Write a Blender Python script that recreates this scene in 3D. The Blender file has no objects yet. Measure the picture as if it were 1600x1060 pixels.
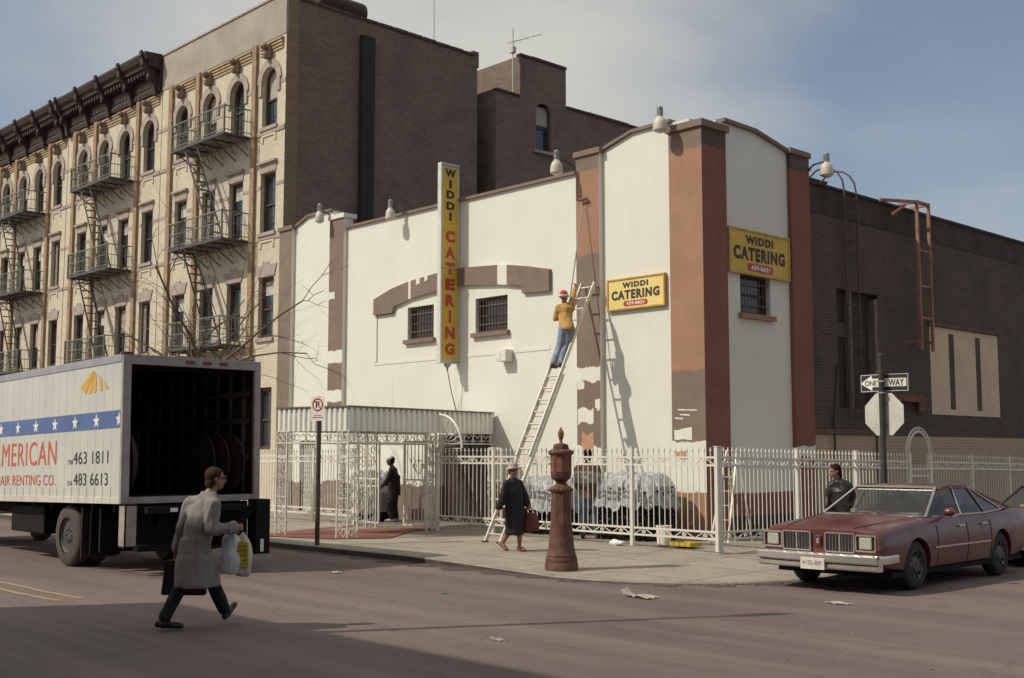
import bpy, bmesh, math, random
from mathutils import Vector, Matrix, noise
R = math.radians
scene = bpy.context.scene
COL = scene.collection
rnd = random.Random(11)

# ------------------------------------------------------------------ camera
cam = bpy.data.cameras.new('camera')
cam_ob = bpy.data.objects.new('camera', cam)
COL.objects.link(cam_ob)
cam_ob.location = (0, 0, 1.85)
cam_ob.rotation_euler = (R(90) + math.atan(178 / 1826), 0, R(46.6))
cam.sensor_width = 36
cam.lens = 36 * 1826 / 1600
cam.clip_start = .1
cam.clip_end = 3000
scene.camera = cam_ob

# ------------------------------------------------------------------ sky, sun, exposure
SUN_DIR = Vector((.475, .88, -1.0)).normalized()       # direction the light travels
CLOUD_DIR = Vector((-.742, .572, .349)).normalized()     # where the cloud bank stands
world = bpy.data.worlds.new('World')
scene.world = world
world.use_nodes = True
nt = world.node_tree
nt.nodes.clear()
wo = nt.nodes.new('ShaderNodeOutputWorld')
sky = nt.nodes.new('ShaderNodeTexSky')
sky.sky_type = 'NISHITA'
sky.sun_disc = False
sky.sun_elevation = R(45)
sky.sun_rotation = R(208.4)
sky.air_density = 1.0
sky.dust_density = 2.2
bg = nt.nodes.new('ShaderNodeBackground')
bg.inputs['Strength'].default_value = .1
nt.links.new(sky.outputs[0], bg.inputs[0])
cl = nt.nodes.new('ShaderNodeBackground')
cl.inputs['Color'].default_value = (.80, .785, .70, 1)
cl.inputs['Strength'].default_value = .82
tc = nt.nodes.new('ShaderNodeTexCoord')
mp = nt.nodes.new('ShaderNodeMapping')
mp.inputs['Scale'].default_value = (1, 1, 2.4)
mp.inputs['Location'].default_value = (.35, .1, .2)
nz = nt.nodes.new('ShaderNodeTexNoise')
nz.inputs['Scale'].default_value = 2.6
nz.inputs['Detail'].default_value = 6
nz.inputs['Roughness'].default_value = .5
nz.inputs['Distortion'].default_value = .15
# cloud cover grows towards one bearing, as the weather front stands there
dotn = nt.nodes.new('ShaderNodeVectorMath')
dotn.operation = 'DOT_PRODUCT'
dotn.inputs[1].default_value = tuple(CLOUD_DIR)
mr = nt.nodes.new('ShaderNodeMapRange')
mr.inputs['From Min'].default_value = .93
mr.inputs['From Max'].default_value = .992
mr.inputs['To Min'].default_value = -.10
mr.inputs['To Max'].default_value = .26
add = nt.nodes.new('ShaderNodeMath')
add.operation = 'ADD'
ramp = nt.nodes.new('ShaderNodeMapRange')
ramp.interpolation_type = 'SMOOTHSTEP'
ramp.inputs['From Min'].default_value = .28
ramp.inputs['From Max'].default_value = .92
ramp.inputs['To Min'].default_value = .10
ramp.inputs['To Max'].default_value = .90
mix = nt.nodes.new('ShaderNodeMixShader')
nt.links.new(tc.outputs['Generated'], mp.inputs[0])
nt.links.new(mp.outputs[0], nz.inputs['Vector'])
nt.links.new(tc.outputs['Generated'], dotn.inputs[0])
nt.links.new(dotn.outputs['Value'], mr.inputs['Value'])
nt.links.new(nz.outputs['Fac'], add.inputs[0])
nt.links.new(mr.outputs[0], add.inputs[1])
# unseen bright cloud deck, added overhead to lift the light in the shade
sepz = nt.nodes.new('ShaderNodeSeparateXYZ')
zmr = nt.nodes.new('ShaderNodeMapRange')
zmr.interpolation_type = 'SMOOTHSTEP'
zmr.inputs['From Min'].default_value = .42
zmr.inputs['From Max'].default_value = .70
zmr.inputs['To Min'].default_value = 0
zmr.inputs['To Max'].default_value = .42
add2 = nt.nodes.new('ShaderNodeMath')
add2.operation = 'ADD'
nt.links.new(tc.outputs['Generated'], sepz.inputs[0])
nt.links.new(sepz.outputs[2], zmr.inputs['Value'])
nt.links.new(add.outputs[0], add2.inputs[0])
nt.links.new(zmr.outputs[0], add2.inputs[1])
nt.links.new(add2.outputs[0], ramp.inputs['Value'])
nt.links.new(ramp.outputs[0], mix.inputs['Fac'])
nt.links.new(bg.outputs[0], mix.inputs[1])
nt.links.new(cl.outputs[0], mix.inputs[2])
nt.links.new(mix.outputs[0], wo.inputs['Surface'])

sun = bpy.data.lights.new('sun', 'SUN')
sun.energy = 3.25
sun.angle = R(.5)
sun.color = (1, .93, .80)
sun_ob = bpy.data.objects.new('sun', sun)
COL.objects.link(sun_ob)
sun_ob.location = (-10, -20, 40)
sun_ob.rotation_euler = SUN_DIR.to_track_quat('-Z', 'Y').to_euler()

scene.view_settings.view_transform = 'Standard'
scene.view_settings.look = 'None'
scene.view_settings.exposure = 0.0
scene.view_settings.gamma = 1
scene.view_settings.use_curve_mapping = False

# ------------------------------------------------------------------ materials
MATS = {}


def principled(name):
    m = bpy.data.materials.new(name)
    m.use_nodes = True
    return m, m.node_tree, m.node_tree.nodes['Principled BSDF']


def N(t, kind, **kw):
    n = t.nodes.new(kind)
    for k, v in kw.items():
        if k in n.inputs:
            n.inputs[k].default_value = v
        else:
            setattr(n, k, v)
    return n


def colmix(t, fac, a, b, mode='MIX'):
    n = t.nodes.new('ShaderNodeMix')
    n.data_type = 'RGBA'
    n.blend_type = mode
    for sock, v in ((n.inputs[0], fac), (n.inputs[6], a), (n.inputs[7], b)):
        if hasattr(v, 'links'):
            t.links.new(v, sock)
        elif isinstance(v, (tuple, list)):
            sock.default_value = (*v[:3], 1)
        else:
            sock.default_value = v
    return n.outputs[2]


def mrange(t, v, a, b, c, d, smooth=False):
    n = N(t, 'ShaderNodeMapRange')
    if smooth:
        n.interpolation_type = 'SMOOTHSTEP'
    t.links.new(v, n.inputs['Value'])
    for k, x in (('From Min', a), ('From Max', b), ('To Min', c), ('To Max', d)):
        n.inputs[k].default_value = x
    return n.outputs[0]


def coords(t, mode='Object'):
    return N(t, 'ShaderNodeTexCoord').outputs[mode]


def facade_coords(t, sx=1., sz=1.):
    """u runs along the wall (x or y), v is the height"""
    sep = N(t, 'ShaderNodeSeparateXYZ')
    t.links.new(coords(t), sep.inputs[0])
    a = N(t, 'ShaderNodeMath', operation='ADD')
    t.links.new(sep.outputs[0], a.inputs[0])
    t.links.new(sep.outputs[1], a.inputs[1])
    c = N(t, 'ShaderNodeCombineXYZ')
    t.links.new(a.outputs[0], c.inputs[0])
    t.links.new(sep.outputs[2], c.inputs[1])
    return c.outputs[0], sep.outputs[2], a.outputs[0]


def noise_tex(t, scale, detail=5, vec=None, rough=.55, dist=0.):
    n = N(t, 'ShaderNodeTexNoise', Scale=scale, Detail=detail, Roughness=rough, Distortion=dist)
    t.links.new(vec if vec is not None else coords(t), n.inputs['Vector'])
    return n.outputs['Fac']


def bump(t, p, h, strength=.3, dist=.01):
    b = N(t, 'ShaderNodeBump', Strength=strength, Distance=dist)
    t.links.new(h, b.inputs['Height'])
    if p.inputs['Normal'].links:
        t.links.new(p.inputs['Normal'].links[0].from_socket, b.inputs['Normal'])
    t.links.new(b.outputs[0], p.inputs['Normal'])


def sc(c, k):
    return tuple(min(1, x * k) for x in c)


def M(name, col, rough=.75, var=.18, scale=3., grain=0., bscale=60, bstr=.2, metal=0., spec=.5, coat=0., streak=0.):
    """plain surface with a mottled base colour, optional fine relief and vertical dirt streaks"""
    if name in MATS:
        return MATS[name]
    m, t, p = principled(name)
    f = noise_tex(t, scale, 6)
    c = colmix(t, mrange(t, f, .3, .7, 0, 1), sc(col, 1 - var), sc(col, 1 + var))
    if streak:
        v = N(t, 'ShaderNodeMapping')
        v.inputs['Scale'].default_value = (3.5, 3.5, .22)
        t.links.new(coords(t), v.inputs[0])
        s = noise_tex(t, 2.2, 8, v.outputs[0], .65)
        c = colmix(t, mrange(t, s, .52, .75, 0, streak), c, sc(col, .45))
    t.links.new(c, p.inputs['Base Color'])
    p.inputs['Roughness'].default_value = rough
    p.inputs['Metallic'].default_value = metal
    p.inputs['Specular IOR Level'].default_value = spec
    if coat:
        p.inputs['Coat Weight'].default_value = coat
        p.inputs['Coat Roughness'].default_value = .12
    if grain:
        bump(t, p, noise_tex(t, bscale, 4), bstr, grain)
    MATS[name] = m
    return m


def brick_mat(name, c1, c2, mortar, bw=.21, bh=.075, dirt=.35, dirtcol=(.05, .04, .035), msize=.012, bstr=.6, rough=.9, dscale=.8):
    m, t, p = principled(name)
    uv, z, u = facade_coords(t)
    b = N(t, 'ShaderNodeTexBrick', Scale=1.)
    b.inputs['Color1'].default_value = (*c1, 1)
    b.inputs['Color2'].default_value = (*c2, 1)
    b.inputs['Mortar'].default_value = (*mortar, 1)
    b.inputs['Brick Width'].default_value = bw
    b.inputs['Row Height'].default_value = bh
    b.inputs['Mortar Size'].default_value = msize
    b.inputs['Mortar Smooth'].default_value = .2
    b.inputs['Bias'].default_value = 0
    t.links.new(uv, b.inputs['Vector'])
    f = noise_tex(t, dscale, 9, None, .62)
    c = colmix(t, mrange(t, f, .46, .72, 0, dirt), b.outputs['Color'], dirtcol)
    f2 = noise_tex(t, 2.6, 8, None, .7)
    c = colmix(t, mrange(t, f2, .52, .78, 0, .28), c, sc(c2, 1.5))        # pale bloom and old mortar smears
    f3 = noise_tex(t, 13., 5, uv, .65)
    c = colmix(t, mrange(t, f3, .55, .75, 0, .4), c, sc(c1, .55))
    t.links.new(c, p.inputs['Base Color'])
    p.inputs['Roughness'].default_value = rough
    inv = N(t, 'ShaderNodeMath', operation='SUBTRACT')
    inv.inputs[0].default_value = 1
    t.links.new(b.outputs['Fac'], inv.inputs[1])
    bump(t, p, inv.outputs[0], bstr, .01)
    bump(t, p, noise_tex(t, 40, 4), .25, .006)
    MATS[name] = m
    return m


def banded_paint(name, bands, wob=.10, rough=.85):
    """paint coats changing with height: bands = [(z_from, colour), ...] rising, edges wobble as rolled by hand"""
    m, t, p = principled(name)
    uv, z, u = facade_coords(t)
    f = noise_tex(t, 3.2, 4, uv, .6)
    w = mrange(t, f, 0, 1, -wob, wob)
    a = N(t, 'ShaderNodeMath', operation='ADD')
    t.links.new(z, a.inputs[0])
    t.links.new(w, a.inputs[1])
    c = None
    for z0, col in bands:
        if c is None:
            n0 = noise_tex(t, 6, 5)
            c = colmix(t, mrange(t, n0, .3, .7, 0, 1), sc(col, .9), sc(col, 1.1))
            continue
        n0 = noise_tex(t, 1.2 + z0 * .1, 7, None, .6)
        k = .03 if col[0] > .5 else .10
        cc = colmix(t, mrange(t, n0, .3, .7, 0, 1), sc(col, 1 - k), sc(col, 1 + k))
        c = colmix(t, mrange(t, a.outputs[0], z0 - .012, z0 + .012, 0, 1), c, cc)
    # rain streaks and hand marks over the coats
    v = N(t, 'ShaderNodeMapping')
    v.inputs['Scale'].default_value = (2.6, 2.6, .16)
    t.links.new(coords(t), v.inputs[0])
    s = noise_tex(t, 2.4, 9, v.outputs[0], .68)
    c = colmix(t, mrange(t, s, .52, .80, 0, .09), c, (.33, .28, .22))
    s2 = noise_tex(t, .55, 5, None, .6)
    c = colmix(t, mrange(t, s2, .5, .75, 0, .10), c, (.45, .40, .33))
    t.links.new(c, p.inputs['Base Color'])
    p.inputs['Roughness'].default_value = rough
    bump(t, p, noise_tex(t, 45, 5), .16, .006)
    bump(t, p, noise_tex(t, 1.6, 4), .10, .05)
    MATS[name] = m
    return m


def glass_pane(name, col=(.03, .035, .04), rough=.06):
    m, t, p = principled(name)
    f = noise_tex(t, .9, 3)
    t.links.new(colmix(t, f, sc(col, .4), sc(col, 1.8)), p.inputs['Base Color'])
    p.inputs['Roughness'].default_value = rough
    p.inputs['Specular IOR Level'].default_value = .8
    bump(t, p, noise_tex(t, 1.6, 2), .05, .05)
    MATS[name] = m
    return m


def clear_glass(name, tint=(.75, .8, .78), fac=.12):
    m = bpy.data.materials.new(name)
    m.use_nodes = True
    t = m.node_tree
    t.nodes.clear()
    o = N(t, 'ShaderNodeOutputMaterial')
    tr = N(t, 'ShaderNodeBsdfTransparent')
    tr.inputs[0].default_value = (*tint, 1)
    g = N(t, 'ShaderNodeBsdfGlossy', Roughness=.03)
    lw = N(t, 'ShaderNodeLayerWeight', Blend=.5)
    pw = N(t, 'ShaderNodeMath', operation='POWER')
    t.links.new(lw.outputs['Facing'], pw.inputs[0])
    pw.inputs[1].default_value = 3.5
    fr = N(t, 'ShaderNodeMapRange')
    t.links.new(pw.outputs[0], fr.inputs['Value'])
    fr.inputs['To Min'].default_value = .05
    fr.inputs['To Max'].default_value = .75
    mx = N(t, 'ShaderNodeMixShader')
    t.links.new(fr.outputs[0], mx.inputs[0])
    t.links.new(tr.outputs[0], mx.inputs[1])
    t.links.new(g.outputs[0], mx.inputs[2])
    t.links.new(mx.outputs[0], o.inputs[0])
    MATS[name] = m
    return m


WHITE = (.72, .705, .62)
GREYBROWN = (.20, .145, .112)
TERRA = (.335, .185, .115)
TERRA_SHADED = (.235, .088, .062)  # same terracotta, toned down where the side faces away from the sun

# ------------------------------------------------------------------ mesh helpers


def V(*a):
    return Vector(a)


def box(bm, x0, x1, y0, y1, z0, z1, bev=0.):
    r = bmesh.ops.create_cube(bm, size=1)
    vs = r['verts']
    for v in vs:
        v.co = Vector(((x0 + x1) / 2 + v.co.x * (x1 - x0), (y0 + y1) / 2 + v.co.y * (y1 - y0), (z0 + z1) / 2 + v.co.z * (z1 - z0)))
    if bev:
        es = list({e for v in vs for e in v.link_edges})
        bmesh.ops.bevel(bm, geom=es, offset=bev, segments=2, affect='EDGES', profile=.6)
    return vs


def bar(bm, p0, p1, w, d=None, up=(0, 0, 1)):
    """square bar between two points"""
    p0, p1 = Vector(p0), Vector(p1)
    d = w if d is None else d
    ax = (p1 - p0).normalized()
    u = Vector(up)
    if abs(ax.dot(u)) > .98:
        u = Vector((1, 0, 0))
    s = ax.cross(u).normalized()
    t = s.cross(ax).normalized()
    vs = []
    for p in (p0, p1):
        for a, b in ((-1, -1), (1, -1), (1, 1), (-1, 1)):
            vs.append(bm.verts.new(p + s * a * w / 2 + t * b * d / 2))
    for q in ((3, 2, 1, 0), (4, 5, 6, 7), (0, 1, 5, 4), (1, 2, 6, 5), (2, 3, 7, 6), (3, 0, 4, 7)):
        bm.faces.new([vs[i] for i in q])


def tube(bm, pts, r, n=8, cap=True):
    pts = [Vector(p) for p in pts]
    rs = r if isinstance(r, (list, tuple)) else [r] * len(pts)
    rings = []
    prev = None
    for i, p in enumerate(pts):
        a = pts[max(0, i - 1)]
        b = pts[min(len(pts) - 1, i + 1)]
        ax = (b - a).normalized()
        u = prev if prev is not None else (Vector((0, 0, 1)) if abs(ax.z) < .9 else Vector((1, 0, 0)))
        s = ax.cross(u).normalized()
        t = s.cross(ax).normalized()
        prev = t
        rings.append([bm.verts.new(p + (s * math.cos(k * 2 * math.pi / n) + t * math.sin(k * 2 * math.pi / n)) * rs[i]) for k in range(n)])
    for i in range(len(rings) - 1):
        for k in range(n):
            bm.faces.new((rings[i][k], rings[i][(k + 1) % n], rings[i + 1][(k + 1) % n], rings[i + 1][k]))
    if cap and n > 2:
        bm.faces.new(rings[0][::-1])
        bm.faces.new(rings[-1])


def lathe(bm, prof, n=16, c=(0, 0, 0), axis='Z', rot=0., cap=True):
    c = Vector(c)
    rings = []
    for r, z in prof:
        ring = []
        for k in range(n):
            a = k * 2 * math.pi / n + rot
            x, y = r * math.cos(a), r * math.sin(a)
            if axis == 'Z':
                o = Vector((x, y, z))
            elif axis == 'X':
                o = Vector((z, x, y))
            else:
                o = Vector((x, z, y))
            ring.append(bm.verts.new(c + o))
        rings.append(ring)
    for i in range(len(rings) - 1):
        for k in range(n):
            bm.faces.new((rings[i][k], rings[i][(k + 1) % n], rings[i + 1][(k + 1) % n], rings[i + 1][k]))
    if cap:
        bm.faces.new(rings[0][::-1])
        bm.faces.new(rings[-1])


def prism(bm, poly, f0, f1):
    """poly of (u,v); f0/f1 map (u,v) to the two end faces"""
    a = [bm.verts.new(f0(u, v)) for u, v in poly]
    b = [bm.verts.new(f1(u, v)) for u, v in poly]
    n = len(poly)
    bm.faces.new(a)
    bm.faces.new(b[::-1])
    for i in range(n):
        bm.faces.new((a[i], b[i], b[(i + 1) % n], a[(i + 1) % n]))


def ellipsoid(bm, c, ax, n=14, m=9):
    c = Vector(c)
    A = [Vector(a) for a in ax]
    rings = []
    for j in range(1, m):
        th = math.pi * j / m
        rings.append([bm.verts.new(c + A[0] * math.sin(th) * math.cos(2 * math.pi * k / n) + A[1] * math.sin(th) * math.sin(2 * math.pi * k / n) + A[2] * math.cos(th)) for k in range(n)])
    top = bm.verts.new(c + A[2])
    bot = bm.verts.new(c - A[2])
    for k in range(n):
        bm.faces.new((top, rings[0][k], rings[0][(k + 1) % n]))
        bm.faces.new((bot, rings[-1][(k + 1) % n], rings[-1][k]))
    for j in range(len(rings) - 1):
        for k in range(n):
            bm.faces.new((rings[j][k], rings[j + 1][k], rings[j + 1][(k + 1) % n], rings[j][(k + 1) % n]))


def capsule(bm, p0, p1, r0, r1, n=12):
    p0, p1 = Vector(p0), Vector(p1)
    tube(bm, [p0, p1], [r0, r1], n)
    for p, r in ((p0, r0), (p1, r1)):
        ellipsoid(bm, p, ((r, 0, 0), (0, r, 0), (0, 0, r)), n, 8)


def eloft(bm, secs, l, f, n=20):
    """closed body through elliptical sections (centre, half width along l, half depth along f)"""
    rings = []
    for c, rl, rf in secs:
        c = Vector(c)
        rings.append([bm.verts.new(c + l * rl * math.cos(2 * math.pi * k / n) + f * rf * math.sin(2 * math.pi * k / n)) for k in range(n)])
    for i in range(len(rings) - 1):
        for k in range(n):
            bm.faces.new((rings[i][k], rings[i][(k + 1) % n], rings[i + 1][(k + 1) % n], rings[i + 1][k]))
    bm.faces.new(rings[0][::-1])
    bm.faces.new(rings[-1])


def roughen(bm, amp, scale, vscale=(1, 1, 1), seed=0.):
    bm.normal_update()
    for v in bm.verts:
        q = Vector((v.co.x * vscale[0], v.co.y * vscale[1], v.co.z * vscale[2])) * scale + Vector((seed, seed * 2, -seed))
        v.co += v.normal * amp * noise.fractal(q, 1., 2., 3)


def crease(bm, amp, scale, vscale=(1, 1, 1), seed=0.):
    """sharp-crested folds, as in hanging cloth"""
    bm.normal_update()
    for v in bm.verts:
        q = Vector((v.co.x * vscale[0] + v.co.z * .25, v.co.y * vscale[1] - v.co.z * .2, v.co.z * vscale[2])) * scale + Vector((seed, -seed, seed))
        r = 1 - 2 * abs(noise.noise(q))
        r2 = 1 - 2 * abs(noise.noise(q * 2.1 + Vector((3, 1, 7))))
        v.co += v.normal * amp * (max(0, r) ** 2 * 1.4 - .5 + .35 * max(0, r2) ** 2)


OFF = {}


def thing(name, label, cat, loc=(0, 0, 0), group=None, rotz=0., local=False):
    """an Empty at the thing's base; its parts are given in world coordinates unless local"""
    o = bpy.data.objects.new(name, None)
    o.empty_display_size = .2
    COL.objects.link(o)
    o.location = loc
    o.rotation_euler = (0, 0, rotz)
    o['label'] = label
    o['category'] = cat
    if group:
        o['group'] = group
    OFF[o.name] = Vector((0, 0, 0)) if local else Vector(loc)
    return o


def finish(bm, name, mats, smooth=None):
    bmesh.ops.recalc_face_normals(bm, faces=bm.faces)
    me = bpy.data.meshes.new(name)
    bm.to_mesh(me)
    bm.free()
    for m in (mats if isinstance(mats, (list, tuple)) else [mats]):
        me.materials.append(m)
    if smooth is not None:
        me.shade_smooth()
        if smooth < 179:
            me.set_sharp_from_angle(angle=R(smooth))
    return me


def clusters(bm):
    """groups of loose islands that stand far apart from each other"""
    bm.verts.index_update()
    bm.verts.ensure_lookup_table()
    isl = [-1] * len(bm.verts)
    boxes = []
    for v0 in bm.verts:
        if isl[v0.index] >= 0:
            continue
        k = len(boxes)
        lo, hi = v0.co.copy(), v0.co.copy()
        st = [v0]
        isl[v0.index] = k
        while st:
            v = st.pop()
            for i in range(3):
                lo[i] = min(lo[i], v.co[i])
                hi[i] = max(hi[i], v.co[i])
            for e in v.link_edges:
                w = e.other_vert(v)
                if isl[w.index] < 0:
                    isl[w.index] = k
                    st.append(w)
        boxes.append((lo, hi, max(hi - lo)))
    n = len(boxes)
    if n < 2 or n > 700:
        return None
    par = list(range(n))

    def find(a):
        while par[a] != a:
            par[a] = par[par[a]]
            a = par[a]
        return a
    for a in range(n):
        la, ha, sa = boxes[a]
        for b in range(a + 1, n):
            ra, rb = find(a), find(b)
            if ra == rb:
                continue
            lb_, hb_, sb = boxes[b]
            g = sum(max(0., lb_[i] - ha[i], la[i] - hb_[i]) ** 2 for i in range(3)) ** .5
            if g <= max(.02, .5 * max(sa, sb)):
                par[ra] = rb
    roots = [find(i) for i in range(n)]
    ids = sorted(set(roots))
    return [roots[i] for i in isl], ids


def obj(name, bm, mats, parent=None, smooth=None, label=None, whole=False):
    if not whole and len(bm.verts) < 60000:
        got = clusters(bm)
        if got and len(got[1]) > 1:
            of, ids = got
            first = None
            for r in ids:
                b = bm.copy()
                b.verts.ensure_lookup_table()
                bmesh.ops.delete(b, geom=[v for v in b.verts if of[v.index] != r], context='VERTS')
                o = obj(name, b, mats, parent, smooth, label, True)
                first = first or o
            bm.free()
            return first
    off = OFF[parent.name] if parent else Vector((0, 0, 0))
    if off.length:
        for v in bm.verts:
            v.co -= off
    o = bpy.data.objects.new(name, finish(bm, name, mats, smooth))
    COL.objects.link(o)
    if parent:
        o.parent = parent
    if label:
        o['label'] = label
    OFF[o.name] = off
    return o


def inst(name, mesh, parent, loc, rot=(0, 0, 0)):
    """another object of an existing mesh, loc in the parent's building coordinates"""
    o = bpy.data.objects.new(name, mesh)
    COL.objects.link(o)
    o.parent = parent
    o.location = Vector(loc) - OFF[parent.name]
    o.rotation_euler = rot
    OFF[o.name] = Vector((0, 0, 0))
    return o


def single(name, bm, mats, label, cat, group=None, smooth=None, base=None):
    """a thing that is one mesh, its origin at its base"""
    if base is None:
        xs = [v.co for v in bm.verts]
        base = Vector((sum(c.x for c in xs) / len(xs), sum(c.y for c in xs) / len(xs), min(c.z for c in xs)))
    base = Vector(base)
    for v in bm.verts:
        v.co -= base
    o = bpy.data.objects.new(name, finish(bm, name, mats, smooth))
    COL.objects.link(o)
    o.location = base
    o['label'] = label
    o['category'] = cat
    if group:
        o['group'] = group
    return o


def struct(name, bm, mats, smooth=None):
    o = bpy.data.objects.new(name, finish(bm, name, mats, smooth))
    COL.objects.link(o)
    o['kind'] = 'structure'
    return o


def dup(o, parent=None):
    c = o.copy()
    COL.objects.link(c)
    if parent:
        c.parent = parent
    OFF[c.name] = OFF.get(o.name, Vector((0, 0, 0)))
    for ch in list(o.children):
        dup(ch, c)
    return c


def evaluated(o):
    dg = bpy.context.evaluated_depsgraph_get()
    me = bpy.data.meshes.new_from_object(o.evaluated_get(dg))
    return me


def fuse(bm, voxel=.009, it=4, fac=.5):
    """one continuous skin over overlapping solids"""
    me = bpy.data.meshes.new('tmp')
    bm.to_mesh(me)
    bm.free()
    o = bpy.data.objects.new('tmp', me)
    COL.objects.link(o)
    m = o.modifiers.new('r', 'REMESH')
    m.mode = 'VOXEL'
    m.voxel_size = voxel
    s = o.modifiers.new('s', 'SMOOTH')
    s.iterations = it
    s.factor = fac
    e = evaluated(o)
    bpy.data.objects.remove(o)
    b = bmesh.new()
    b.from_mesh(e)
    bpy.data.meshes.remove(e)
    bpy.data.meshes.remove(me)
    return b


def text(body, parent, mat, org, u, v, w, h, name='lettering', ex=.004, bold=.0, label=None, space=1.):
    """flat lettering stretched into a w x h field whose lower left corner is org"""
    cu = bpy.data.curves.new('t', 'FONT')
    cu.body = body
    cu.offset = bold
    cu.space_character = space
    cu.resolution_u = 4
    o = bpy.data.objects.new('t', cu)
    COL.objects.link(o)
    me = evaluated(o)
    bpy.data.objects.remove(o)
    xs = [q.co.x for q in me.vertices]
    ys = [q.co.y for q in me.vertices]
    x0, x1, y0, y1 = min(xs), max(xs), min(ys), max(ys)
    org, u, v = Vector(org), Vector(u), Vector(v)
    nrm = u.cross(v).normalized()
    bm = bmesh.new()
    bm.from_mesh(me)
    bpy.data.meshes.remove(me)
    for q in bm.verts:
        q.co = org + u * ((q.co.x - x0) / (x1 - x0) * w) + v * ((q.co.y - y0) / (y1 - y0) * h)
    for fc in bm.faces:
        fc.smooth = False
    r = bmesh.ops.extrude_face_region(bm, geom=list(bm.faces))
    for q in [g for g in r['geom'] if isinstance(g, bmesh.types.BMVert)]:
        q.co += nrm * ex
    for fc in bm.faces:
        fc.smooth = False
    return obj(name, bm, mat, parent, label=label, whole=True)


def wall_faces(bm, F, u0, u1, z0, z1, ops, depth, seg=10):
    """wall skin with real openings; F(u, z, d) gives the point d behind the face; ops: (ua, ub, za, zb, arched)"""
    def quad(*p):
        bm.faces.new([bm.verts.new(F(*q)) for q in p])
    us = sorted({u0, u1, *[o[0] for o in ops], *[o[1] for o in ops]})
    zs = sorted({z0, z1, *[o[2] for o in ops], *[o[3] for o in ops]})
    us = [u for u in us if u0 <= u <= u1]
    zs = [z for z in zs if z0 <= z <= z1]
    for a, b in zip(us, us[1:]):
        run = None
        for c, d in zip(zs, zs[1:]):
            um, zm = (a + b) / 2, (c + d) / 2
            hole = any(o[0] < um < o[1] and o[2] < zm < o[3] for o in ops)
            if hole:
                if run is not None:
                    quad((a, run, 0), (b, run, 0), (b, c, 0), (a, c, 0))
                run = None
            elif run is None:
                run = c
        if run is not None:
            quad((a, run, 0), (b, run, 0), (b, z1, 0), (a, z1, 0))
    for ua, ub, za, zb, arch in ops:
        r = (ub - ua) / 2
        sp = zb - r if arch else zb
        quad((ua, za, 0), (ub, za, 0), (ub, za, depth), (ua, za, depth))
        quad((ua, za, 0), (ua, sp, 0), (ua, sp, depth), (ua, za, depth))
        quad((ub, za, 0), (ub, sp, 0), (ub, sp, depth), (ub, za, depth))
        if not arch:
            quad((ua, zb, 0), (ub, zb, 0), (ub, zb, depth), (ua, zb, depth))
        else:
            um = (ua + ub) / 2
            P = [(um - r * math.cos(math.pi * k / seg), sp + r * math.sin(math.pi * k / seg)) for k in range(seg + 1)]
            for (a, c), (b, d) in zip(P, P[1:]):
                quad((a, c, 0), (b, d, 0), (b, d, depth), (a, c, depth))
                cx = ua if (a + b) / 2 < um else ub
                bm.faces.new([bm.verts.new(F(*q)) for q in ((a, c, 0), (b, d, 0), (cx, zb, 0))])


def front(y):
    return lambda u, z, d: Vector((u, y + d, z))


def flank(x):
    return lambda u, z, d: Vector((x - d, u, z))

# ================================================================== ground


def asphalt():
    m, t, p = principled('asphalt')
    f = noise_tex(t, .22, 6, None, .6)
    f2 = noise_tex(t, 2.5, 8, None, .7)
    f3 = noise_tex(t, 90, 3, None, .7)
    c = colmix(t, mrange(t, f, .35, .65, 0, 1), (.110, .083, .077), (.166, .126, .115))
    c = colmix(t, mrange(t, f2, .4, .75, 0, .55), c, (.108, .084, .080))
    c = colmix(t, mrange(t, f3, .54, .70, 0, .6), c, (.29, .235, .21))
    f4 = noise_tex(t, 28, 4, None, .7)
    c = colmix(t, mrange(t, f4, .54, .72, 0, .35), c, (.095, .074, .068))
    f5 = noise_tex(t, .75, 3, None, .5, .8)
    c = colmix(t, mrange(t, f5, .66, .70, 0, .30), c, (.10, .08, .073))          # old oil and tar patches
    # tyre-polished wheel tracks along the main street
    mp_ = N(t, 'ShaderNodeMapping')
    mp_.inputs['Scale'].default_value = (.06, 1.1, 1)
    t.links.new(coords(t), mp_.inputs[0])
    tr = noise_tex(t, 1.4, 5, mp_.outputs[0], .6)
    c = colmix(t, mrange(t, tr, .45, .68, 0, .7), c, (.215, .163, .150))
    # cracks and tar-filled seams
    vo = N(t, 'ShaderNodeTexVoronoi', feature='DISTANCE_TO_EDGE', Scale=.35)
    wv = N(t, 'ShaderNodeVectorMath', operation='ADD')
    nzv = N(t, 'ShaderNodeTexNoise', Scale=1.6, Detail=6)
    t.links.new(coords(t), nzv.inputs['Vector'])
    t.links.new(coords(t), wv.inputs[0])
    t.links.new(nzv.outputs['Color'], wv.inputs[1])
    t.links.new(wv.outputs[0], vo.inputs['Vector'])
    ck = mrange(t, vo.outputs['Distance'], .0, .012, .22, 0)
    c = colmix(t, ck, c, (.035, .03, .028))
    t.links.new(c, p.inputs['Base Color'])
    p.inputs['Roughness'].default_value = .82
    p.inputs['Specular IOR Level'].default_value = .35
    bump(t, p, f3, .5, .006)
    return m


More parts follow.
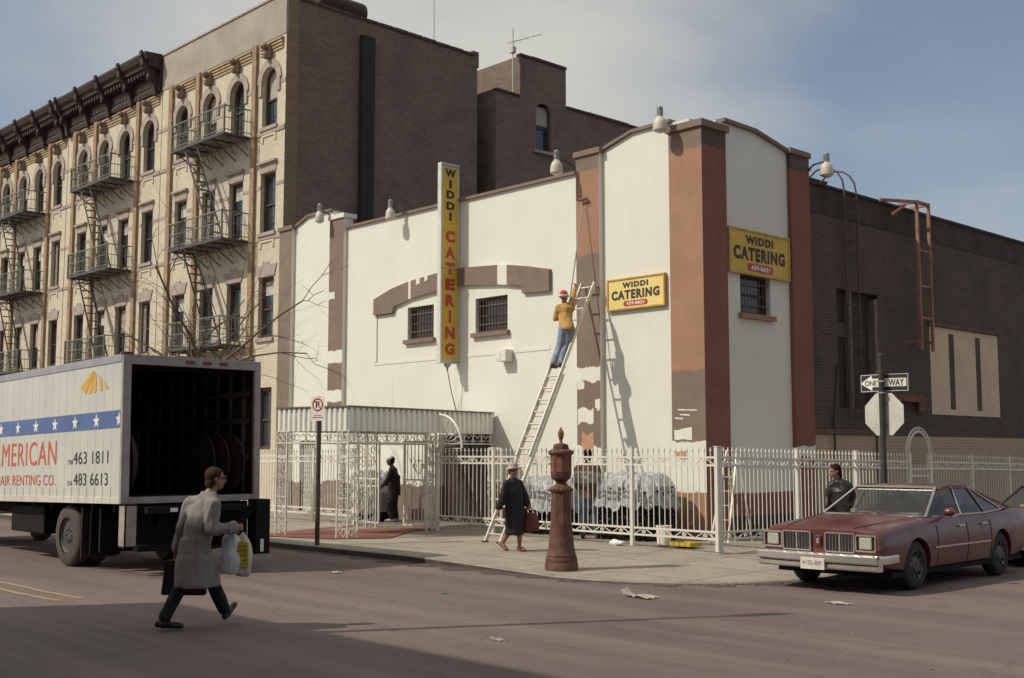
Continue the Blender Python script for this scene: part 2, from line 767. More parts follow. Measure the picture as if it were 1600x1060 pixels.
def paving():
    m, t, p = principled('paving')
    b = N(t, 'ShaderNodeTexBrick', Scale=1., offset=0.)
    b.inputs['Color1'].default_value = (.30, .265, .22, 1)
    b.inputs['Color2'].default_value = (.36, .315, .26, 1)
    b.inputs['Mortar'].default_value = (.13, .11, .095, 1)
    b.inputs['Brick Width'].default_value = 1.52
    b.inputs['Row Height'].default_value = 1.52
    b.inputs['Mortar Size'].default_value = .02
    b.inputs['Mortar Smooth'].default_value = .3
    t.links.new(coords(t), b.inputs['Vector'])
    f = noise_tex(t, .9, 9, None, .65)
    c = colmix(t, mrange(t, f, .42, .7, 0, .6), b.outputs['Color'], (.19, .16, .135))
    f9 = noise_tex(t, 55, 4, None, .7)
    c = colmix(t, mrange(t, f9, .5, .72, 0, .35), c, (.20, .17, .14))
    g = noise_tex(t, 7., 4)
    c = colmix(t, mrange(t, g, .62, .66, 0, .5), c, (.12, .10, .085))      # flattened gum and spots
    t.links.new(c, p.inputs['Base Color'])
    p.inputs['Roughness'].default_value = .88
    bump(t, p, noise_tex(t, 120, 3), .4, .004)
    return m


ASPH, PAVE = asphalt(), paving()
KERB = M('kerb_stone', (.27, .235, .20), .85, .3, 2.5, .01, 30)
KFACE = M('rusty_kerb_edge', (.075, .055, .045), .7, .4, 3., .006, 30)
SLOPE = .016


def slope_z(y):
    return -SLOPE * max(0., y - 17.)


# kerb line: along the main street, rounding the corner into the side street
CR = 2.9
KY, KX = 12.62, -9.55
kerb_pts = [(-90, KY)] + [(x, KY) for x in (-40, -30, -24, -20.4, -18, -16, -14.6)]
cx0, cy0 = KX - CR, KY + CR
for k in range(13):
    a = -math.pi / 2 + k * math.pi / 24
    kerb_pts.append((cx0 + CR * math.cos(a), cy0 + CR * math.sin(a)))
kerb_pts += [(KX, y) for y in (17, 20, 24, 30, 40, 60, 120)]


def kerb_h(x, y):
    """kerb upstand: full on the straight, dropped round the corner"""
    if x < -14.9:
        return .105
    t = min(1, max(0, (x + 14.9) / .9))
    h = .105 - .085 * t
    if y > 16:
        h += .085 * min(1, (y - 16) / 1.5)
    return h


bm = bmesh.new()
n = 260.
for x0, x1, y0, y1 in ((-400, 300, -400, 17), (-9.6 - 3, 300, 17, 300), (-400, -12.6, 17, 300)):
    f = [bm.verts.new((x, y, slope_z(y) if x0 > -100 else (0 if y <= 17 else -.02))) for x, y in ((x0, y0), (x1, y0), (x1, y1), (x0, y1))]
    bm.faces.new(f)
struct('road', bm, ASPH)

bm = bmesh.new()
rows = []
for (x, y) in kerb_pts:
    h = kerb_h(x, y) + slope_z(y)
    # inward normal of the kerb
    if y < KY + .01 and x < cx0:
        nx, ny = 0, 1
    elif x > KX - .01:
        nx, ny = -1, 0
    else:
        v = Vector((cx0 - x, cy0 - y)).normalized()
        nx, ny = v.x, v.y
    rows.append(((x, y, slope_z(y) - .05), (x, y, h - .015), (x + nx * .015, y + ny * .015, h), (x + nx * .17, y + ny * .17, h)))
for a, b in zip(rows, rows[1:]):
    for k in range(3):
        bm.faces.new([bm.verts.new(p) for p in (a[k], b[k], b[k + 1], a[k + 1])]).material_index = 1 if k == 0 else 0
bmesh.ops.remove_doubles(bm, verts=bm.verts, dist=.0005)
struct('kerb', bm, [KERB, KFACE])

bm = bmesh.new()
inner = []
for (x, y), r in zip(kerb_pts, rows):
    if y < KY + .01 and x < cx0:
        far = (x, 19.2, .14)
    elif x > KX - .01:
        far = (-14.7, max(y, 19.2), .14 + slope_z(y))
    else:
        k = len(inner)
        far = None
    inner.append((r[3], far))
mid = (-14.7, 19.2, .135)
for (a, fa), (b, fb) in zip(inner, inner[1:]):
    fa = fa or mid
    fb = fb or mid
    pts = [a, b, fb] + ([fa] if (Vector(fa) - Vector(fb)).length > .01 else [])
    bm.faces.new([bm.verts.new(p) for p in pts])
bmesh.ops.remove_doubles(bm, verts=bm.verts, dist=.0005)
struct('pavement', bm, PAVE)
bm = bmesh.new()
gr_ = random.Random(21)
prev = None
for (x, y), r in zip(kerb_pts, rows):
    if not (-41 < x and y < 31):
        prev = None
        continue
    d = (Vector((r[3][0] - r[0][0], r[3][1] - r[0][1]))).normalized()
    w = gr_.uniform(.16, .42)
    cur = (Vector((x, y, slope_z(y) + .004)), Vector((x - d.x * w, y - d.y * w, slope_z(y) + .004)))
    if prev:
        m_ = 8
        for k in range(m_):
            q = []
            for t, s in ((k / m_, 0), ((k + 1) / m_, 0), ((k + 1) / m_, 1), (k / m_, 1)):
                p_ = prev[s].lerp(cur[s], t)
                if s:
                    b_ = prev[0].lerp(cur[0], t)
                    p_ = b_ + (p_ - b_) * (1 + .45 * math.sin(p_.x * 7.3 + p_.y * 5.1) + .2 * math.sin(p_.x * 19 + p_.y * 13))
                q.append(bm.verts.new(p_))
            bm.faces.new(q)
    prev = cur
struct('gutter_dirt', bm, M('gutter_dirt', (.075, .056, .046), .95, .5, 9, .006, 60))


def pave_z(x, y):
    d = min(y - KY, KX - x)
    e = kerb_h(x, y)
    return e + (.135 - e) * min(1, max(0, d / 5.)) + slope_z(y)


YEL = M('road_paint_yellow', (.30, .215, .105), .85, .45, 7.)
bm = bmesh.new()
for y0 in (6.10, 6.42):
    prev = None
    for k in range(40):
        x = -60 + k * 1.16
        y = y0 + .0 * x + .03 * math.sin(x * 2.1)
        w = .05 + .012 * math.sin(x * 5.3)
        cur = (bm.verts.new((x, y - w + .02 * (x + 15), .004)), bm.verts.new((x, y + w + .02 * (x + 15), .004)))
        if prev:
            bm.faces.new((prev[0], cur[0], cur[1], prev[1]))
        prev = cur
struct('road_marking', bm, YEL)

REDMAT = M('faded_red_paint', (.20, .075, .055), .85, .35, 2.2, .006, 60)
bm = bmesh.new()
P = [(-22.6, 14.9), (-21.9, 13.15), (-19.9, 13.75), (-19.15, 14.7), (-20.5, 16.4), (-20.7, 19.0), (-23.0, 19.0), (-23.0, 16.5)]
bm.faces.new([bm.verts.new((x, y, pave_z(x, y) + .012)) for x, y in P])
struct('red_painted_paving', bm, REDMAT)

# ================================================================== shared building materials
STUCCO = M('white_stucco', WHITE, .85, .05, .8, .004, 70, .25, streak=.10)
FRONTW = banded_paint('front_wall_paint', [(0, GREYBROWN), (1.02, WHITE)], .16)
SIDEW = banded_paint('side_wall_paint', [(0, (.05, .035, .03)), (.55, TERRA_SHADED), (1.02, WHITE)], .03)
P4 = banded_paint('pilaster_grey', [(0, GREYBROWN), (3, sc(GREYBROWN, 1.05))], .1)
P3 = banded_paint('pilaster_scraped', [(0, GREYBROWN), (1.1, WHITE), (2.75, GREYBROWN), (3.28, WHITE), (3.62, GREYBROWN), (4.38, WHITE), (4.72, GREYBROWN)], .10)
P2 = banded_paint('pilaster_half_painted', [(0, WHITE), (1.98, GREYBROWN), (3.43, WHITE), (3.74, GREYBROWN), (6.27, TERRA), (8.18, GREYBROWN)], .16)
PC = banded_paint('pillar_front_paint', [(0, TERRA), (1.05, WHITE), (2.08, GREYBROWN), (3.52, TERRA), (8.13, GREYBROWN)], .10)
PS = banded_paint('pillar_side_paint', [(0, TERRA_SHADED), (8.18, sc(GREYBROWN, .5))], .04)  # side coats darker than the front ones: shade put into the colour
PS2 = banded_paint('pilaster_side_paint', [(0, TERRA_SHADED), (1.75, WHITE), (2.0, TERRA_SHADED), (8.18, sc(GREYBROWN, .5))], .14)  # as on the pillar, the side's shade is mixed into these coats
BROWN = M('grey_brown_paint', GREYBROWN, .8, .12, 5., .004, 60)
TERRAP = M('terracotta_paint', TERRA, .8, .12, 5.)
WPATCH = M('white_paint_patch', WHITE, .85, .06, 3)
DARKFRAME = M('dark_window_frame', (.055, .035, .03), .6, .2, 6)
PANE = glass_pane('window_glass', (.035, .04, .05), .05)
PANED = glass_pane('dark_glass', (.012, .012, .013), .1)
TAR = M('roof_tar', (.05, .042, .038), .95, .3, 1.5, .01, 25)
IRONW = M('white_enamel_iron', (.68, .65, .58), .5, .08, 8.)
IRONB = M('dark_iron', (.075, .068, .06), .65, .3, 6.)
STEEL = M('galvanised_steel', (.36, .36, .35), .45, .2, 8., metal=.6)

# ================================================================== white corner hall
HALL = thing('catering_hall', 'white stucco corner building with half repainted brown pilasters and a peaked roofline', 'building', (-22.4, 19.09, 0))
YF, XS = 19.09, -14.5
bm = bmesh.new()
W1 = (-24.2, -23.12, 4.81, 5.67, False)
W2 = (-21.5, -20.34, 4.79, 5.65, False)
DOOR = (-22.9, -20.95, .10, 2.30, False)
WD = (-29.25, -28.4, .16, 2.2, False)
wall_faces(bm, front(YF), -30.35, -15.2, 0, 8.0, [W1, W2, DOOR, WD], .28)
F0, F1 = (lambda u, v: V(u, YF, v)), (lambda u, v: V(u, YF + .3, v))
prism(bm, [(-27.69, 8.0), (-17.24, 8.0), (-17.24, 8.19), (-27.69, 8.19)], F0, F1)
prism(bm, [(-30.35, 8.0), (-27.69, 8.0), (-27.69, 8.81), (-28.95, 8.81), (-29.7, 8.56), (-30.35, 8.56)], F0, F1)
prism(bm, [(-17.24, 8.0), (-14.8, 8.0), (-14.8, 8.82), (-16.35, 8.81), (-17.2, 8.56), (-17.24, 8.56)], F0, F1)
obj('front_wall', bm, FRONTW, HALL)
bm = bmesh.new()
WS = (20.36, 21.47, 4.80, 5.66, False)
wall_faces(bm, flank(XS), 19.6, 22.4, 0, 8.0, [WS], .25)
prism(bm, [(19.6, 8.0), (22.4, 8.0), (22.4, 8.56), (22.2, 8.58), (20.97, 8.80), (19.6, 8.82)], lambda u, v: V(XS, u, v), lambda u, v: V(XS - .3, u, v))
obj('side_wall', bm, SIDEW, HALL)
bm = bmesh.new()
box(bm, -30.35, XS - .3, YF + .3, 27.0, 7.4, 7.6)
obj('roof', bm, TAR, HALL)

# coping
bm = bmesh.new()


def coping(bm, pts, y0, y1, t=.07):
    for (a, za), (b, zb) in zip(pts, pts[1:]):
        prism(bm, [(a, za), (b, zb), (b, zb + t), (a, za + t)], lambda u, v: V(u, y0, v), lambda u, v: V(u, y1, v))


coping(bm, [(-26.99, 8.19), (-17.96, 8.19)], YF - .07, YF + .36)
coping(bm, [(-29.66, 8.57), (-28.95, 8.81), (-27.70, 8.81)], YF - .07, YF + .36)
coping(bm, [(-17.23, 8.57), (-16.35, 8.81), (-15.27, 8.82)], YF - .07, YF + .36)
for (a, za), (b, zb) in zip([(19.81, 8.82), (20.97, 8.80), (22.2, 8.57)], [(20.97, 8.80), (22.2, 8.57)]):
    prism(bm, [(a, za), (b, zb), (b, zb + .08), (a, za + .08)], lambda u, v: V(XS + .08, u, v), lambda u, v: V(XS - .36, u, v))
obj('coping', bm, BROWN, HALL)


def pilaster(x0, x1, paint, top, cap_mat):
    bm = bmesh.new()
    box(bm, x0, x1, YF - .12, YF + .2, 0, top, 0)
    p = obj('pilaster', bm, STUCCO, HALL)
    bm = bmesh.new()
    box(bm, x0 + .004, x1 - .004, YF - .123, YF - .1195, .02, top - .002)
    obj('paint_coat', bm, paint, p)
    bm = bmesh.new()
    box(bm, x0 - .05, x1 + .05, YF - .17, YF + .3, top, top + .13, .012)
    obj('cap', bm, cap_mat, p)
    return p


pilaster(-30.35, -29.66, P4, 8.53, BROWN)
q = pilaster(-27.69, -26.99, P3, 8.50, STUCCO)
q2 = pilaster(-17.95, -17.24, P2, 8.52, BROWN)
# corner pillar
bm = bmesh.new()
box(bm, -15.26, XS + .10, YF - .12, 19.80, 0, 8.55)
p = obj('corner_pillar', bm, PS, HALL)
bm = bmesh.new()
box(bm, -15.26, XS + .10, YF - .124, YF - .1205, .02, 8.548)
obj('paint_coat', bm, PC, p)
bm = bmesh.new()
box(bm, -15.32, XS + .16, YF - .18, 19.86, 8.55, 8.70, .012)
obj('cap', bm, BROWN, p)
bm = bmesh.new()
box(bm, XS - .3, XS + .10, 22.21, 22.97, 0, 8.55)
p = obj('side_pilaster', bm, PS2, HALL)
bm = bmesh.new()
box(bm, XS - .3, XS + .15, 22.16, 23.0, 8.55, 8.68, .012)
obj('cap', bm, BROWN, p)


def ragged(bm, x0, x1, z0, z1, y, seed, th=.003, tilt=0.):
    r = random.Random(seed)
    poly = []
    for k in range(5):
        poly.append((x0 + (x1 - x0) * k / 4, z0 + r.uniform(-.18, .18) * min(.3, z1 - z0) + tilt * k / 4))
    for k in range(5):
        poly.append((x1 - (x1 - x0) * k / 4 + r.uniform(-.04, .04) * (0 < k < 4), z1 + r.uniform(-.2, .2) * min(.3, z1 - z0) + tilt * (4 - k) / 4))
    prism(bm, poly, lambda u, v: V(u, y - th, v), lambda u, v: V(u, y, v))


bm = bmesh.new()
yp = YF - .1235
ragged(bm, -17.92, -17.45, 2.50, 2.82, yp, 1)
ragged(bm, -17.40, -17.25, 2.80, 3.02, yp, 2)
ragged(bm, -17.93, -17.72, 3.26, 3.44, yp, 3)
ragged(bm, -15.20, -14.75, 2.14, 2.34, yp - .001, 4)
for k, (a, b, z) in enumerate(((-15.1, -14.62, 2.72), (-15.05, -14.8, 2.62), (-15.18, -14.98, 2.55))):
    ragged(bm, a, b, z, z + .03, yp - .001, 7 + k, tilt=-.02)
ragged(bm, -27.67, -27.40, 6.2, 6.42, yp, 14)
obj('paint_patch', bm, WPATCH, HALL)
bm = bmesh.new()
ragged(bm, -17.80, -17.45, 1.78, 2.28, yp - .002, 21)
ragged(bm, -15.2, -14.9, 1.72, 1.9, yp - .002, 23)
obj('terracotta_smear', bm, M('thin_terracotta', (.50, .27, .17), .85, .2, 6), HALL)

# arched hood mould over the windows
up = [(-25.63, 6.01), (-24.85, 6.23), (-24.05, 6.36), (-22.87, 6.45), (-21.87, 6.47), (-20.59, 6.39), (-20.31, 6.36), (-19.58, 6.24), (-18.86, 6.09)]
lo = [(-25.61, 5.58), (-24.78, 5.58), (-24.71, 5.75), (-24.02, 5.89), (-22.86, 5.99), (-21.86, 6.02), (-20.59, 5.91), (-19.77, 5.79), (-19.76, 5.61), (-18.84, 5.58)]


def arch_piece(bm, a, b, y0):
    def at(P, x):
        for (x0, z0), (x1, z1) in zip(P, P[1:]):
            if x0 <= x <= x1:
                return z0 + (z1 - z0) * (x - x0) / max(1e-6, x1 - x0)
        return P[0][1] if x < P[0][0] else P[-1][1]
    xs = sorted({a, b, *[x for x, z in up + lo if a < x < b]})
    poly = [(x, at(lo, x)) for x in xs] + [(x, at(up, x)) for x in reversed(xs)]
    prism(bm, poly, lambda u, v: V(u, y0, v), lambda u, v: V(u, YF + .05, v))


bm = bmesh.new()
arch_piece(bm, -25.6, -18.86, YF - .085)
ar = obj('arch_moulding', bm, STUCCO, HALL)
bm = bmesh.new()
for a, b in ((-25.604, -24.08), (-23.98, -20.62), (-20.28, -18.856)):
    arch_piece(bm, a, b, YF - .089)
obj('paint_coat', bm, BROWN, ar)
bm = bmesh.new()
ragged(bm, -23.75, -23.6, 6.25, 6.42, YF - .0895, 31)
ragged(bm, -23.4, -23.28, 6.30, 6.44, YF - .0895, 32)
obj('paint_patch', bm, WPATCH, ar)
bm = bmesh.new()
box(bm, -25.62, -25.52, YF - .03, YF, 4.3, 5.56)
box(bm, -25.62, -18.9, YF - .012, YF, 4.22, 4.30)
obj('panel_moulding', bm, STUCCO, HALL)


def barred_window(F, u0, u1, z0, z1, parent, depth=.16, sillmat=BROWN, lit=False):
    bm = bmesh.new()

    def b(ua, ub, za, zb, da, db):
        p, q = F(ua, za, da), F(ub, zb, db)
        box(bm, min(p.x, q.x), max(p.x, q.x), min(p.y, q.y), max(p.y, q.y), za, zb)
    b(u0, u1, z0, z0 + .06, depth - .05, depth + .04)
    b(u0, u1, z1 - .07, z1, depth - .05, depth + .04)
    b(u0, u0 + .07, z0 + .06, z1 - .07, depth - .05, depth + .04)
    b(u1 - .07, u1, z0 + .06, z1 - .07, depth - .05, depth + .04)
    zm = (z0 + z1) / 2
    b(u0 + .07, u1 - .07, zm - .025, zm + .025, depth - .03, depth + .03)
    w = obj('window', bm, DARKFRAME, parent)
    bm = bmesh.new()
    b(u0 + .05, u1 - .05, z0 + .04, z1 - .05, depth + .005, depth + .02)
    obj('pane', bm, PANED, w)
    bm = bmesh.new()
    nb = int((u1 - u0) / .11)
    for k in range(1, nb):
        u = u0 + (u1 - u0) * k / nb
        tube(bm, [F(u, z0 + .02, .05), F(u, z1 - .02, .05)], .009, 6)
    for z in (z0 + .2, z1 - .2):
        tube(bm, [F(u0, z, .05), F(u1, z, .05)], .011, 6)
    obj('bars', bm, M('rusty_bars', (.16, .10, .075), .7, .3, 8), w)
    bm = bmesh.new()
    b(u0 - .08, u1 + .08, z0 - .11, z0 - .003, -.10, depth)
    obj('sill', bm, sillmat, w)
    return w


barred_window(front(YF), *W1[:4], HALL)
barred_window(front(YF), *W2[:4], HALL)
barred_window(flank(XS), *WS[:4], HALL, sillmat=TERRAP)
# entrance doors under the canopy and a white mesh door further left
bm = bmesh.new()
box(bm, -22.9, -21.95, YF + .2, YF + .26, .12, 2.3)
box(bm, -21.90, -20.95, YF + .2, YF + .26, .12, 2.3)
d = obj('door', bm, M('dark_brown_door', (.05, .028, .022), .5, .25, 3), HALL)
bm = bmesh.new()
for x in (-22.05, -21.8):
    tube(bm, [(x, YF + .15, .95), (x, YF + .15, 1.25)], .014, 8)
    for z in (.97, 1.23):
        tube(bm, [(x, YF + .15, z), (x, YF + .2, z)], .01, 6)
obj('handle', bm, STEEL, d)
bm = bmesh.new()
box(bm, WD[0], WD[1], YF + .16, YF + .22, .16, 2.2)
d = obj('door', bm, M('grey_block_glass', (.42, .46, .45), .3, .12, 5), HALL, label='pale door behind a white wire grid')
bm = bmesh.new()
for k in range(8):
    x = WD[0] + (WD[1] - WD[0]) * k / 7
    box(bm, x - .012, x + .012, YF + .10, YF + .125, .16, 2.2)
for k in range(15):
    z = .18 + 2.0 * k / 14
    box(bm, WD[0], WD[1], YF + .125, YF + .145, z - .012, z + .012)
obj('grid', bm, IRONW, d)

# ================================================================== dark brick annex on the side street
ANNEX = thing('brick_annex', 'long dark brown brick building with a beige painted base beside the white hall', 'building', (-14.6, 30.0, 0))
DKB = brick_mat('dark_brick', (.074, .046, .036), (.112, .068, .052), (.125, .098, .08), dirt=.55, dirtcol=(.034, .024, .02), bstr=.8)
BEI = brick_mat('beige_painted_brick', (.45, .33, .22), (.49, .365, .245), (.38, .28, .185), dirt=.3, dirtcol=(.3, .215, .14), bstr=.5)
XA = -14.58
bm = bmesh.new()
AD = (24.3, 26.2, 2.9, 5.72, False)
wall_faces(bm, flank(XA), 22.97, 60, 2.27, 7.42, [AD], .22)
obj('wall', bm, DKB, ANNEX)
bm = bmesh.new()
wall_faces(bm, flank(XA), 22.97, 60, -1, 2.27, [], .2)
obj('painted_base', bm, BEI, ANNEX)
bm = bmesh.new()
box(bm, XA - .35, XA + .012, 22.97, 60, 7.42, 8.06)
obj('parapet', bm, M('tarred_parapet', (.055, .042, .036), .95, .35, 2., .012, 30, .5), ANNEX)
bm = bmesh.new()
box(bm, XA - .42, XA + .05, 22.97, 60, 8.06, 8.13, .01)
obj('coping', bm, TAR, ANNEX)
bm = bmesh.new()
box(bm, -30, XA - .35, 27.0, 60, 7.2, 7.4)
obj('roof', bm, TAR, ANNEX)
bm = bmesh.new()
box(bm, XA - .22, XA - .18, 24.3, 25.1, 2.9, 5.72)
box(bm, XA - .22, XA - .18, 25.14, 26.2, 2.9, 5.72)
bk = obj('blocked_doorway', bm, M('weathered_boards', (.045, .032, .027), .8, .35, 3), ANNEX)
bm = bmesh.new()
box(bm, XA - .18, XA + .012, 26.0, 26.16, 2.9, 5.6)
box(bm, XA - .17, XA - .02, 24.9, 25.0, 2.9, 5.72)
obj('jamb', bm, M('bare_grey_wood', (.17, .125, .10), .85, .3, 4), bk)
bm = bmesh.new()
box(bm, XA - .17, XA - .15, 24.5, 24.9, 4.6, 4.95)
obj('notice', bm, M('dusty_card', (.11, .085, .07), .9, .1), bk)
bm = bmesh.new()
PB = M('beige_panel_paint', (.62, .48, .345), .85, .10, 1.2, .004, 60)
cuts = [28.8, 29.84, 30.14, 31.4, 31.7, 32.8]
for a, b, z0, z1 in ((28.8, 29.84, 2.85, 5.16), (30.14, 31.4, 2.85, 5.16), (31.7, 32.8, 2.85, 5.16), (29.84, 30.14, 2.85, 3.0), (31.4, 31.7, 2.85, 3.0), (29.84, 30.14, 5.02, 5.16), (31.4, 31.7, 5.02, 5.16)):
    box(bm, XA - .01, XA + .004, a, b, z0, z1)
obj('painted_panel', bm, PB, ANNEX)
bm = bmesh.new()
box(bm, XA, XA + .06, 28.7, 32.9, 5.17, 5.27, .01)
box(bm, XA, XA + .04, 22.98, 26.4, 2.28, 2.40, .008)
obj('lintel', bm, M('rusty_brown_lintel', (.13, .07, .045), .85, .3, 4), ANNEX)
RUST = M('rust_primer', (.31, .15, .115), .8, .3, 5)
bm = bmesh.new()
for y in (27.35, 27.95):
    box(bm, XA + .48, XA + .55, y - .035, y + .035, 4.4, 8.2)
    box(bm, XA + .005, XA + .48, y - .03, y + .03, 4.6, 4.66)
    box(bm, XA + .005, XA + .48, y - .03, y + .03, 8.12, 8.18)
box(bm, XA + .48, XA + .55, 27.385, 27.915, 8.12, 8.19)
bar(bm, (XA + .5, 27.3, 8.15), (XA + .25, 26.0, 8.05), .07)
bar(bm, (XA + .45, 26.9, 8.02), (XA + .3, 26.5, 7.75), .05)
for z in (6.9, 6.0, 5.2):
    box(bm, XA + .49, XA + .53, 27.385, 27.915, z, z + .05)
obj('pipe_frame', bm, RUST, ANNEX)
bm = bmesh.new()
box(bm, XA + .003, XA + .22, 26.3, 27.9, 3.12, 3.30)
box(bm, XA + .003, XA + .12, 27.9, 28.2, 2.9, 3.32)
obj('landing_beam', bm, M('brown_landing_beam', (.16, .07, .045), .85, .3, 4), ANNEX)
bm = bmesh.new()
for y in (24.55, 25.1):
    pts = [(XA + .13, y, 2.6 + k * .9) for k in range(7)]
    for k in range(9):
        a = math.pi * k / 8
        pts.append((XA - .42 + .55 * math.cos(a), y, 8.1 + .62 * math.sin(a)))
    pts.append((XA - .97, y, 7.4))
    tube(bm, pts, .022, 6)
for k in range(17):
    z = 2.8 + k * .32
    tube(bm, [(XA + .13, 24.55, z), (XA + .13, 25.1, z)], .012, 6)
obj('roof_ladder', bm, M('rusty_ladder', (.10, .055, .045), .75, .3, 5), ANNEX)
bm = bmesh.new()
tube(bm, [(XA + .04, 24.2, 3.9), (XA + .04, 24.0, 2.6), (XA + .04, 24.05, .1)], .02, 6)
tube(bm, [(XA + .04, 25.9, 2.27), (XA + .04, 25.92, .1)], .02, 6)
obj('conduit', bm, M('dark_pipe', (.05, .035, .03), .7, .2), ANNEX)

# ================================================================== cream brick tenements
CREAM = brick_mat('cream_brick', (.56, .50, .38), (.62, .56, .43), (.50, .435, .335), .24, .08, dirt=.30, dirtcol=(.36, .27, .18), msize=.010, bstr=.3)
OCHRE = M('ochre_terracotta', (.31, .215, .13), .85, .25, 4, .006, 40)
STONE = M('mauve_limestone', (.36, .30, .26), .85, .18, 4, .006, 40)
TRIM = M('brown_terracotta', (.40, .30, .19), .85, .2, 5)
PARST = M('grey_parapet_stucco', (.36, .315, .265), .9, .16, .9, .008, 40, streak=.25)
CORN = M('dark_brown_cornice', (.050, .029, .024), .75, .35, 4)
SIDEB = brick_mat('sooty_brown_brick', (.150, .103, .080), (.225, .150, .115), (.23, .18, .148), dirt=.55, dirtcol=(.105, .076, .062), bstr=.6)
WFRAME = M('brown_window_wood', (.10, .045, .032), .6, .25, 6)
WSASH = M('dark_sash', (.07, .055, .048), .55, .2, 6)
BLIND = M('cream_blind', (.40, .37, .31), .8, .1, 2)
GREENIRON = M('verdigris_iron', (.18, .19, .16), .7, .3, 4)
WW, AH = .88, 1.90


def win_mesh(arch, w=WW, h=AH):
    """frame, sash bars and pane of one opening, origin at the middle of the sill"""
    F = bmesh.new()
    S = bmesh.new()
    G = bmesh.new()
    r = w / 2
    sp = h - r if arch else h
    d0, d1 = .14, .24

    def outline(k):
        rr = r - k
        pts = [(-rr, k), (-rr, sp if arch else h - k)]
        if arch:
            pts += [(-rr * math.cos(math.pi * i / 10), sp + rr * math.sin(math.pi * i / 10)) for i in range(1, 10)]
        pts += [(rr, sp if arch else h - k), (rr, k)]
        return pts
    A, B = outline(0), outline(.07)
    for ring_d in (d0,):
        for i in range(len(A)):
            j = (i + 1) % len(A)
            for (p, q, dd, ee) in ((A, B, d0, d0),):
                F.faces.new([F.verts.new(V(*(x, dd, z))) for x, z in (A[i], A[j], B[j], B[i])])
            F.faces.new([F.verts.new(v) for v in (V(B[i][0], d0, B[i][1]), V(B[j][0], d0, B[j][1]), V(B[j][0], d1, B[j][1]), V(B[i][0], d1, B[i][1]))])
    zm = h * .48
    box(S, -r + .07, r - .07, .17, .22, zm - .03, zm + .03)
    for s in (-1, 1):
        box(S, s * (r - .085) - .018, s * (r - .085) + .018, .18, .22, .08, sp - .02)
    box(S, -r + .1, r - .1, .18, .22, .07, .12)
    if not arch:
        box(S, -r + .1, r - .1, .18, .22, h - .12, h - .07)
    C = outline(.06)
    G.faces.new([G.verts.new(V(x, .222, z)) for x, z in C])
    G.faces.new([G.verts.new(V(x, .235, z)) for x, z in C][::-1])
    return finish(F, 'window', WFRAME), finish(S, 'sash', WSASH), finish(G, 'pane', PANE)


WM_A, WM_R = win_mesh(True), win_mesh(False)
bm = bmesh.new()
box(bm, -.36, .36, .238, .25, .95, 1.82)
ME_BLIND = finish(bm, 'blind', BLIND)
bm = bmesh.new()
box(bm, -.36, .36, .238, .25, 1.35, 1.82)
ME_BLIND2 = finish(bm, 'blind', M('white_shade', (.52, .50, .45), .8, .1, 2))
bm = bmesh.new()
for s in (-1, 1):
    for k in range(4):
        x = s * (.34 - .05 * k)
        lathe(bm, [(.03, .1), (.026, .9), (.03, 1.8)], 6, (x, .255, 0))
ME_CURT = finish(bm, 'curtain', M('faded_curtain', (.33, .27, .22), .9, .25, 5))
bm = bmesh.new()
box(bm, -.50, .50, -.07, .2, -.12, -.004, .01)
ME_SILL = finish(bm, 'sill', STONE)
bm = bmesh.new()                                              # arched surround
for k in range(16):
    a, b = math.pi * k / 16, math.pi * (k + 1) / 16
    sp = AH - WW / 2
    ro, ri = .69, .445
    P0 = [(-ro * math.cos(a), sp + ro * math.sin(a)), (-ro * math.cos(b), sp + ro * math.sin(b)), (-ri * math.cos(b), sp + ri * math.sin(b)), (-ri * math.cos(a), sp + ri * math.sin(a))]
    prism(bm, P0, lambda u, v: V(u, -.05, v), lambda u, v: V(u, .02, v))
for s in (-1, 1):
    box(bm, min(s * .445, s * .62), max(s * .445, s * .62), -.05, .02, AH - WW / 2 - .42, AH - WW / 2)
ME_HOOD_A = finish(bm, 'arch_surround', STONE)
bm = bmesh.new()                                              # carved keystone head
box(bm, -.13, .13, -.16, .02, AH + .26, AH + .72, .03)
ellipsoid(bm, (0, -.17, AH + .36), ((.10, 0, 0), (0, .11, 0), (0, 0, .15)))
ellipsoid(bm, (0, -.24, AH + .62), ((.16, 0, 0), (0, .12, 0), (0, 0, .09)))
ME_KEY = finish(bm, 'keystone_head', M('brown_sandstone', (.27, .19, .14), .9, .3, 6), 40)
bm = bmesh.new()                                              # flat lintel with a little cornice
box(bm, -.47, .47, -.03, .02, AH + .003, AH + .27)
box(bm, -.53, .53, -.12, .02, AH + .27, AH + .35, .012)
ME_HOOD_R = finish(bm, 'lintel', STONE)
bm = bmesh.new()                                              # splayed stone lintel
prism(bm, [(-.48, AH + .003), (.48, AH + .003), (.62, AH + .36), (.2, AH + .36), (.16, AH + .46), (-.16, AH + .46), (-.2, AH + .36), (-.62, AH + .36)], lambda u, v: V(u, -.035, v), lambda u, v: V(u, .02, v))
ME_HOOD_F = finish(bm, 'lintel', STONE)
bm = bmesh.new()
prism(bm, [(-.42, -.5), (-.32, -.5), (-.32, -.32), (.32, -.32), (.32, -.5), (.42, -.5), (.42, -.22), (-.42, -.22)], lambda u, v: V(u, -.03, v), lambda u, v: V(u, .01, v))
ME_PANELMOULD = finish(bm, 'apron_moulding', CREAM)

ROWS = ((12.05, 'A'), (8.68, 'R'), (5.38, 'F'), (1.95, 'F'))
WC = (-.905, -2.85, -4.64, -6.58)
PIL = ((-1.86, -1.62), (-5.56, -5.30), (-7.50, -7.24))
FE_X0, FE_X1 = -5.45, -2.0


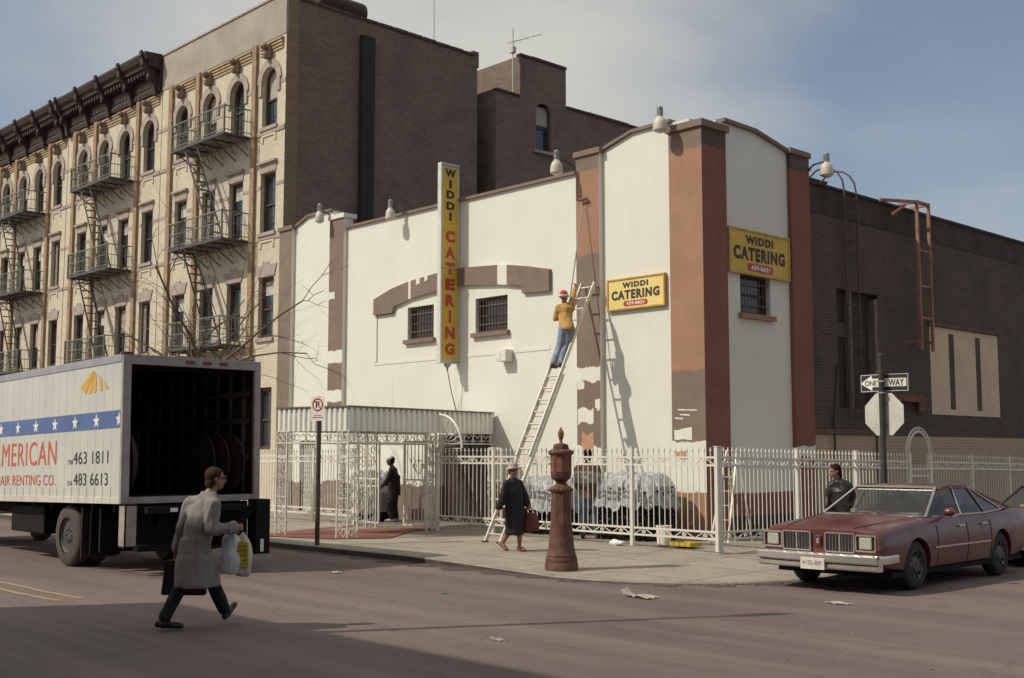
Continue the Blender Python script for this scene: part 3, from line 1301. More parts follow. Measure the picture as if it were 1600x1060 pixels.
def fire_escape(T, X):
    Y0, Y1 = 18.12, YF - .02
    x0, x1 = X + FE_X0, X + FE_X1
    zs = (11.92, 8.56, 5.22)
    ends = (8.58, 5.24, 2.6)
    for z, zb in zip(zs, ends):
        bm = bmesh.new()
        y = Y0 + .02
        while y < Y1:
            box(bm, x0, x1, y, y + .040, z - .025, z)
            y += .062
        box(bm, x0, x1, Y0 - .02, Y0 + .015, z - .07, z + .03)
        box(bm, x0 - .02, x0 - .001, Y0 + .016, Y1, z - .07, z - .028)
        box(bm, x1 + .001, x1 + .02, Y0 + .016, Y1, z - .07, z - .028)
        fe = obj('fire_escape', bm, IRONB, T, whole=True)
        for k in range(5):
            bm = bmesh.new()
            x = x0 + .12 + (x1 - x0 - .24) * k / 4
            bar(bm, (x, Y1 + .02, z - .62), (x, Y0 + .15, z - .06), .030)
            bar(bm, (x, Y1 + .02, z - .05), (x, Y0, z - .05), .05)
            tube(bm, [(x, Y1 - .02 - .30 * t, z - .08 - .34 * (1 - t) ** 2) for t in (0, .25, .5, .75, 1)], .014, 5)
            obj('bracket', bm, IRONB, fe, whole=True)
        bm = bmesh.new()
        H = .86
        for a, b in (((x0, Y0), (x1, Y0)), ((x0, Y0 + .04), (x0, Y1)), ((x1, Y0 + .04), (x1, Y1))):
            for zz in (z + H, z + .48, z + .10):
                bar(bm, (*a, zz), (*b, zz), .036 if zz > z + .8 else .024)
            L = (Vector(b) - Vector(a)).length
            nn = int(L / .12)
            for k in range(nn + 1):
                px = a[0] + (b[0] - a[0]) * k / nn
                py = a[1] + (b[1] - a[1]) * k / nn
                bar(bm, (px, py, z), (px, py, z + H), .011)
        for c in ((x0, Y0), (x1, Y0)):
            bar(bm, (*c, z - .05), (*c, z + H + .04), .04)
        for k in range(3):                                    # scroll work
            px = x0 + (x1 - x0) * (.2 + .3 * k)
            tube(bm, [(px + .1 * math.cos(q * .7), Y0 - .02, z + .3 + .1 * math.sin(q * .7)) for q in range(9)], .009, 5)
        obj('railing', bm, GREENIRON, fe, whole=True)
        bm = bmesh.new()
        xa, xb = x0 + .75, x0 + 2.65
        if zb < 3:
            xb = xa
        for y in (18.2, 18.66):
            bar(bm, (xa, y, z), (xb, y, zb), .05, .03)
            bar(bm, (xa + .55, y, z + .28 if zb > 3 else z), (xb + .5, y, zb + .85), .022)
        n = 11
        for k in range(1, n):
            t = k / n
            x, zt = xa + (xb - xa) * t, z + (zb - z) * t
            box(bm, x - .09, x + .09, 18.225, 18.635, zt - .015, zt + .01)
        obj('stair', bm, IRONB if zb < 8 else GREENIRON, fe, whole=True)


def tenement(X, label, cornice, deep, grp):
    T = thing('tenement', label, 'apartment building', (X - 4.08, YF, 0), grp)
    XL = X - 8.15
    r = random.Random(int(-X * 10))
    ops = []
    for z, k in ROWS:
        for c in WC:
            ops.append((X + c - WW / 2, X + c + WW / 2, z, z + AH, k == 'A'))
    bm = bmesh.new()
    wall_faces(bm, front(YF), XL, X, 0, 14.84, ops, .3)
    obj('front_wall', bm, CREAM, T)
    bm = bmesh.new()
    q = brick_mat('shaded_quoin_brick', (.24, .165, .10), (.30, .21, .13), (.22, .155, .10), .24, .08, dirt=.3, dirtcol=(.14, .09, .06)) if 'shaded_quoin_brick' not in MATS else MATS['shaded_quoin_brick']  # front brick returning round the corner, colour darkened for its shaded side
    top = 16.02 if not cornice else 15.4
    wall_faces(bm, flank(X - .002), YF + .45, 27.0, 0, top, [], .1)
    wall_faces(bm, flank(XL + .002), YF + .45, 27.0, 0, top, [], .1)
    wall_faces(bm, lambda u, z, d: V(u, 27.0, z), XL, X, 0, top, [], .1)
    obj('side_wall', bm, SIDEB, T)
    bm = bmesh.new()
    for xx in (X - .002, XL + .002):
        wall_faces(bm, flank(xx), YF, YF + .45, 0, 14.84, [], .1)
    obj('quoin', bm, q, T)
    bm = bmesh.new()
    box(bm, XL + .01, X - .01, YF + .4, 26.9, 14.3, 14.6)
    obj('roof', bm, TAR, T)
    # pilaster strips with corbels at their feet
    for a, b in PIL:
        bm = bmesh.new()
        box(bm, X + a, X + b, YF - .10, YF + .02, 4.85, 14.83)
        pl = obj('pilaster', bm, OCHRE, T)
        bm = bmesh.new()
        for dz, e in ((0, .10), (-.13, .06), (-.26, .0)):
            box(bm, X + a - e, X + b + e, YF - .14 - e, YF + .02, 4.60 + dz + .13, 4.73 + dz + .117)
        obj('corbel', bm, STONE, pl)
    bm = bmesh.new()
    for a, b in ((-1.60, -.02), (-5.28, -1.88), (-7.22, -5.58), (-8.13, -7.52)):
        a, b = a + .12, b - .12
        if b - a < .6:
            continue
        for k in range(4):
            box(bm, X + a + .05 * (3 - k) * 0, X + b, YF - .09 + .018 * k, YF + .01, 14.70 - .10 * k, 14.755 - .10 * k)
    obj('ledge_moulding', bm, TRIM, T)
    bm = bmesh.new()
    for z0, z1, dd in ((11.80, 11.94, .035), (13.3, 13.42, .018), (8.43, 8.55, .03), (10.08, 10.2, .012)):
        segs = [-8.15, *[e for p in reversed(PIL) for e in p], 0]
        holes = sorted((o[0] - X, o[1] - X) for o in ops if o[2] < z1 and o[3] > z0)
        for a, b in zip(segs[::2], segs[1::2]):
            cur = a
            for h0, h1 in holes:
                if a <= h0 and h1 <= b:
                    box(bm, X + cur, X + h0 - .003, YF - dd, YF + .01, z0, z1)
                    cur = h1 + .003
            box(bm, X + cur, X + b, YF - dd, YF + .01, z0, z1)
    obj('band_course', bm, STONE, T)
    for z, kind in ROWS:
        for c in WC:
            me = WM_A if kind == 'A' else WM_R
            w = inst('window', me[0], T, (X + c, YF, z))
            inst('sash', me[1], w, (0, 0, 0))
            inst('pane', me[2], w, (0, 0, 0))
            if z > 2.5:
                inst('sill', ME_SILL, w, (0, 0, 0))
                inst({'A': 'arch_surround'}.get(kind, 'lintel'), {'A': ME_HOOD_A, 'R': ME_HOOD_R, 'F': ME_HOOD_F}[kind], w, (0, 0, 0))
            if kind == 'A':
                inst('keystone_head', ME_KEY, w, (0, 0, 0))
            pick = r.random()
            if pick < .2 and z > 2:
                inst('blind', ME_BLIND, w, (0, -.028, 0))
            elif pick < .5 and z > 2:
                inst('blind', ME_BLIND2, w, (0, -.028, 0))
            elif pick < .75 and z > 2 and kind != 'A':
                inst('curtain', ME_CURT, w, (0, -.072, 0))
            if kind in 'AR':
                inst('apron_moulding', ME_PANELMOULD, w, (0, 0, 0))
    fire_escape(T, X)
    if cornice:
        bm = bmesh.new()
        prof = [(YF + .3, 14.84), (YF - .12, 14.84), (YF - .16, 14.98), (YF - .10, 15.05), (YF - .08, 15.62), (YF - .50, 15.72), (YF - .52, 15.86), (YF - .62, 15.92), (YF - .70, 16.10), (YF - .70, 16.18), (YF + .3, 16.22)]
        x0, x1 = XL + .0, X - (.0 if not deep else .0)
        a = [bm.verts.new((x0, y, z)) for y, z in prof]
        b = [bm.verts.new((x1, y, z)) for y, z in prof]
        bm.faces.new(a)
        bm.faces.new(b[::-1])
        for i in range(len(prof)):
            j = (i + 1) % len(prof)
            bm.faces.new((a[i], b[i], b[j], a[j]))
        cn = obj('cornice', bm, CORN, T)
        bm = bmesh.new()
        for k in range(5):                                    # big scroll brackets
            x = x0 + .10 + (x1 - x0 - .47) * k / 4
            prism(bm, [(YF - .06, 14.7), (YF - .20, 14.75), (YF - .26, 15.1), (YF - .48, 15.55), (YF - .70, 15.74), (YF - .735, 16.19), (YF - .06, 16.19)],
                  lambda u, v: V(x, u, v), lambda u, v: V(x + .20, u, v))
            box(bm, x + .02, x + .20, YF - .78, YF - .70, 16.02, 16.25, .02)
            ellipsoid(bm, (x + .12, YF - .42, 15.32), ((.10, 0, 0), (0, .1, 0), (0, 0, .16)))
        for k in range(33):                                   # modillions
            x = x0 + .1 + (x1 - x0 - .3) * k / 32
            if k % 8:
                box(bm, x, x + .12, YF - .44, YF - .1, 15.5, 15.64)
        obj('bracket', bm, CORN, cn)
        bm = bmesh.new()
        for k in range(4):
            xa = x0 + .5 + (x1 - x0 - .36) * k / 4
            xb = xa + (x1 - x0 - .36) / 4 - .5
            box(bm, xa, xb, YF - .13, YF - .09, 15.12, 15.42, .012)
        obj('frieze_panel', bm, M('brown_frieze', (.072, .044, .035), .8, .3, 5), cn)
    else:
        bm = bmesh.new()
        box(bm, XL, X - .003, YF - .02, YF + .06, 14.84, 16.12)
        obj('parapet', bm, PARST, T)
        bm = bmesh.new()
        box(bm, XL, X - .001, YF + .06, YF + .45, 14.84, 16.12)
        obj('parapet_backing', bm, q, T)
        bm = bmesh.new()
        box(bm, XL, X + .02, YF - .06, YF + .46, 16.12, 16.19, .01)
        obj('coping', bm, STONE, T)
    return T


T1 = tenement(-30.36, 'cream brick tenement nearest the white hall, with a plain grey parapet and greenish fire escape', False, True, 'row of cream brick tenements')
tenement(-38.55, 'cream brick tenement under a dark bracketed cornice, between its parapeted neighbour and the last one', True, True, 'row of cream brick tenements')
tenement(-46.75, 'cream brick tenement under a dark bracketed cornice, farthest along the row at the left edge', True, True, 'row of cream brick tenements')

# side-wall details of the nearest tenement
XT = -30.36
bm = bmesh.new()
y = YF + .45
random.seed(4)
while y < 26.9:
    zt = 16.02 - .05 * (y - YF) / 4
    box(bm, XT - .16, XT + .05, y, y + .58, zt, zt + .09 + .02 * random.random(), .01)
    y += .62
obj('coping', bm, M('tile_coping', (.10, .062, .048), .85, .3, 4), T1)
bm = bmesh.new()
box(bm, XT + .002, XT + .20, 21.85, 22.35, 0, 15.42)
obj('flue', bm, M('black_flue', (.030, .026, .026), .85, .3, 2, .01, 30), T1)
bm = bmesh.new()
lathe(bm, [(.34, 0), (.42, .05), (.42, 1.9), (.34, 1.95)], 16, (XT - .6, 20.4, 16.36), 'Y')
obj('roof_duct', bm, M('rusty_duct', (.05, .03, .027), .8, .4, 3), T1, 50)
bm = bmesh.new()
box(bm, XT - .5, XT + .03, 26.75, 27.06, 15.55, 16.12, .015)
obj('parapet_stub', bm, SIDEB, T1)
bm = bmesh.new()
tube(bm, [(XT - .25, 25.2, 15.6), (XT - .25, 25.2, 19.2)], [.02, .01], 6)
single('roof_mast', bm, STEEL, 'thin upright mast on the brown side roof of the tenement', 'antenna')

# rear brick block behind the tenement
REAR = thing('rear_block', 'dark brick rear building with one arched window and a stepped roofline above the hall roof', 'building', (-32, 29, 0))
bm = bmesh.new()
RW = (29.93, 30.74, 13.1, 14.93, True)
RW2 = (33.0, 33.8, 13.2, 14.3, False)
wall_faces(bm, flank(XT), 27.9, 29.12, 0, 14.93, [], .25)
wall_faces(bm, flank(XT), 29.12, 31.56, 0, 16.5, [RW], .25)
wall_faces(bm, flank(XT), 31.56, 50, 0, 15.0, [], .25)
wall_faces(bm, lambda u, z, d: V(u, 29.12, z), -36, XT, 14.9, 16.5, [], .2)
wall_faces(bm, lambda u, z, d: V(u, 31.56, z), -36, XT, 14.9, 16.5, [], .2)
obj('wall', bm, SIDEB, REAR)
bm = bmesh.new()
wall_faces(bm, lambda u, z, d: V(u, 27.9, z), -38, XT, 0, 15.0, [], .2)
obj('pale_end_wall', bm, M('grey_render', (.19, .155, .13), .95, .25, 1.5, .01, 30), REAR)
bm = bmesh.new()
box(bm, -36, XT - .01, 29.2, 31.5, 16.1, 16.3)
box(bm, -38, XT - .01, 27.95, 29.1, 14.6, 14.8)
box(bm, -36, XT - .01, 31.6, 50, 14.6, 14.8)
obj('roof', bm, TAR, REAR)
bm = bmesh.new()
for a, b, z in ((27.9, 29.1, 14.93), (29.1, 31.58, 16.5), (31.58, 50, 15.0)):
    y = a
    while y < b - .05:
        e = min(y + .6, b)
        box(bm, XT - .2, XT + .06, y, e - .02, z, z + .08 + .03 * random.random(), .008)
        y += .6
obj('coping', bm, MATS['tile_coping'], REAR)
w = inst('window', WM_A[0], REAR, (XT, 30.335, 13.1), (0, 0, R(90)))
inst('sash', WM_A[1], w, (0, 0, 0))
inst('pane', WM_A[2], w, (0, 0, 0))
bm = bmesh.new()
box(bm, -.36, .36, .17, .178, 1.0, 1.72)
o = obj('blind', bm, BLIND, None)
o.parent = w
bm = bmesh.new()
box(bm, -.52, .52, -.09, .2, -.12, -.003)
o = obj('sill', bm, STONE, None)
o.parent = w
# aerial on a mast
bm = bmesh.new()
x, y = XT - .1, 28.85
tube(bm, [(x, y, 14.9), (x, y, 17.5)], [.03, .022], 8)
tube(bm, [(x - .2, y - .1, 16.95), (x + .75, y + .7, 17.25)], .016, 6)
box(bm, x - .09, x + .09, y - .09, y + .09, 16.55, 16.8, .02)
for k in range(5):
    t = k / 4
    tube(bm, [(x + .75 * t - .12, y + .7 * t + .12, 16.95 + .3 * t), (x + .75 * t + .12, y + .7 * t - .12, 16.95 + .3 * t)], .007, 5)
single('tv_aerial', bm, M('pale_aerial', (.5, .49, .45), .5, .1), 'pale television aerial on a mast standing on the rear brick roof', 'antenna')

# ================================================================== white iron fences
FY, FX = 16.88, -12.59


jr = random.Random(77)


def fence_run(name, label, p0, p1, posts, tops=True, infill=True, z0f=None):
    """p0 -> p1 on plan; posts = list of distances along the run; height follows the pavement"""
    p0, p1 = Vector((*p0, 0)), Vector((*p1, 0))
    d = (p1 - p0)
    L = d.length
    d.normalize()

    def G(s):
        q = p0 + d * s
        return .12 + slope_z(q.y)

    def at(s, z):
        q = p0 + d * s
        return V(q.x, q.y, G(s) + z)
    T = thing(name, label, 'fence', at(0, 0), 'white iron fences round the hall')
    for s in posts:
        bm = bmesh.new()
        q = at(s, 0)
        box(bm, q.x - .035, q.x + .035, q.y - .035, q.y + .035, q.z, q.z + 1.83, .004)
        box(bm, q.x - .042, q.x + .042, q.y - .042, q.y + .042, q.z + 1.83, q.z + 1.85, .004)
        obj('post', bm, IRONW, T)
    for a, b in zip(posts, posts[1:]):
        bm = bmesh.new()
        for z in (1.65, 1.51, .34, .215):
            bar(bm, at(a + .036, z), at(b - .036, z), .034, .036)
        obj('rail', bm, IRONW, T)
        bm = bmesh.new()
        n = max(2, round((b - a) / .128))
        for k in range(1, n):
            s = a + (b - a) * k / n
            bar(bm, at(s + jr.uniform(-.006, .006), .345), at(s + jr.uniform(-.008, .008), 1.74), .0135)
            lathe(bm, [(.006, 1.74), (.022, 1.77), (.004, 1.84)], 5, at(s, 0))
        obj('pickets', bm, IRONW, T)
        bm = bmesh.new()
        for z0, z1 in ((1.53, 1.63), (.235, .32)):
            m = max(1, round((b - a) / .5))
            for k in range(m):
                u0, u1 = a + .04 + (b - a - .08) * k / m, a + .04 + (b - a - .08) * (k + 1) / m
                um = (u0 + u1) / 2
                bar(bm, at(u0 + .03, z0), at(u0 + (um - u0) * .8, z1), .014)
                bar(bm, at(u1 - .03, z0), at(u1 - (um - u0) * .8, z1), .014)
                zc = (z0 + z1) / 2
                for dx, dz in ((0, .02), (-.03, -.005), (.03, -.005)):
                    q = at(um + dx, zc + dz)
                    ellipsoid(bm, q, ((.02, 0, 0), (0, .012, 0), (0, 0, .026)), 6, 4)
                bar(bm, at(um - .045, zc - .025), at(um + .045, zc - .025), .012)
        obj('scroll_band', bm, IRONW, T)
    return T, at


FR, at = fence_run('iron_fence', 'white spear topped iron fence between the entrance gate and the street corner', (-20.27, FY), (FX, FY), [0, 1.85, 3.7, 5.71, 7.68])
bm = bmesh.new()
c = V(-20.2, FY, 1.95)
arc = [(c.x + .68 * math.sin(k * math.pi / 28) * 1, FY, c.z + .68 * math.cos(k * math.pi / 28)) for k in range(15)]
tube(bm, [(c.x + .75 * math.sin(k * math.pi / 28), FY, c.z + .75 * math.cos(k * math.pi / 28)) for k in range(15)], .028, 6)
for k in range(9):
    a = math.pi / 2 * k / 8
    bar(bm, (c.x + .08 * math.sin(a), FY, c.z + .08 * math.cos(a)), (c.x + .73 * math.sin(a), FY, c.z + .73 * math.cos(a)), .014)
lathe(bm, [(.08, -.01), (.08, .01)], 12, c, 'Y')
tube(bm, [(c.x, FY, c.z - .05), (c.x, FY, c.z + .8)], .016, 6)
obj('sunburst', bm, IRONW, FR)
fence_run('iron_fence', 'white spear topped iron fence behind the no parking sign, left of the entrance canopy', (-28.6, FY), (-23.4, FY), [0, 1.7, 3.42, 5.18])
SF, at2 = fence_run('iron_fence', 'white spear topped iron fence running back along the side street behind the maroon car', (FX, FY + .08), (FX, 30.4), [0, 2.45, 4.6, 6.8])
fence_run('iron_fence', 'farthest white iron fence on the side street, beyond the arched gateway', (FX, 24.69), (FX, 36), [0, 2.0, 4.0, 6.6, 9.2, 11.3])
# little arched gateway in the side fence
GT = thing('arched_gateway', 'slim grey white metal gateway with a round arch standing in the side street fence', 'gate', (FX, 24.2, slope_z(24.2) + .1))
bm = bmesh.new()
for y in (23.74, 24.66):
    box(bm, FX - .04, FX + .04, y - .04, y + .04, slope_z(y) + .1, 1.83)
pts = [(FX, 24.2 + .46 * math.cos(math.pi * k / 14), 1.83 + .48 * math.sin(math.pi * k / 14)) for k in range(15)]
tube(bm, pts, .02, 6)
pts2 = [(FX, 24.2 + .58 * math.cos(math.pi * k / 14), 1.83 + .58 * math.sin(math.pi * k / 14)) for k in range(15)]
tube(bm, pts2, .012, 6)
obj('frame', bm, IRONW, GT)
bm = bmesh.new()
for k in range(1, 14):
    a = math.pi * k / 14
    tube(bm, [(FX, 24.2 + .53 * math.cos(a) + .05 * math.cos(q), 1.83 + .53 * math.sin(a) + .05 * math.sin(q)) for q in [i * 1.05 for i in range(7)]], .009, 5)
for k in range(1, 7):
    y = 23.74 + .92 * k / 7
    bar(bm, (FX, y, slope_z(y) + .2), (FX, y, 1.6), .016)
for z in (.3, 1.45, 1.6):
    bar(bm, (FX, 23.78, z - .1), (FX, 24.62, z - .1), .035)
obj('scrollwork', bm, IRONW, GT)


def gate_leaf(label, hx, hy, ang, w):
    T = thing('gate_leaf', label, 'gate', (hx, hy, .12), 'entrance gate leaves', ang, local=True)
    bm = bmesh.new()
    for x in (.02, w - .02):
        box(bm, x - .02, x + .02, -.02, .02, .08, 2.0)
    for z in (.1, .95, 1.12, 1.98):
        box(bm, .04, w - .04, -.018, .018, z - .018, z + .018)
    obj('frame', bm, IRONW, T)
    bm = bmesh.new()
    n = 8
    for k in range(1, n):
        x = w * k / n
        box(bm, x - .008, x + .008, -.008, .008, .12, .93)
        box(bm, x - .008, x + .008, -.008, .008, 1.14, 1.96)
        if k % 2 == 0:
            for z in (.5, 1.55):
                ellipsoid(bm, (x, 0, z), ((.03, 0, 0), (0, .02, 0), (0, 0, .07)), 6, 5)
    obj('bars', bm, IRONW, T)
    bm = bmesh.new()
    for z0 in (.62, 1.25):
        for s in (-1, 1):
            pts = [(w / 2 + s * (.04 + .11 * (1 - math.cos(q * .5)) / 2), 0, z0 + .035 * q * .9) for q in range(11)]
            tube(bm, pts, .011, 5)
            tube(bm, [(w / 2 + s * (.13 + .06 * math.cos(q * .8)), 0, z0 + .18 + .06 * math.sin(q * .8)) for q in range(9)], .010, 5)
    for k in range(4):
        x = .12 + (w - .24) * k / 3
        tube(bm, [(x + .055 * math.cos(q * .8), 0, 1.035 + .055 * math.sin(q * .8)) for q in range(9)], .010, 5)
    obj('scrollwork', bm, IRONW, T)
    return T


gate_leaf('white ornamental gate leaf left of the man in the white cap', -23.35, FY, R(-7), 1.12)
gate_leaf('white ornamental gate leaf right of the man in the white cap', -20.36, FY - .05, R(184), .98)

# ================================================================== entrance canopy
A_, B_ = Vector((-20.77, 19.05, 0)), Vector((-19.72, 14.05, 0))
dS = (B_ - A_).normalized()                                   # from the wall outwards
dL = Vector((-2.02, -.42, 0))                                 # along the front, to its left end
CZ0, CZ1 = 2.30, 2.79
CAN = thing('entrance_canopy', 'white ribbed metal canopy on lattice posts over the entrance path', 'canopy', (-21.2, 16.5, .12))
bm = bmesh.new()


def ribbed(bm, a, b, z0, z1, n, amp=.034, out=None):
    L = (b - a)
    nrm = Vector((L.y, -L.x, 0)).normalized()
    fa = []
    for k in range(n * 6 + 1):
        t = k / (n * 6)
        o = nrm * (amp if k % 6 in (0, 1) else 0 if k % 6 in (2, 5) else -.008)
        p = a + L * t + o
        fa.append((bm.verts.new((p.x, p.y, z0)), bm.verts.new((p.x, p.y, z1)), bm.verts.new((p.x - nrm.x * .01, p.y - nrm.y * .01, z0)), bm.verts.new((p.x - nrm.x * .01, p.y - nrm.y * .01, z1))))
    for p, q in zip(fa, fa[1:]):
        bm.faces.new((p[0], q[0], q[1], p[1]))
        bm.faces.new((p[2], p[3], q[3], q[2]))
        bm.faces.new((p[0], p[2], q[2], q[0]))


ribbed(bm, A_, B_, CZ0, CZ1, 28)
ribbed(bm, B_, B_ + dL, CZ0, CZ1, 14)
ribbed(bm, B_ + dL, A_ + dL, CZ0, CZ1, 28)
obj('valance', bm, M('ribbed_white_metal', (.80, .79, .72), .5, .06, 3, streak=.10), CAN)
bm = bmesh.new()
P4_ = [A_ - dS * 0, B_, B_ + dL, A_ + dL]
prism(bm, [(p.x, p.y) for p in P4_], lambda u, v: V(u, v, CZ1 - .06), lambda u, v: V(u, v, CZ1 - .02))
obj('deck', bm, M('canopy_underside', (.42, .40, .36), .7, .15, 2), CAN)
bm = bmesh.new()
for a, b in ((A_, B_), (B_, B_ + dL), (B_ + dL, A_ + dL)):
    bar(bm, a + V(0, 0, CZ1 + .015) + (b - a).normalized() * .036, b + V(0, 0, CZ1 + .015) + (b - a).normalized() * .034, .07, .035)
obj('edge_trim', bm, M('brown_edge_trim', (.16, .12, .09), .7, .3, 6), CAN)


def lattice(bm, a, b, z0, z1, first=True):
    """flat wrought panel between two uprights"""
    d = b - a
    n = max(2, int((z1 - z0) / .26))
    for q in ((a, b) if first else (b,)):
        bar(bm, V(q.x, q.y, z0), V(q.x, q.y, z1), .028)
    for k in range(n + 1):
        z = z0 + (z1 - z0) * k / n
        if k in (0, n) or k % 3 == 0:
            bar(bm, a + V(0, 0, z), b + V(0, 0, z), .02)
    for k in range(n):
        zc = z0 + (z1 - z0) * (k + .5) / n
        h = (z1 - z0) / n
        for s in (-1, 1):
            c = a + d * (.5 + s * .17)
            rr = d.length * .2
            pts = [c + d.normalized() * rr * math.cos(q * .75) * (1 - q * .05) * s + V(0, 0, zc + s * h * .1 + h * .36 * math.sin(q * .75) * (1 - q * .05)) for q in range(10)]
            tube(bm, pts, .009, 5)


def lpost(c, d1, d2, z0, w=.30, label=None):
    bm = bmesh.new()
    lattice(bm, c, c + d1.normalized() * w, z0, CZ0)
    lattice(bm, c, c + d2.normalized() * w, z0, CZ0, False)
    return obj('lattice_post', bm, IRONW, CAN)


zb = .112
lpost(B_, dL, -dS, zb)
lpost(B_ + dL, -dL, -dS, zb)
rr_ = A_ + dS * 2.25
lpost(rr_, dL, dS, zb)
lpost(rr_ + dL, -dL, dS, zb)
bm = bmesh.new()
for a, b, arched in ((A_, B_, False), (B_, B_ + dL, True), (B_ + dL, A_ + dL, False)):
    bar(bm, a + V(0, 0, CZ0 - .24), b + V(0, 0, CZ0 - .24), .03)
    L = (b - a).length
    n = int(L / .34)
    for k in range(n):
        c = a + (b - a) * ((k + .5) / n)
        dd = (b - a).normalized()
        for s in (-1, 1):
            pts = [c + dd * s * (.08 + .07 * math.cos(q * .7)) + V(0, 0, CZ0 - .12 + .07 * math.sin(q * .7)) for q in range(9)]
            tube(bm, pts, .009, 5)
        bar(bm, c + V(0, 0, CZ0 - .23), c + V(0, 0, CZ0), .014)
obj('scroll_frieze', bm, IRONW, CAN)

# ================================================================== signs on the hall
SGY = M('sign_yellow', (.62, .40, .045), .5, .12, 2., streak=.12)
SGP = M('sign_pale_yellow', (.78, .62, .22), .5, .06, 2., streak=.06)
SGR = M('sign_red', (.45, .05, .035), .5, .1, 4)
SGD = M('sign_dark_brown', (.045, .028, .022), .6, .1, 4)
SGW = M('sign_white', (.8, .78, .7), .5, .05, 4)
VS = thing('vertical_sign', 'tall narrow yellow projecting sign with stacked letters beside the two barred windows', 'sign', (-22.15, 18.8, 4.05))
sx0, sx1, sy0, sy1, sz0, sz1 = -22.24, -22.10, 18.46, 19.06, 4.06, 9.12
bm = bmesh.new()
box(bm, sx0, sx1, sy0, sy1, sz0, sz1, .015)
obj('case', bm, M('sign_case_grey', (.62, .61, .57), .5, .15, 3), VS)
bm = bmesh.new()
box(bm, sx1 + .001, sx1 + .008, sy0 + .05, sy1 - .05, sz0 + .10, sz1 - .10)
box(bm, sx0 - .008, sx0 - .001, sy0 + .05, sy1 - .05, sz0 + .10, sz1 - .10)
fcv = obj('face', bm, SGY, VS)
bm = bmesh.new()
for z in (sz0 + .05, sz1 - .05, 6.45):
    box(bm, sx1 + .002, sx1 + .02, sy0, sy1, z - .02, z + .02)
obj('joint_strip', bm, STEEL, VS)
lets = [('W', 8.63, SGD), ('I', 8.23, SGD), ('D', 7.84, SGD), ('D', 7.45, SGD), ('I', 7.08, SGD)]
lets += [(c, 6.59 - k * .334, SGR) for k, c in enumerate('CATERING')]
lets = [(c, z, SGD) for c, z in zip('WIDDI', (8.87, 8.59, 8.32, 8.03, 7.76))]
for k, c in enumerate('CATERING'):
    lets.append((c, 7.25 - k * .404, SGR))
for c, z, m in lets:
    big = m is SGR
    h = .30 if big else .21
    w = (.31 if big else .27) if c != 'I' else .085
    if c == 'W':
        w = .36
    text(c, VS, m, V(sx1 + .009, 18.76 - w / 2, z - h / 2), (0, 1, 0), (0, 0, 1), w, h, 'letter', .003, .06)
    text(c, VS, m, V(sx0 - .009, 18.76 + w / 2, z - h / 2), (0, -1, 0), (0, 0, 1), w, h, 'letter', .003, .06)
bm = bmesh.new()
for z in (5.2, 8.0):
    bar(bm, (-22.17, 19.05, z), (-22.17, 19.10, z), .06)
lathe(bm, [(.09, 0), (.09, -.06), (.03, -.1), (.03, -.16)], 10, (-22.17, 18.75, 4.06))
obj('bracket', bm, STEEL, VS)
bm = bmesh.new()
tube(bm, [(-22.17, 18.75, 3.92), (-22.14, 18.85, 3.4), (-22.1, 19.0, 2.85)], .012, 6)
obj('cable', bm, IRONB, VS)


def flat_sign(label, org, u, n, w, h, base, big, colW):
    org, u, n = Vector(org), Vector(u), Vector(n)
    T = thing('wall_sign', label, 'sign', org + u * w / 2, 'yellow catering signs on the corner of the hall')
    Z = V(0, 0, 1)

    def slab(bm, a, b, c, d, t0, t1):
        pts = [org + u * a + Z * c, org + u * b + Z * c, org + u * b + Z * d, org + u * a + Z * d]
        A = [bm.verts.new(p + n * t0) for p in pts]
        B = [bm.verts.new(p + n * t1) for p in pts]
        bm.faces.new(A[::-1])
        bm.faces.new(B)
        for i in range(4):
            bm.faces.new((A[i], A[(i + 1) % 4], B[(i + 1) % 4], B[i]))
    bm = bmesh.new()
    slab(bm, 0, w, 0, h, .0, .07)
    obj('panel', bm, base, T)
    bm = bmesh.new()
    e = .035
    for a, b, c, d in ((-e, w + e, h, h + e), (-e, w + e, -e, 0), (-e, 0, 0, h), (w, w + e, 0, h)):
        slab(bm, a, b, c, d, -.005, .09)
    obj('rim', bm, M('ochre_rim', (.5, .33, .08), .5, .2, 4), T)
    bm = bmesh.new()
    a, b, c, d = w * .28, w * .72, h * .055, h * .24
    r = (d - c) / 2
    poly = [(a + r - r * math.sin(math.pi * k / 8), (c + d) / 2 + r * math.cos(math.pi * k / 8)) for k in range(9)] + [(b - r + r * math.sin(math.pi * k / 8), (c + d) / 2 - r * math.cos(math.pi * k / 8)) for k in range(9)]
    prism(bm, poly, lambda x, z: org + u * x + Z * z + n * .071, lambda x, z: org + u * x + Z * z + n * .076)
    obj('number_plaque', bm, SGR, T)
    text('439-8621', T, SGW, org + u * (w * .34) + Z * (h * .09) + n * .077, u, Z, w * .32, h * .115, 'lettering', .002, .03, None, 1.12)
    text('WIDDI', T, SGD, org + u * (w * .26) + Z * (h * .70) + n * .071, u, Z, w * .47, h * .20, 'lettering', .003, .06, None, 1.22)
    text('CATERING', T, SGD, org + u * (w * .06) + Z * (h * .30) + n * .071, u, Z, w * .87, h * .33, 'lettering', .003, .055, None, 1.2)
    return T


flat_sign('small pale yellow sign with black lettering on the sunlit white front wall', (-17.03, YF - .002, 4.97), (1, 0, 0), (0, -1, 0), 1.55, .62, SGP, True, None)
flat_sign('larger deep yellow sign on the shaded side wall above the brown window', (XS + .002, 19.92, 5.66), (0, 1, 0), (1, 0, 0), 2.18, .90, SGY, True, None)

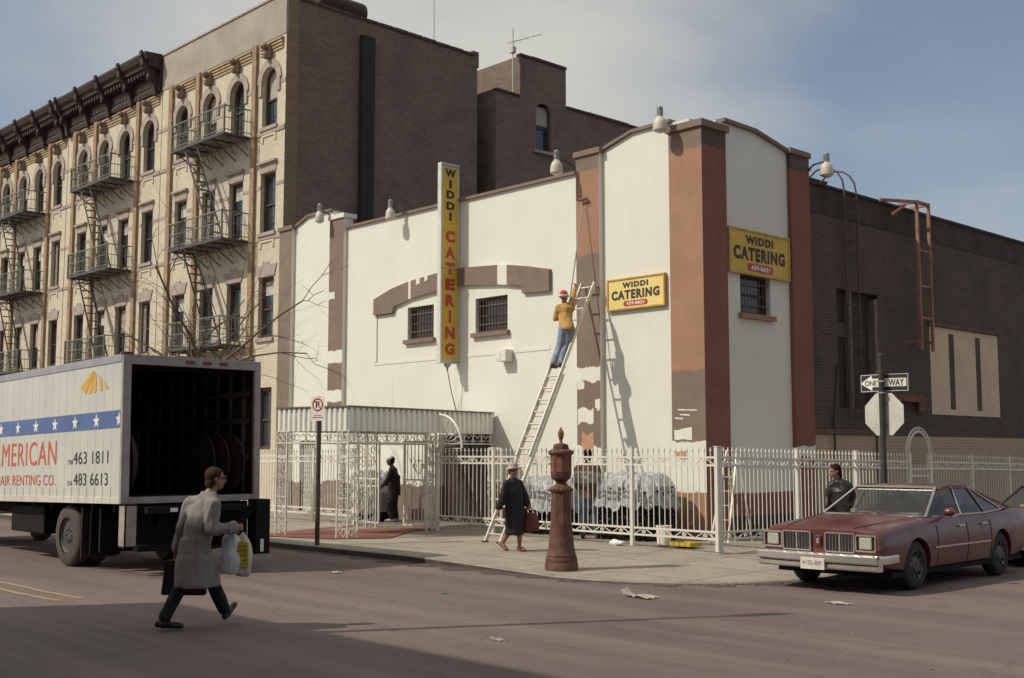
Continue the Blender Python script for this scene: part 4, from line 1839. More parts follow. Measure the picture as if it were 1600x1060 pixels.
# speaker-like white box on the wall
bm = bmesh.new()
box(bm, -20.50, -20.14, YF - .26, YF - .01, 4.02, 4.30, .015)
box(bm, -20.46, -20.30, YF - .268, YF - .262, 4.06, 4.26, .002)
single('wall_box', bm, M('white_box', (.72, .69, .6), .6, .08, 4), 'small white box fixture on the white wall below the right barred window', 'box')


def flood(label, x, y, z, dx, dy, s=1.0):
    """gooseneck flood lamp: arm from the coping, bell shade, finned grey ballast on top"""
    T = thing('flood_lamp', label, 'lamp', (x, y, z), 'flood lamps on the hall coping')
    bm = bmesh.new()
    tube(bm, [(x, y, z), (x + dx * .3, y + dy * .3, z + .10), (x + dx * .7, y + dy * .7, z + .14), (x + dx, y + dy, z + .14)], .022, 8)
    lathe(bm, [(.06, -.02), (.06, .02)], 10, (x, y, z))
    obj('arm', bm, IRONB, T)
    c = (x + dx, y + dy, z)
    bm = bmesh.new()
    lathe(bm, [(.21 * s, -.17), (.215 * s, -.15), (.20 * s, -.02), (.18 * s, .04), (.11 * s, .10), (.06, .12), (.05, .14)], 18, c)
    obj('shade', bm, M('cream_lamp_shade', (.56, .51, .43), .5, .12, 5), T, 40)
    bm = bmesh.new()
    lathe(bm, [(.17 * s, -.172), (.15 * s, -.20), (.07 * s, -.225)], 14, c)
    obj('globe', bm, M('milky_globe', (.6, .58, .5), .3, .05), T, 60)
    bm = bmesh.new()
    prof = [(.045, .14)]
    for k in range(6):
        prof += [(.068, .15 + k * .03), (.068, .163 + k * .03), (.055, .168 + k * .03), (.055, .178 + k * .03)]
    prof += [(.04, .335), (.02, .36)]
    lathe(bm, prof, 12, c)
    obj('ballast', bm, STEEL, T)


flood('small flood lamp on the peaked coping of the farthest left bay', -27.75, YF - .02, 8.62, -.02, -.40, .62)
flood('flood lamp on the long flat coping left of the tall yellow sign', -24.2, YF - .02, 8.22, -.3, -.36, .62)
flood('flood lamp beside the half painted pilaster above the painter', -18.02, YF - .13, 8.32, -.12, -.42, .68)
flood('big flood lamp on the coping just left of the corner pillar', -15.35, YF - .03, 8.72, .14, -.42, .72)
flood('flood lamp round the corner at the end of the shaded side wall', XS + .1, 22.95, 8.3, .38, .15, .7)

# ================================================================== extension ladder with painter's gear
LB, LT = Vector((-16.89, 15.46, .12)), Vector((-17.51, 18.93, 5.57))
lw0, lw1 = Vector((.215, 0, 0)), Vector((.245, 0, 0))
LAD = thing('extension_ladder', 'long pale aluminium extension ladder leaning over the fence against the half painted pilaster', 'ladder', LB)
ALU = M('aluminium', (.62, .58, .50), .4, .15, 8, metal=.35)
ld = (LT - LB)
up_ = Vector((0, -.8, .6))
for nm, t0, t1, off, wv in (('lower_section', 0, .62, 0, .215), ('upper_section', .30, 1.0, -.05, .19)):
    bm = bmesh.new()
    nrm = ld.normalized().cross(Vector((1, 0, 0))).normalized()
    for s in (-1, 1):
        bar(bm, LB + ld * t0 + V(s * wv, 0, 0) + nrm * off, LB + ld * t1 + V(s * wv, 0, 0) + nrm * off, .032, .075, nrm)
    n = int(ld.length * (t1 - t0) / .30)
    for k in range(n):
        t = t0 + (t1 - t0) * (k + .6) / n
        c = LB + ld * t + nrm * off
        tube(bm, [c - V(wv, 0, 0), c + V(wv, 0, 0)], .018, 8)
    o = obj(nm, bm, ALU, LAD)
bm = bmesh.new()
for s in (-1, 1):
    box(bm, LB.x + s * .215 - .05, LB.x + s * .215 + .05, LB.y - .07, LB.y + .05, .108, .15, .008)
obj('foot', bm, M('rubber', (.05, .045, .045), .8, .1), LAD)

# ================================================================== fire alarm post
FA = Vector((-12.91, 13.27, .0))
FA.z = pave_z(FA.x, FA.y) - .005
ALM = thing('fire_alarm_post', 'rusty maroon cast iron fire alarm post with a spiky finial at the pavement corner', 'alarm post', FA)
CI = M('rusty_maroon_iron', (.125, .055, .038), .75, .45, 7, .012, 30, .7)
bm = bmesh.new()
lathe(bm, [(.262, 0), (.265, .10), (.25, .125), (.255, .15), (.25, .19), (.235, .205), (.24, .235), (.225, .26), (.205, .36), (.188, .52), (.178, .68)], 20, FA)
obj('base', bm, CI, ALM, 35)
bm = bmesh.new()
lathe(bm, [(.172, .66), (.166, 1.0), (.158, 1.18), (.158, 1.2), (.178, 1.22), (.182, 1.26), (.165, 1.285), (.12, 1.31), (.085, 1.335), (.085, 1.37), (.11, 1.39)], 8, FA, rot=R(10))
for k in range(16):                                           # bead ring
    a = k * math.pi / 8
    ellipsoid(bm, FA + V(.175 * math.cos(a), .175 * math.sin(a), 1.24), ((.018, 0, 0), (0, .018, 0), (0, 0, .022)), 6, 5)
sh = obj('shaft', bm, CI, ALM)
bm = bmesh.new()
lathe(bm, [(.10, 1.385), (.15, 1.42), (.168, 1.48), (.172, 1.78), (.19, 1.80), (.205, 1.815), (.205, 1.845), (.19, 1.86), (.13, 1.88), (.12, 1.93), (.115, 1.95), (.06, 1.97)], 8, FA, rot=R(10))
hb = obj('call_box', bm, CI, ALM)
bm = bmesh.new()
for k in range(8):
    a = R(10) + (k + .5) * math.pi / 4
    d = V(math.cos(a), math.sin(a), 0)
    s = V(-math.sin(a), math.cos(a), 0)
    rr = .160
    prism(bm, [(-.045, 1.52), (.045, 1.52), (.045, 1.70), (0, 1.755), (-.045, 1.70)], lambda u, v: FA + d * rr + s * u + V(0, 0, v), lambda u, v: FA + d * (rr - .02) + s * u + V(0, 0, v))
obj('relief_panel', bm, M('worn_red_iron', (.22, .085, .05), .75, .5, 9, .01, 40), hb)
bm = bmesh.new()
lathe(bm, [(.05, 1.965), (.03, 1.98), (.022, 2.0), (.03, 2.03), (.042, 2.075), (.05, 2.085), (.044, 2.10), (.05, 2.115), (.045, 2.15), (.025, 2.19), (.012, 2.215), (.004, 2.23)], 10, FA)
obj('finial', bm, M('worn_red_iron', (.2, .08, .05)), ALM, 40)

# ================================================================== street signs
np_ = Vector((-18.9, 12.05 + .72, 0))
np_.z = pave_z(np_.x, np_.y) - .004
NP = thing('no_parking_sign', 'small white no parking sign on a dark post beside the canopy', 'road sign', np_)
bm = bmesh.new()
tube(bm, [np_, np_ + V(0, 0, 2.83)], .045, 10)
obj('post', bm, M('brown_pipe', (.075, .052, .042), .7, .3, 5), NP)
sd = Vector((.93, .36, 0)).normalized()
sn = Vector((sd.y, -sd.x, 0))
so = np_ + V(0, 0, 2.36) + sn * .05


def plate(bm, org, u, n, w, h, t=.004, r=.0):
    prism(bm, [(-w / 2, 0), (w / 2, 0), (w / 2, h), (-w / 2, h)], lambda a, b: org + u * a + V(0, 0, b), lambda a, b: org + u * a + V(0, 0, b) + n * t)


bm = bmesh.new()
plate(bm, so, sd, sn, .31, .46)
pl = obj('plate', bm, SGW, NP)


def ring2(bm, c, u, n, r0, r1, t, seg=28):
    Z = V(0, 0, 1)
    for k in range(seg):
        a, b = 2 * math.pi * k / seg, 2 * math.pi * (k + 1) / seg
        pts = [c + (u * math.cos(a) + Z * math.sin(a)) * r0, c + (u * math.cos(b) + Z * math.sin(b)) * r0, c + (u * math.cos(b) + Z * math.sin(b)) * r1, c + (u * math.cos(a) + Z * math.sin(a)) * r1]
        bm.faces.new([bm.verts.new(p + n * t) for p in pts])


bm = bmesh.new()
cc = so + V(0, 0, .31)
ring2(bm, cc, sd, sn, .098, .125, .009)
q0, q1 = cc + sn * .0085 + (sd * -.07 + V(0, 0, .07)), cc + sn * .0085 + (sd * .07 + V(0, 0, -.07))
bar(bm, q0, q1, .022, .002, sn)
plate(bm, so + V(0, 0, .06) + sn * .005, sd, sn, .24, .014, .002)
plate(bm, so + V(0, 0, .10) + sn * .005, sd, sn, .16, .012, .002)
obj('ring', bm, SGR, pl)
text('P', pl, M('sign_black', (.02, .02, .02), .6, .1), cc - sd * .042 - V(0, 0, .065) + sn * .0055, sd, (0, 0, 1), .085, .13, 'letter', .001, .03)

op = Vector((-10.34, 18.62, 0))
op.z = pave_z(op.x, op.y) - .005
OW = thing('one_way_sign', 'black and white one way arrow above the bare back of an octagonal sign', 'road sign', op)
bm = bmesh.new()
tube(bm, [op, op + V(0, 0, 3.45)], .05, 12)
lathe(bm, [(.052, 0), (.052, .02), (.02, .05)], 12, op + V(0, 0, 3.45))
obj('pole', bm, M('dark_green_pole', (.035, .036, .032), .6, .3, 5), OW)
bz = 2.83
bm = bmesh.new()
BLK = M('sign_black', (.02, .02, .02))
for z in (bz + .06, bz + .26):
    box(bm, op.x - .06, op.x + .06, op.y - .056, op.y + .058, z - .012, z + .012)
obj('clamp', bm, STEEL, OW, whole=True)
bm = bmesh.new()
oo = op + V(0, .06, bz)
ul = Vector((-1, .10, 0)).normalized()
ur = Vector((1, .24, 0)).normalized()


def owq(bm, a, b, c, d, t):
    """panel patch a..b across (bent at the pole), c..d up"""
    def P(x):
        return oo + (ul * -x if x < 0 else ur * x)
    for x0, x1 in ((a, min(b, 0)), (max(a, 0), b)):
        if x1 - x0 > .002:
            n = Vector((0, -1, 0))
            A = [P(x0) + V(0, 0, c), P(x1) + V(0, 0, c), P(x1) + V(0, 0, d), P(x0) + V(0, 0, d)]
            f = [bm.verts.new(p + n * t) for p in A]
            g = [bm.verts.new(p + n * (t + .003)) for p in A]
            bm.faces.new(f)
            bm.faces.new(g[::-1])
            for i in range(4):
                bm.faces.new((f[i], g[i], g[(i + 1) % 4], f[(i + 1) % 4]))


owq(bm, -.47, .45, 0, .32, 0)
pn = obj('one_way_plate', bm, BLK, OW)
bm = bmesh.new()
for a, b, c, d in ((-.45, .43, .012, .020), (-.45, .43, .30, .308), (-.45, -.442, .02, .30), (.422, .43, .02, .30)):
    owq(bm, a, b, c, d, .004)
owq(bm, -.22, .40, .09, .235, .004)


def PW(x, z):
    return oo + (ul * -x if x < 0 else ur * x) + V(0, -.007, z)


for tri in (((-.46, .16), (-.22, .025), (-.22, .295)),):
    bm.faces.new([bm.verts.new(PW(*q)) for q in tri])
    bm.faces.new([bm.verts.new(PW(*q) + V(0, .002, 0)) for q in tri][::-1])
obj('arrow', bm, SGW, pn)
text('ONE', pn, BLK, PW(-.365, .115) + V(0, -.004, 0), -ul, (0, 0, 1), .24, .09, 'lettering', .001, .01)
text('WAY', pn, BLK, PW(.10, .105) + V(0, -.004, 0), ur, (0, 0, 1), .26, .115, 'lettering', .001, .01)
bm = bmesh.new()
oc = op + V(0, .065, 2.44)
prism(bm, [(.395 * math.cos(math.pi / 8 + k * math.pi / 4), .395 * math.sin(math.pi / 8 + k * math.pi / 4)) for k in range(8)], lambda u, v: oc + V(u, 0, v), lambda u, v: oc + V(u, .004, v))
st = obj('stop_plate_back', bm, M('bare_aluminium_sheet', (.60, .60, .54), .45, .12, 4, metal=.25), OW)
bm = bmesh.new()
for z in (-.2, .2):
    box(bm, oc.x - .07, oc.x + .07, oc.y - .016, oc.y - .002, oc.z + z - .012, oc.z + z + .012)
obj('bolt_strap', bm, STEEL, st)

# ================================================================== things inside the fenced yard
PLAS = M('plastic', (.62, .64, .64), .22, .15, 5, spec=.6)


def plastic_mat():
    m = bpy.data.materials.new('clear_plastic_sheet')
    m.use_nodes = True
    t = m.node_tree
    p = t.nodes['Principled BSDF']
    f = noise_tex(t, 5, 6, None, .65, 1.2)
    t.links.new(colmix(t, f, (.50, .53, .55), (.74, .76, .77)), p.inputs['Base Color'])
    p.inputs['Roughness'].default_value = .25
    t.links.new(mrange(t, f, .3, .7, .45, .9), p.inputs['Alpha'])
    bump(t, p, noise_tex(t, 9, 5, None, .6, 2.), .8, .05)
    return m


PLM = plastic_mat()
LEAFD = M('dark_evergreen', (.022, .022, .014), .8, .4, 6)


def hedge(label, x0, x1, y0, y1, h, seed):
    r = random.Random(seed)
    T = thing('clipped_shrub', label, 'shrub', ((x0 + x1) / 2, (y0 + y1) / 2, .12), 'plastic covered shrubs behind the fence')
    bm = bmesh.new()
    cx, cy = (x0 + x1) / 2, (y0 + y1) / 2
    for k in range(5200):
        u, v, w = r.uniform(-1, 1), r.uniform(-1, 1), r.random()
        if abs(u) ** 3 + abs(v) ** 3 > 1.0:
            continue
        p = V(cx + u * (x1 - x0) / 2, cy + v * (y1 - y0) / 2, .12 + h * w)
        a = V(r.uniform(-1, 1), r.uniform(-1, 1), r.uniform(-1, 1)).normalized()
        b = a.cross(V(r.uniform(-1, 1), r.uniform(-1, 1), .3)).normalized()
        s = .06
        bm.faces.new([bm.verts.new(q) for q in (p - a * s, p + b * s * .45, p + a * s, p - b * s * .45)])
    obj('crown', bm, LEAFD, T)
    bm = bmesh.new()
    for k in range(6):
        x = x0 + (x1 - x0) * (k + .5) / 6
        tube(bm, [(x, cy, .12), (x + r.uniform(-.1, .1), cy + r.uniform(-.1, .1), .12 + h * .8)], [.03, .012], 6)
    obj('trunk', bm, M('dark_bark', (.05, .037, .028), .9, .3), T)


def plastic(label, x0, x1, y0, y1, zt, zb, seed):
    bm = bmesh.new()
    nx, ny = 60, 36
    cx, cy = (x0 + x1) / 2, (y0 + y1) / 2
    grid = []
    for i in range(nx + 1):
        row = []
        for j in range(ny + 1):
            u, v = -1 + 2 * i / nx, -1 + 2 * j / ny
            rr = max(abs(u), abs(v))
            e = (abs(u) ** 4 + abs(v) ** 4) ** .25
            edge = min(1, max(0, (rr - .62) / .38))
            z = zt - (zt - zb) * edge ** 1.5
            k = 1 - .10 * edge
            q = noise.fractal(V(u * 4.5 + seed, v * 4.5, seed), 1, 2, 4) * .075 + abs(noise.noise(V(u * 9 + seed, v * 5, 3))) * .06
            f = (rr / e if e > .01 else 1)
            row.append(bm.verts.new((cx + u * f * (x1 - x0) / 2 * k + q * .6, cy + v * f * (y1 - y0) / 2 * k - q * .8, z + q * (1.0 if edge < .9 else 1.6))))
        grid.append(row)
    for i in range(nx):
        for j in range(ny):
            bm.faces.new((grid[i][j], grid[i + 1][j], grid[i + 1][j + 1], grid[i][j + 1]))
    single('plastic_sheet', bm, PLM, label, 'plastic sheet', 'clear plastic dust sheets', 60, base=(cx, cy, zb))


hedge('dark low shrub mass under plastic between the standing worker and the corner pillar', -16.35, -14.75, 17.5, 18.7, 1.05, 5)
hedge('dark low shrub mass under plastic behind the fire alarm post', -18.75, -17.05, 17.6, 18.7, .95, 6)
plastic('crumpled clear plastic sheet over the dark shrub nearest the corner pillar', -16.5, -14.6, 17.35, 18.85, 1.42, .75, 1.7)
hedge('dark low shrub under plastic just inside the left gate leaf', -24.5, -23.75, 17.5, 18.4, .7, 8)
plastic('crumpled clear plastic sheet just inside the left gate leaf', -24.7, -23.6, 17.35, 18.5, 1.35, .35, 8.3)
plastic('crumpled clear plastic sheet over the dark shrub behind the fire alarm post', -18.95, -16.9, 17.4, 18.85, 1.30, .62, 5.1)
# paint bucket, roller tray, crumpled cloth, stepladder props
bm = bmesh.new()
lathe(bm, [(.125, 0), (.145, .33), (.152, .335), (.152, .36), (.14, .36), (.13, .1)], 20, (-14.15, 17.3, .135))
bk = single('paint_bucket', bm, SGW, 'white plastic paint bucket standing just inside the fence', 'bucket', None, 40, (-14.15, 17.3, .135))
bm = bmesh.new()
box(bm, -13.95, -13.45, 17.22, 17.55, .137, .155, .004)
box(bm, -13.95, -13.45, 17.22, 17.235, .155, .21)
box(bm, -13.95, -13.45, 17.535, 17.55, .155, .21)
box(bm, -13.95, -13.935, 17.235, 17.535, .155, .21)
box(bm, -13.465, -13.45, 17.235, 17.535, .155, .21)
single('roller_tray', bm, M('yellow_plastic', (.55, .40, .05), .5, .1), 'shallow yellow roller tray on the ground inside the fence', 'tray')
bm = bmesh.new()
ellipsoid(bm, (-14.85, 16.75, .165), ((.16, 0, 0), (0, .10, 0), (0, 0, .05)), 16, 10)
roughen(bm, .035, 14, seed=3)
single('crumpled_rag', bm, SGW, 'crumpled white rag at the foot of the fence', 'rag')
bm = bmesh.new()
for s in (-1, 1):
    bar(bm, (-13.55 + s * .2, 18.2, .13), (-13.62 + s * .12, 18.75, 1.9), .03)
    bar(bm, (-13.55 + s * .2, 18.99, .13), (-13.62 + s * .12, 18.78, 1.9), .022)
for k in range(6):
    t = (k + .7) / 6.6
    bar(bm, (-13.55 - .2 + .08 * t - .07 * t, 18.2 + .55 * t, .13 + 1.77 * t), (-13.55 + .2 - .08 * t - .07 * t, 18.2 + .55 * t, .13 + 1.77 * t), .06, .015)
single('stepladder', bm, ALU, 'thin aluminium stepladder standing in front of the corner pillar', 'stepladder')
RK = thing('white_rack', 'low white metal rack with rungs standing inside the fence right of the entrance', 'rack', (-18.9, 17.4, .13))
bm = bmesh.new()
for x in (-19.15, -18.75):
    bar(bm, (x, 17.4, .13), (x, 17.4, 1.95), .035)
bar(bm, (-19.15, 17.4, 1.95), (-18.75, 17.4, 1.95), .035)
obj('frame', bm, IRONW, RK)
bm = bmesh.new()
for z in (.45, .6, .85, 1.05, 1.25):
    bar(bm, (-19.13, 17.4, z), (-18.77, 17.4, z), .03)
obj('rung', bm, IRONW, RK)

# ================================================================== box truck
TX, TY0, TY1 = -17.0, 7.95, 10.33
TR = thing('box_truck', 'white open backed delivery truck with a blue star stripe and red lettering', 'truck', (-19.2, 9.14, 0))
TWHITE = M('truck_white', (.545, .55, .51), .5, .07, 1.2, streak=.2)
TGREY = M('truck_grey', (.26, .25, .25), .5, .15, 3)
TDARK = M('truck_chassis', (.009, .008, .008), .8, .4, 5, spec=.25)
TLEN = 7.2
X0 = TX - TLEN
ZB, ZT = 1.08, 3.37
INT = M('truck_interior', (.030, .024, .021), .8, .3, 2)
CARGO = bpy.data.objects.new('cargo_box', None)
bm = bmesh.new()
# side skins, roof, floor and bulkhead as real panels
box(bm, X0, TX - .04, TY0, TY0 + .035, ZB + .10, ZT - .12)
box(bm, X0, TX - .04, TY1 - .035, TY1, ZB + .10, ZT - .12)
box(bm, X0, X0 + .04, TY0 + .035, TY1 - .035, ZB + .1, ZT - .12)
bpy.data.objects.remove(CARGO)
CARGO = obj('cargo_box', bm, TWHITE, TR)
bm = bmesh.new()
box(bm, X0 + .04, TX - .05, TY0 + .036, TY1 - .036, ZT - .11, ZT - .05)
box(bm, X0 + .04, TX - .05, TY0 + .036, TY1 - .036, ZB + .02, ZB + .1)
for k in range(13):
    x = X0 + .3 + k * .54
box(bm, X0 + .041, TX - .06, TY1 - .05, TY1 - .0365, ZB + .1, ZT - .13)
box(bm, X0 + .041, TX - .06, TY0 + .0365, TY0 + .05, ZB + .1, ZT - .13)
for k in range(9):
    y = TY0 + .15 + k * .25
    box(bm, X0 + .041, X0 + .08, y, y + .06, ZB + .1, ZT - .12)
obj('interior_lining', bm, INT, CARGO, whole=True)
bm = bmesh.new()
for k in range(16):
    x = X0 + .3 + k * .43
    box(bm, x, x + .07, TY1 - .085, TY1 - .0505, ZB + .1, ZT - .12)
    box(bm, x, x + .07, TY0 + .0505, TY0 + .085, ZB + .1, ZT - .12)
for z in (1.75, 2.35, 2.8):
    box(bm, X0 + .1, TX - .2, TY1 - .10, TY1 - .0855, z, z + .09)
obj('wall_ribs', bm, M('dusty_wall_ribs', (.12, .105, .09), .8, .4, 3), CARGO, whole=True)
bm = bmesh.new()
box(bm, X0, TX - .045, TY0 - .012, TY0 + .034, ZT - .12, ZT, .006)
box(bm, X0, TX - .045, TY1 - .034, TY1 + .012, ZT - .12, ZT, .006)
box(bm, X0, TX - .045, TY0 + .035, TY1 - .035, ZT - .048, ZT - .02)
obj('roof_rail', bm, M('truck_roof_grey', (.30, .31, .35), .5, .15, 3), CARGO)
bm = bmesh.new()
box(bm, X0, TX - .045, TY0 - .01, TY0 + .034, ZB, ZB + .10, .004)
box(bm, X0, TX - .045, TY1 - .034, TY1 + .01, ZB, ZB + .10, .004)
for k in range(24):
    x = X0 + .15 + k * .29
    box(bm, x, x + .012, TY0 - .013, TY0 - .009, ZB + .01, ZB + .26)
obj('bottom_rail', bm, M('truck_cream_rail', (.60, .58, .50), .5, .15, 3, streak=.3), CARGO)
bm = bmesh.new()
for k in range(24):
    x = X0 + .15 + k * .29
    for j in range(12):
        z = ZB + .28 + j * .155
        box(bm, x - .006, x + .006, TY0 - .004, TY0 + .001, z - .006, z + .006)
    box(bm, x - .003, x + .003, TY0 - .0015, TY0 + .001, ZB + .27, ZT - .13)
obj('panel_seams', bm, M('truck_seam', (.51, .515, .48), .6, .1), CARGO)
bm = bmesh.new()
box(bm, TX - .07, TX, TY0 - .012, TY0 + .12, ZB, ZT - .004, .006)
box(bm, TX - .07, TX, TY1 - .10, TY1 + .012, ZB - .2, ZT - .004, .006)
box(bm, TX - .07, TX, TY0 + .121, TY1 - .101, ZT - .155, ZT - .004, .004)
box(bm, TX - .07, TX, TY0 + .121, TY1 - .101, ZB, ZB + .10)
obj('rear_frame', bm, M('truck_frame_grey', (.33, .295, .28), .5, .2, 3, streak=.3), CARGO)
bm = bmesh.new()
for y in (8.98, 9.28, 9.58):
    box(bm, TX + .001, TX + .03, y, y + .14, ZT - .10, ZT - .055, .006)
box(bm, TX - .1, TX + .01, TY0 - .03, TY0 + .14, ZT - .003, ZT + .03, .006)
obj('marker_lamp', bm, M('dark_red_lens', (.16, .025, .02), .35, .1), CARGO)
# livery
BLUE = M('livery_blue', (.085, .14, .33), .5, .12, 2, streak=.15)
LRED = M('livery_red', (.56, .10, .045), .5, .08, 3)
LBLK = M('livery_black', (.035, .033, .033), .5, .1)
LGOLD = M('livery_gold', (.62, .36, .04), .5, .1, 3)
yy = TY0 - .003
bm = bmesh.new()
box(bm, X0 + .3, TX - .10, yy - .002, yy + .002, 2.24, 2.51)
stp = obj('stripe', bm, BLUE, CARGO)
bm = bmesh.new()
for k in range(9):
    cxs = TX - .13 - k * .81
    if cxs < X0 + .5:
        break
    pts = []
    for j in range(10):
        rr = .125 if j % 2 == 0 else .048
        a = math.pi / 2 + j * math.pi / 5
        pts.append((min(cxs + rr * math.cos(a), TX - .102), 2.368 + rr * math.sin(a)))
    prism(bm, pts, lambda u, v: V(u, yy - .003, v), lambda u, v: V(u, yy - .0015, v))
obj('star', bm, SGW, CARGO)


def side_text(body, x0, x1, z0, z1, m, bold=.0, space=1.05):
    text(body, CARGO, m, V(x0, yy - .0005, z0), (1, 0, 0), (0, 0, 1), x1 - x0, z1 - z0, 'lettering', .002, bold, None, space)


side_text('AMERICAN', -22.33, -19.46, 1.70, 2.11, LRED, .0, 1.1)
side_text('CHAIR RENTING CO.', -22.36, -19.48, 1.36, 1.54, LRED, .0)
side_text('463 1811', -18.77, -17.48, 1.70, 1.90, LBLK, .0)
side_text('483 6613', -18.74, -17.48, 1.36, 1.555, LBLK, .0)
side_text('718', -18.98, -18.80, 1.70, 1.775, LBLK)
side_text('516', -18.98, -18.80, 1.36, 1.435, LBLK)
bm = bmesh.new()                                              # striped tent emblem
for poly in ([(400, 140), (428, 172), (446, 115), (462, 60), (460, 55)], [(438, 172), (454, 172), (467, 62), (463, 56)], [(464, 171), (480, 169), (476, 80), (469, 62)], [(496, 167), (508, 165), (504, 105), (490, 82)], [(524, 162), (537, 160), (533, 148), (514, 116)]):
    prism(bm, [(-18.565 + (a - 400) / 137 * 1.04, 2.825 + (172 - b) / 120 * .37) for a, b in poly], lambda u, v: V(u, yy - .003, v), lambda u, v: V(u, yy, v))
obj('emblem', bm, LGOLD, CARGO)
# slight rake of the body on its springs
CARGO.rotation_euler = (0, R(-1.15), 0)
# keep the rear upright in place while the body rakes
piv = Vector((TX, 0, ZB)) - Vector(TR.location)
rot = Matrix.Rotation(R(-1.15), 4, 'Y')
CARGO.location = piv - (rot @ piv)
# chassis, axle, wheels
bm = bmesh.new()
for y in (8.62, 9.55):
    box(bm, X0 - 2.2, TX - .1, y, y + .1, .72, .94)
for k in range(9):
    x = X0 + .3 + k * .8
    box(bm, x, x + .08, TY0 + .1, TY1 - .1, .94, 1.06)
box(bm, -19.22, -19.06, 8.3, 10.0, .42, .56)
box(bm, -18.75, -17.45, 8.5, 9.8, .35, .72, .03)
box(bm, -17.9, -17.85, 8.02, 8.6, .30, .98)
box(bm, -18.30, -18.27, 8.05, 8.55, .22, 1.0)
box(bm, -21.9, -20.4, 8.15, 8.55, .45, .93, .03)
obj('chassis', bm, TDARK, TR)
TYRE = M('tyre_rubber', (.030, .026, .025), .8, .3, 6, .004, 60)


def wheel(par, x, y, r, w, yo, label=None, tyre=TYRE, rimc=(.09, .085, .08), n=30):
    bm = bmesh.new()
    lathe(bm, [(r * .60, -w / 2), (r * .80, -w / 2 - .004), (r * .96, -w * .43), (r, -w * .33), (r, w * .33), (r * .96, w * .43), (r * .80, w / 2 + .004), (r * .60, w / 2)], n, (x, y, r), 'Y', cap=False)
    wl = obj('wheel', bm, tyre, par, 40)
    bm = bmesh.new()
    s = yo
    lathe(bm, [(r * .605, -w * .3), (r * .62, s * w * .42), (r * .57, s * w * .44), (r * .50, s * w * .2), (r * .30, s * w * .12), (r * .26, s * w * .3), (r * .12, s * w * .36), (.02, s * w * .36)], n, (x, y, r), 'Y')
    for k in range(8):
        a = k * math.pi / 4
        ellipsoid(bm, (x + r * .2 * math.cos(a), y + s * w * .34, r + r * .2 * math.sin(a)), ((.02, 0, 0), (0, .02, 0), (0, 0, .02)), 6, 4)
    obj('rim', bm, M('rim_%d' % int(rimc[0] * 1000), rimc, .5, .3, 6, metal=.4), wl, 40)
    return wl


TTY = M('truck_tyre', (.075, .058, .05), .85, .25, 4, .005, 50)
wheel(TR, -19.15, 8.16, .50, .26, -1, tyre=TTY)
wheel(TR, -19.15, 8.46, .50, .26, -1, tyre=TTY)
wheel(TR, -19.15, 9.85, .50, .26, 1, tyre=TTY)
wheel(TR, -19.15, 10.15, .50, .26, 1, tyre=TTY)
wheel(TR, X0 - 1.1, 8.25, .48, .26, -1, tyre=TTY)
wheel(TR, X0 - 1.1, 10.05, .48, .26, 1, tyre=TTY)
bm = bmesh.new()                                              # cab ahead of the box
prism(bm, [(X0 - .15, .75), (X0 - .15, 2.45), (X0 - 1.2, 2.45), (X0 - 1.75, 1.72), (X0 - 2.6, 1.6), (X0 - 2.75, 1.5), (X0 - 2.75, .62), (X0 - 1.65, .62), (X0 - 1.6, .98), (X0 - .6, .98), (X0 - .55, .62)], lambda u, v: V(u, 8.12, v), lambda u, v: V(u, 10.16, v))
cb = obj('cab', bm, TWHITE, TR)
bm = bmesh.new()
prism(bm, [(X0 - .35, 1.72), (X0 - .35, 2.3), (X0 - 1.13, 2.3), (X0 - 1.5, 1.75)], lambda u, v: V(u, 8.112, v), lambda u, v: V(u, 8.119, v))
prism(bm, [(X0 - .35, 1.72), (X0 - .35, 2.3), (X0 - 1.13, 2.3), (X0 - 1.5, 1.75)], lambda u, v: V(u, 10.161, v), lambda u, v: V(u, 10.168, v))
obj('cab_window', bm, PANED, cb)
bm = bmesh.new()
box(bm, X0 - 2.85, X0 - 2.76, 8.1, 10.18, .5, .72, .02)
obj('bumper', bm, STEEL, TR)
# lift gate folded under the tail
bm = bmesh.new()
box(bm, TX - .35, TX - .27, TY0 + .16, TY1 - .05, .40, 1.06, .006)
box(bm, TX - .05, TX + .26, TY0 + .30, TY1 - .4, .93, 1.03, .01)
box(bm, TX - .2, TX - .05, TY0 + .3, TY1 - .4, .34, .44, .01)
obj('lift_platform', bm, TDARK, TR)
bm = bmesh.new()
box(bm, TX - .1, TX + .10, TY0 + .02, TY0 + .22, .42, 1.075, .012)
box(bm, TX - .02, TX + .26, TY1 - .20, TY1 + .06, .22, 1.10, .012)
bar(bm, (TX + .1, TY1 - .15, 1.0), (TX + .05, TY1 - .75, .42), .11)
bar(bm, (TX + .1, TY1 - .12, .42), (TX + .08, TY1 - .9, .36), .05)
lf = obj('lift_arms', bm, TDARK, TR)
bm = bmesh.new()
box(bm, TX + .101, TX + .106, TY0 + .04, TY0 + .20, .45, 1.05)
box(bm, TX - .09, TX + .09, TY0 + .014, TY0 + .019, .45, 1.05)
obj('lift_guide', bm, M('worn_grey_paint', (.34, .31, .27), .6, .25, 5), lf)
bm = bmesh.new()
box(bm, TX + .265, TX + .27, TY1 - .12, TY1 - .06, .26, .46)
box(bm, TX + .262, TX + .27, 8.62, 8.74, .95, 1.01)
obj('reflector', bm, SGW, lf)
bm = bmesh.new()
box(bm, -18.52, -18.49, 8.0, 8.6, .18, .98)
obj('mud_flap', bm, M('mud_flap_rubber', (.02, .018, .018), .7, .3), TR)
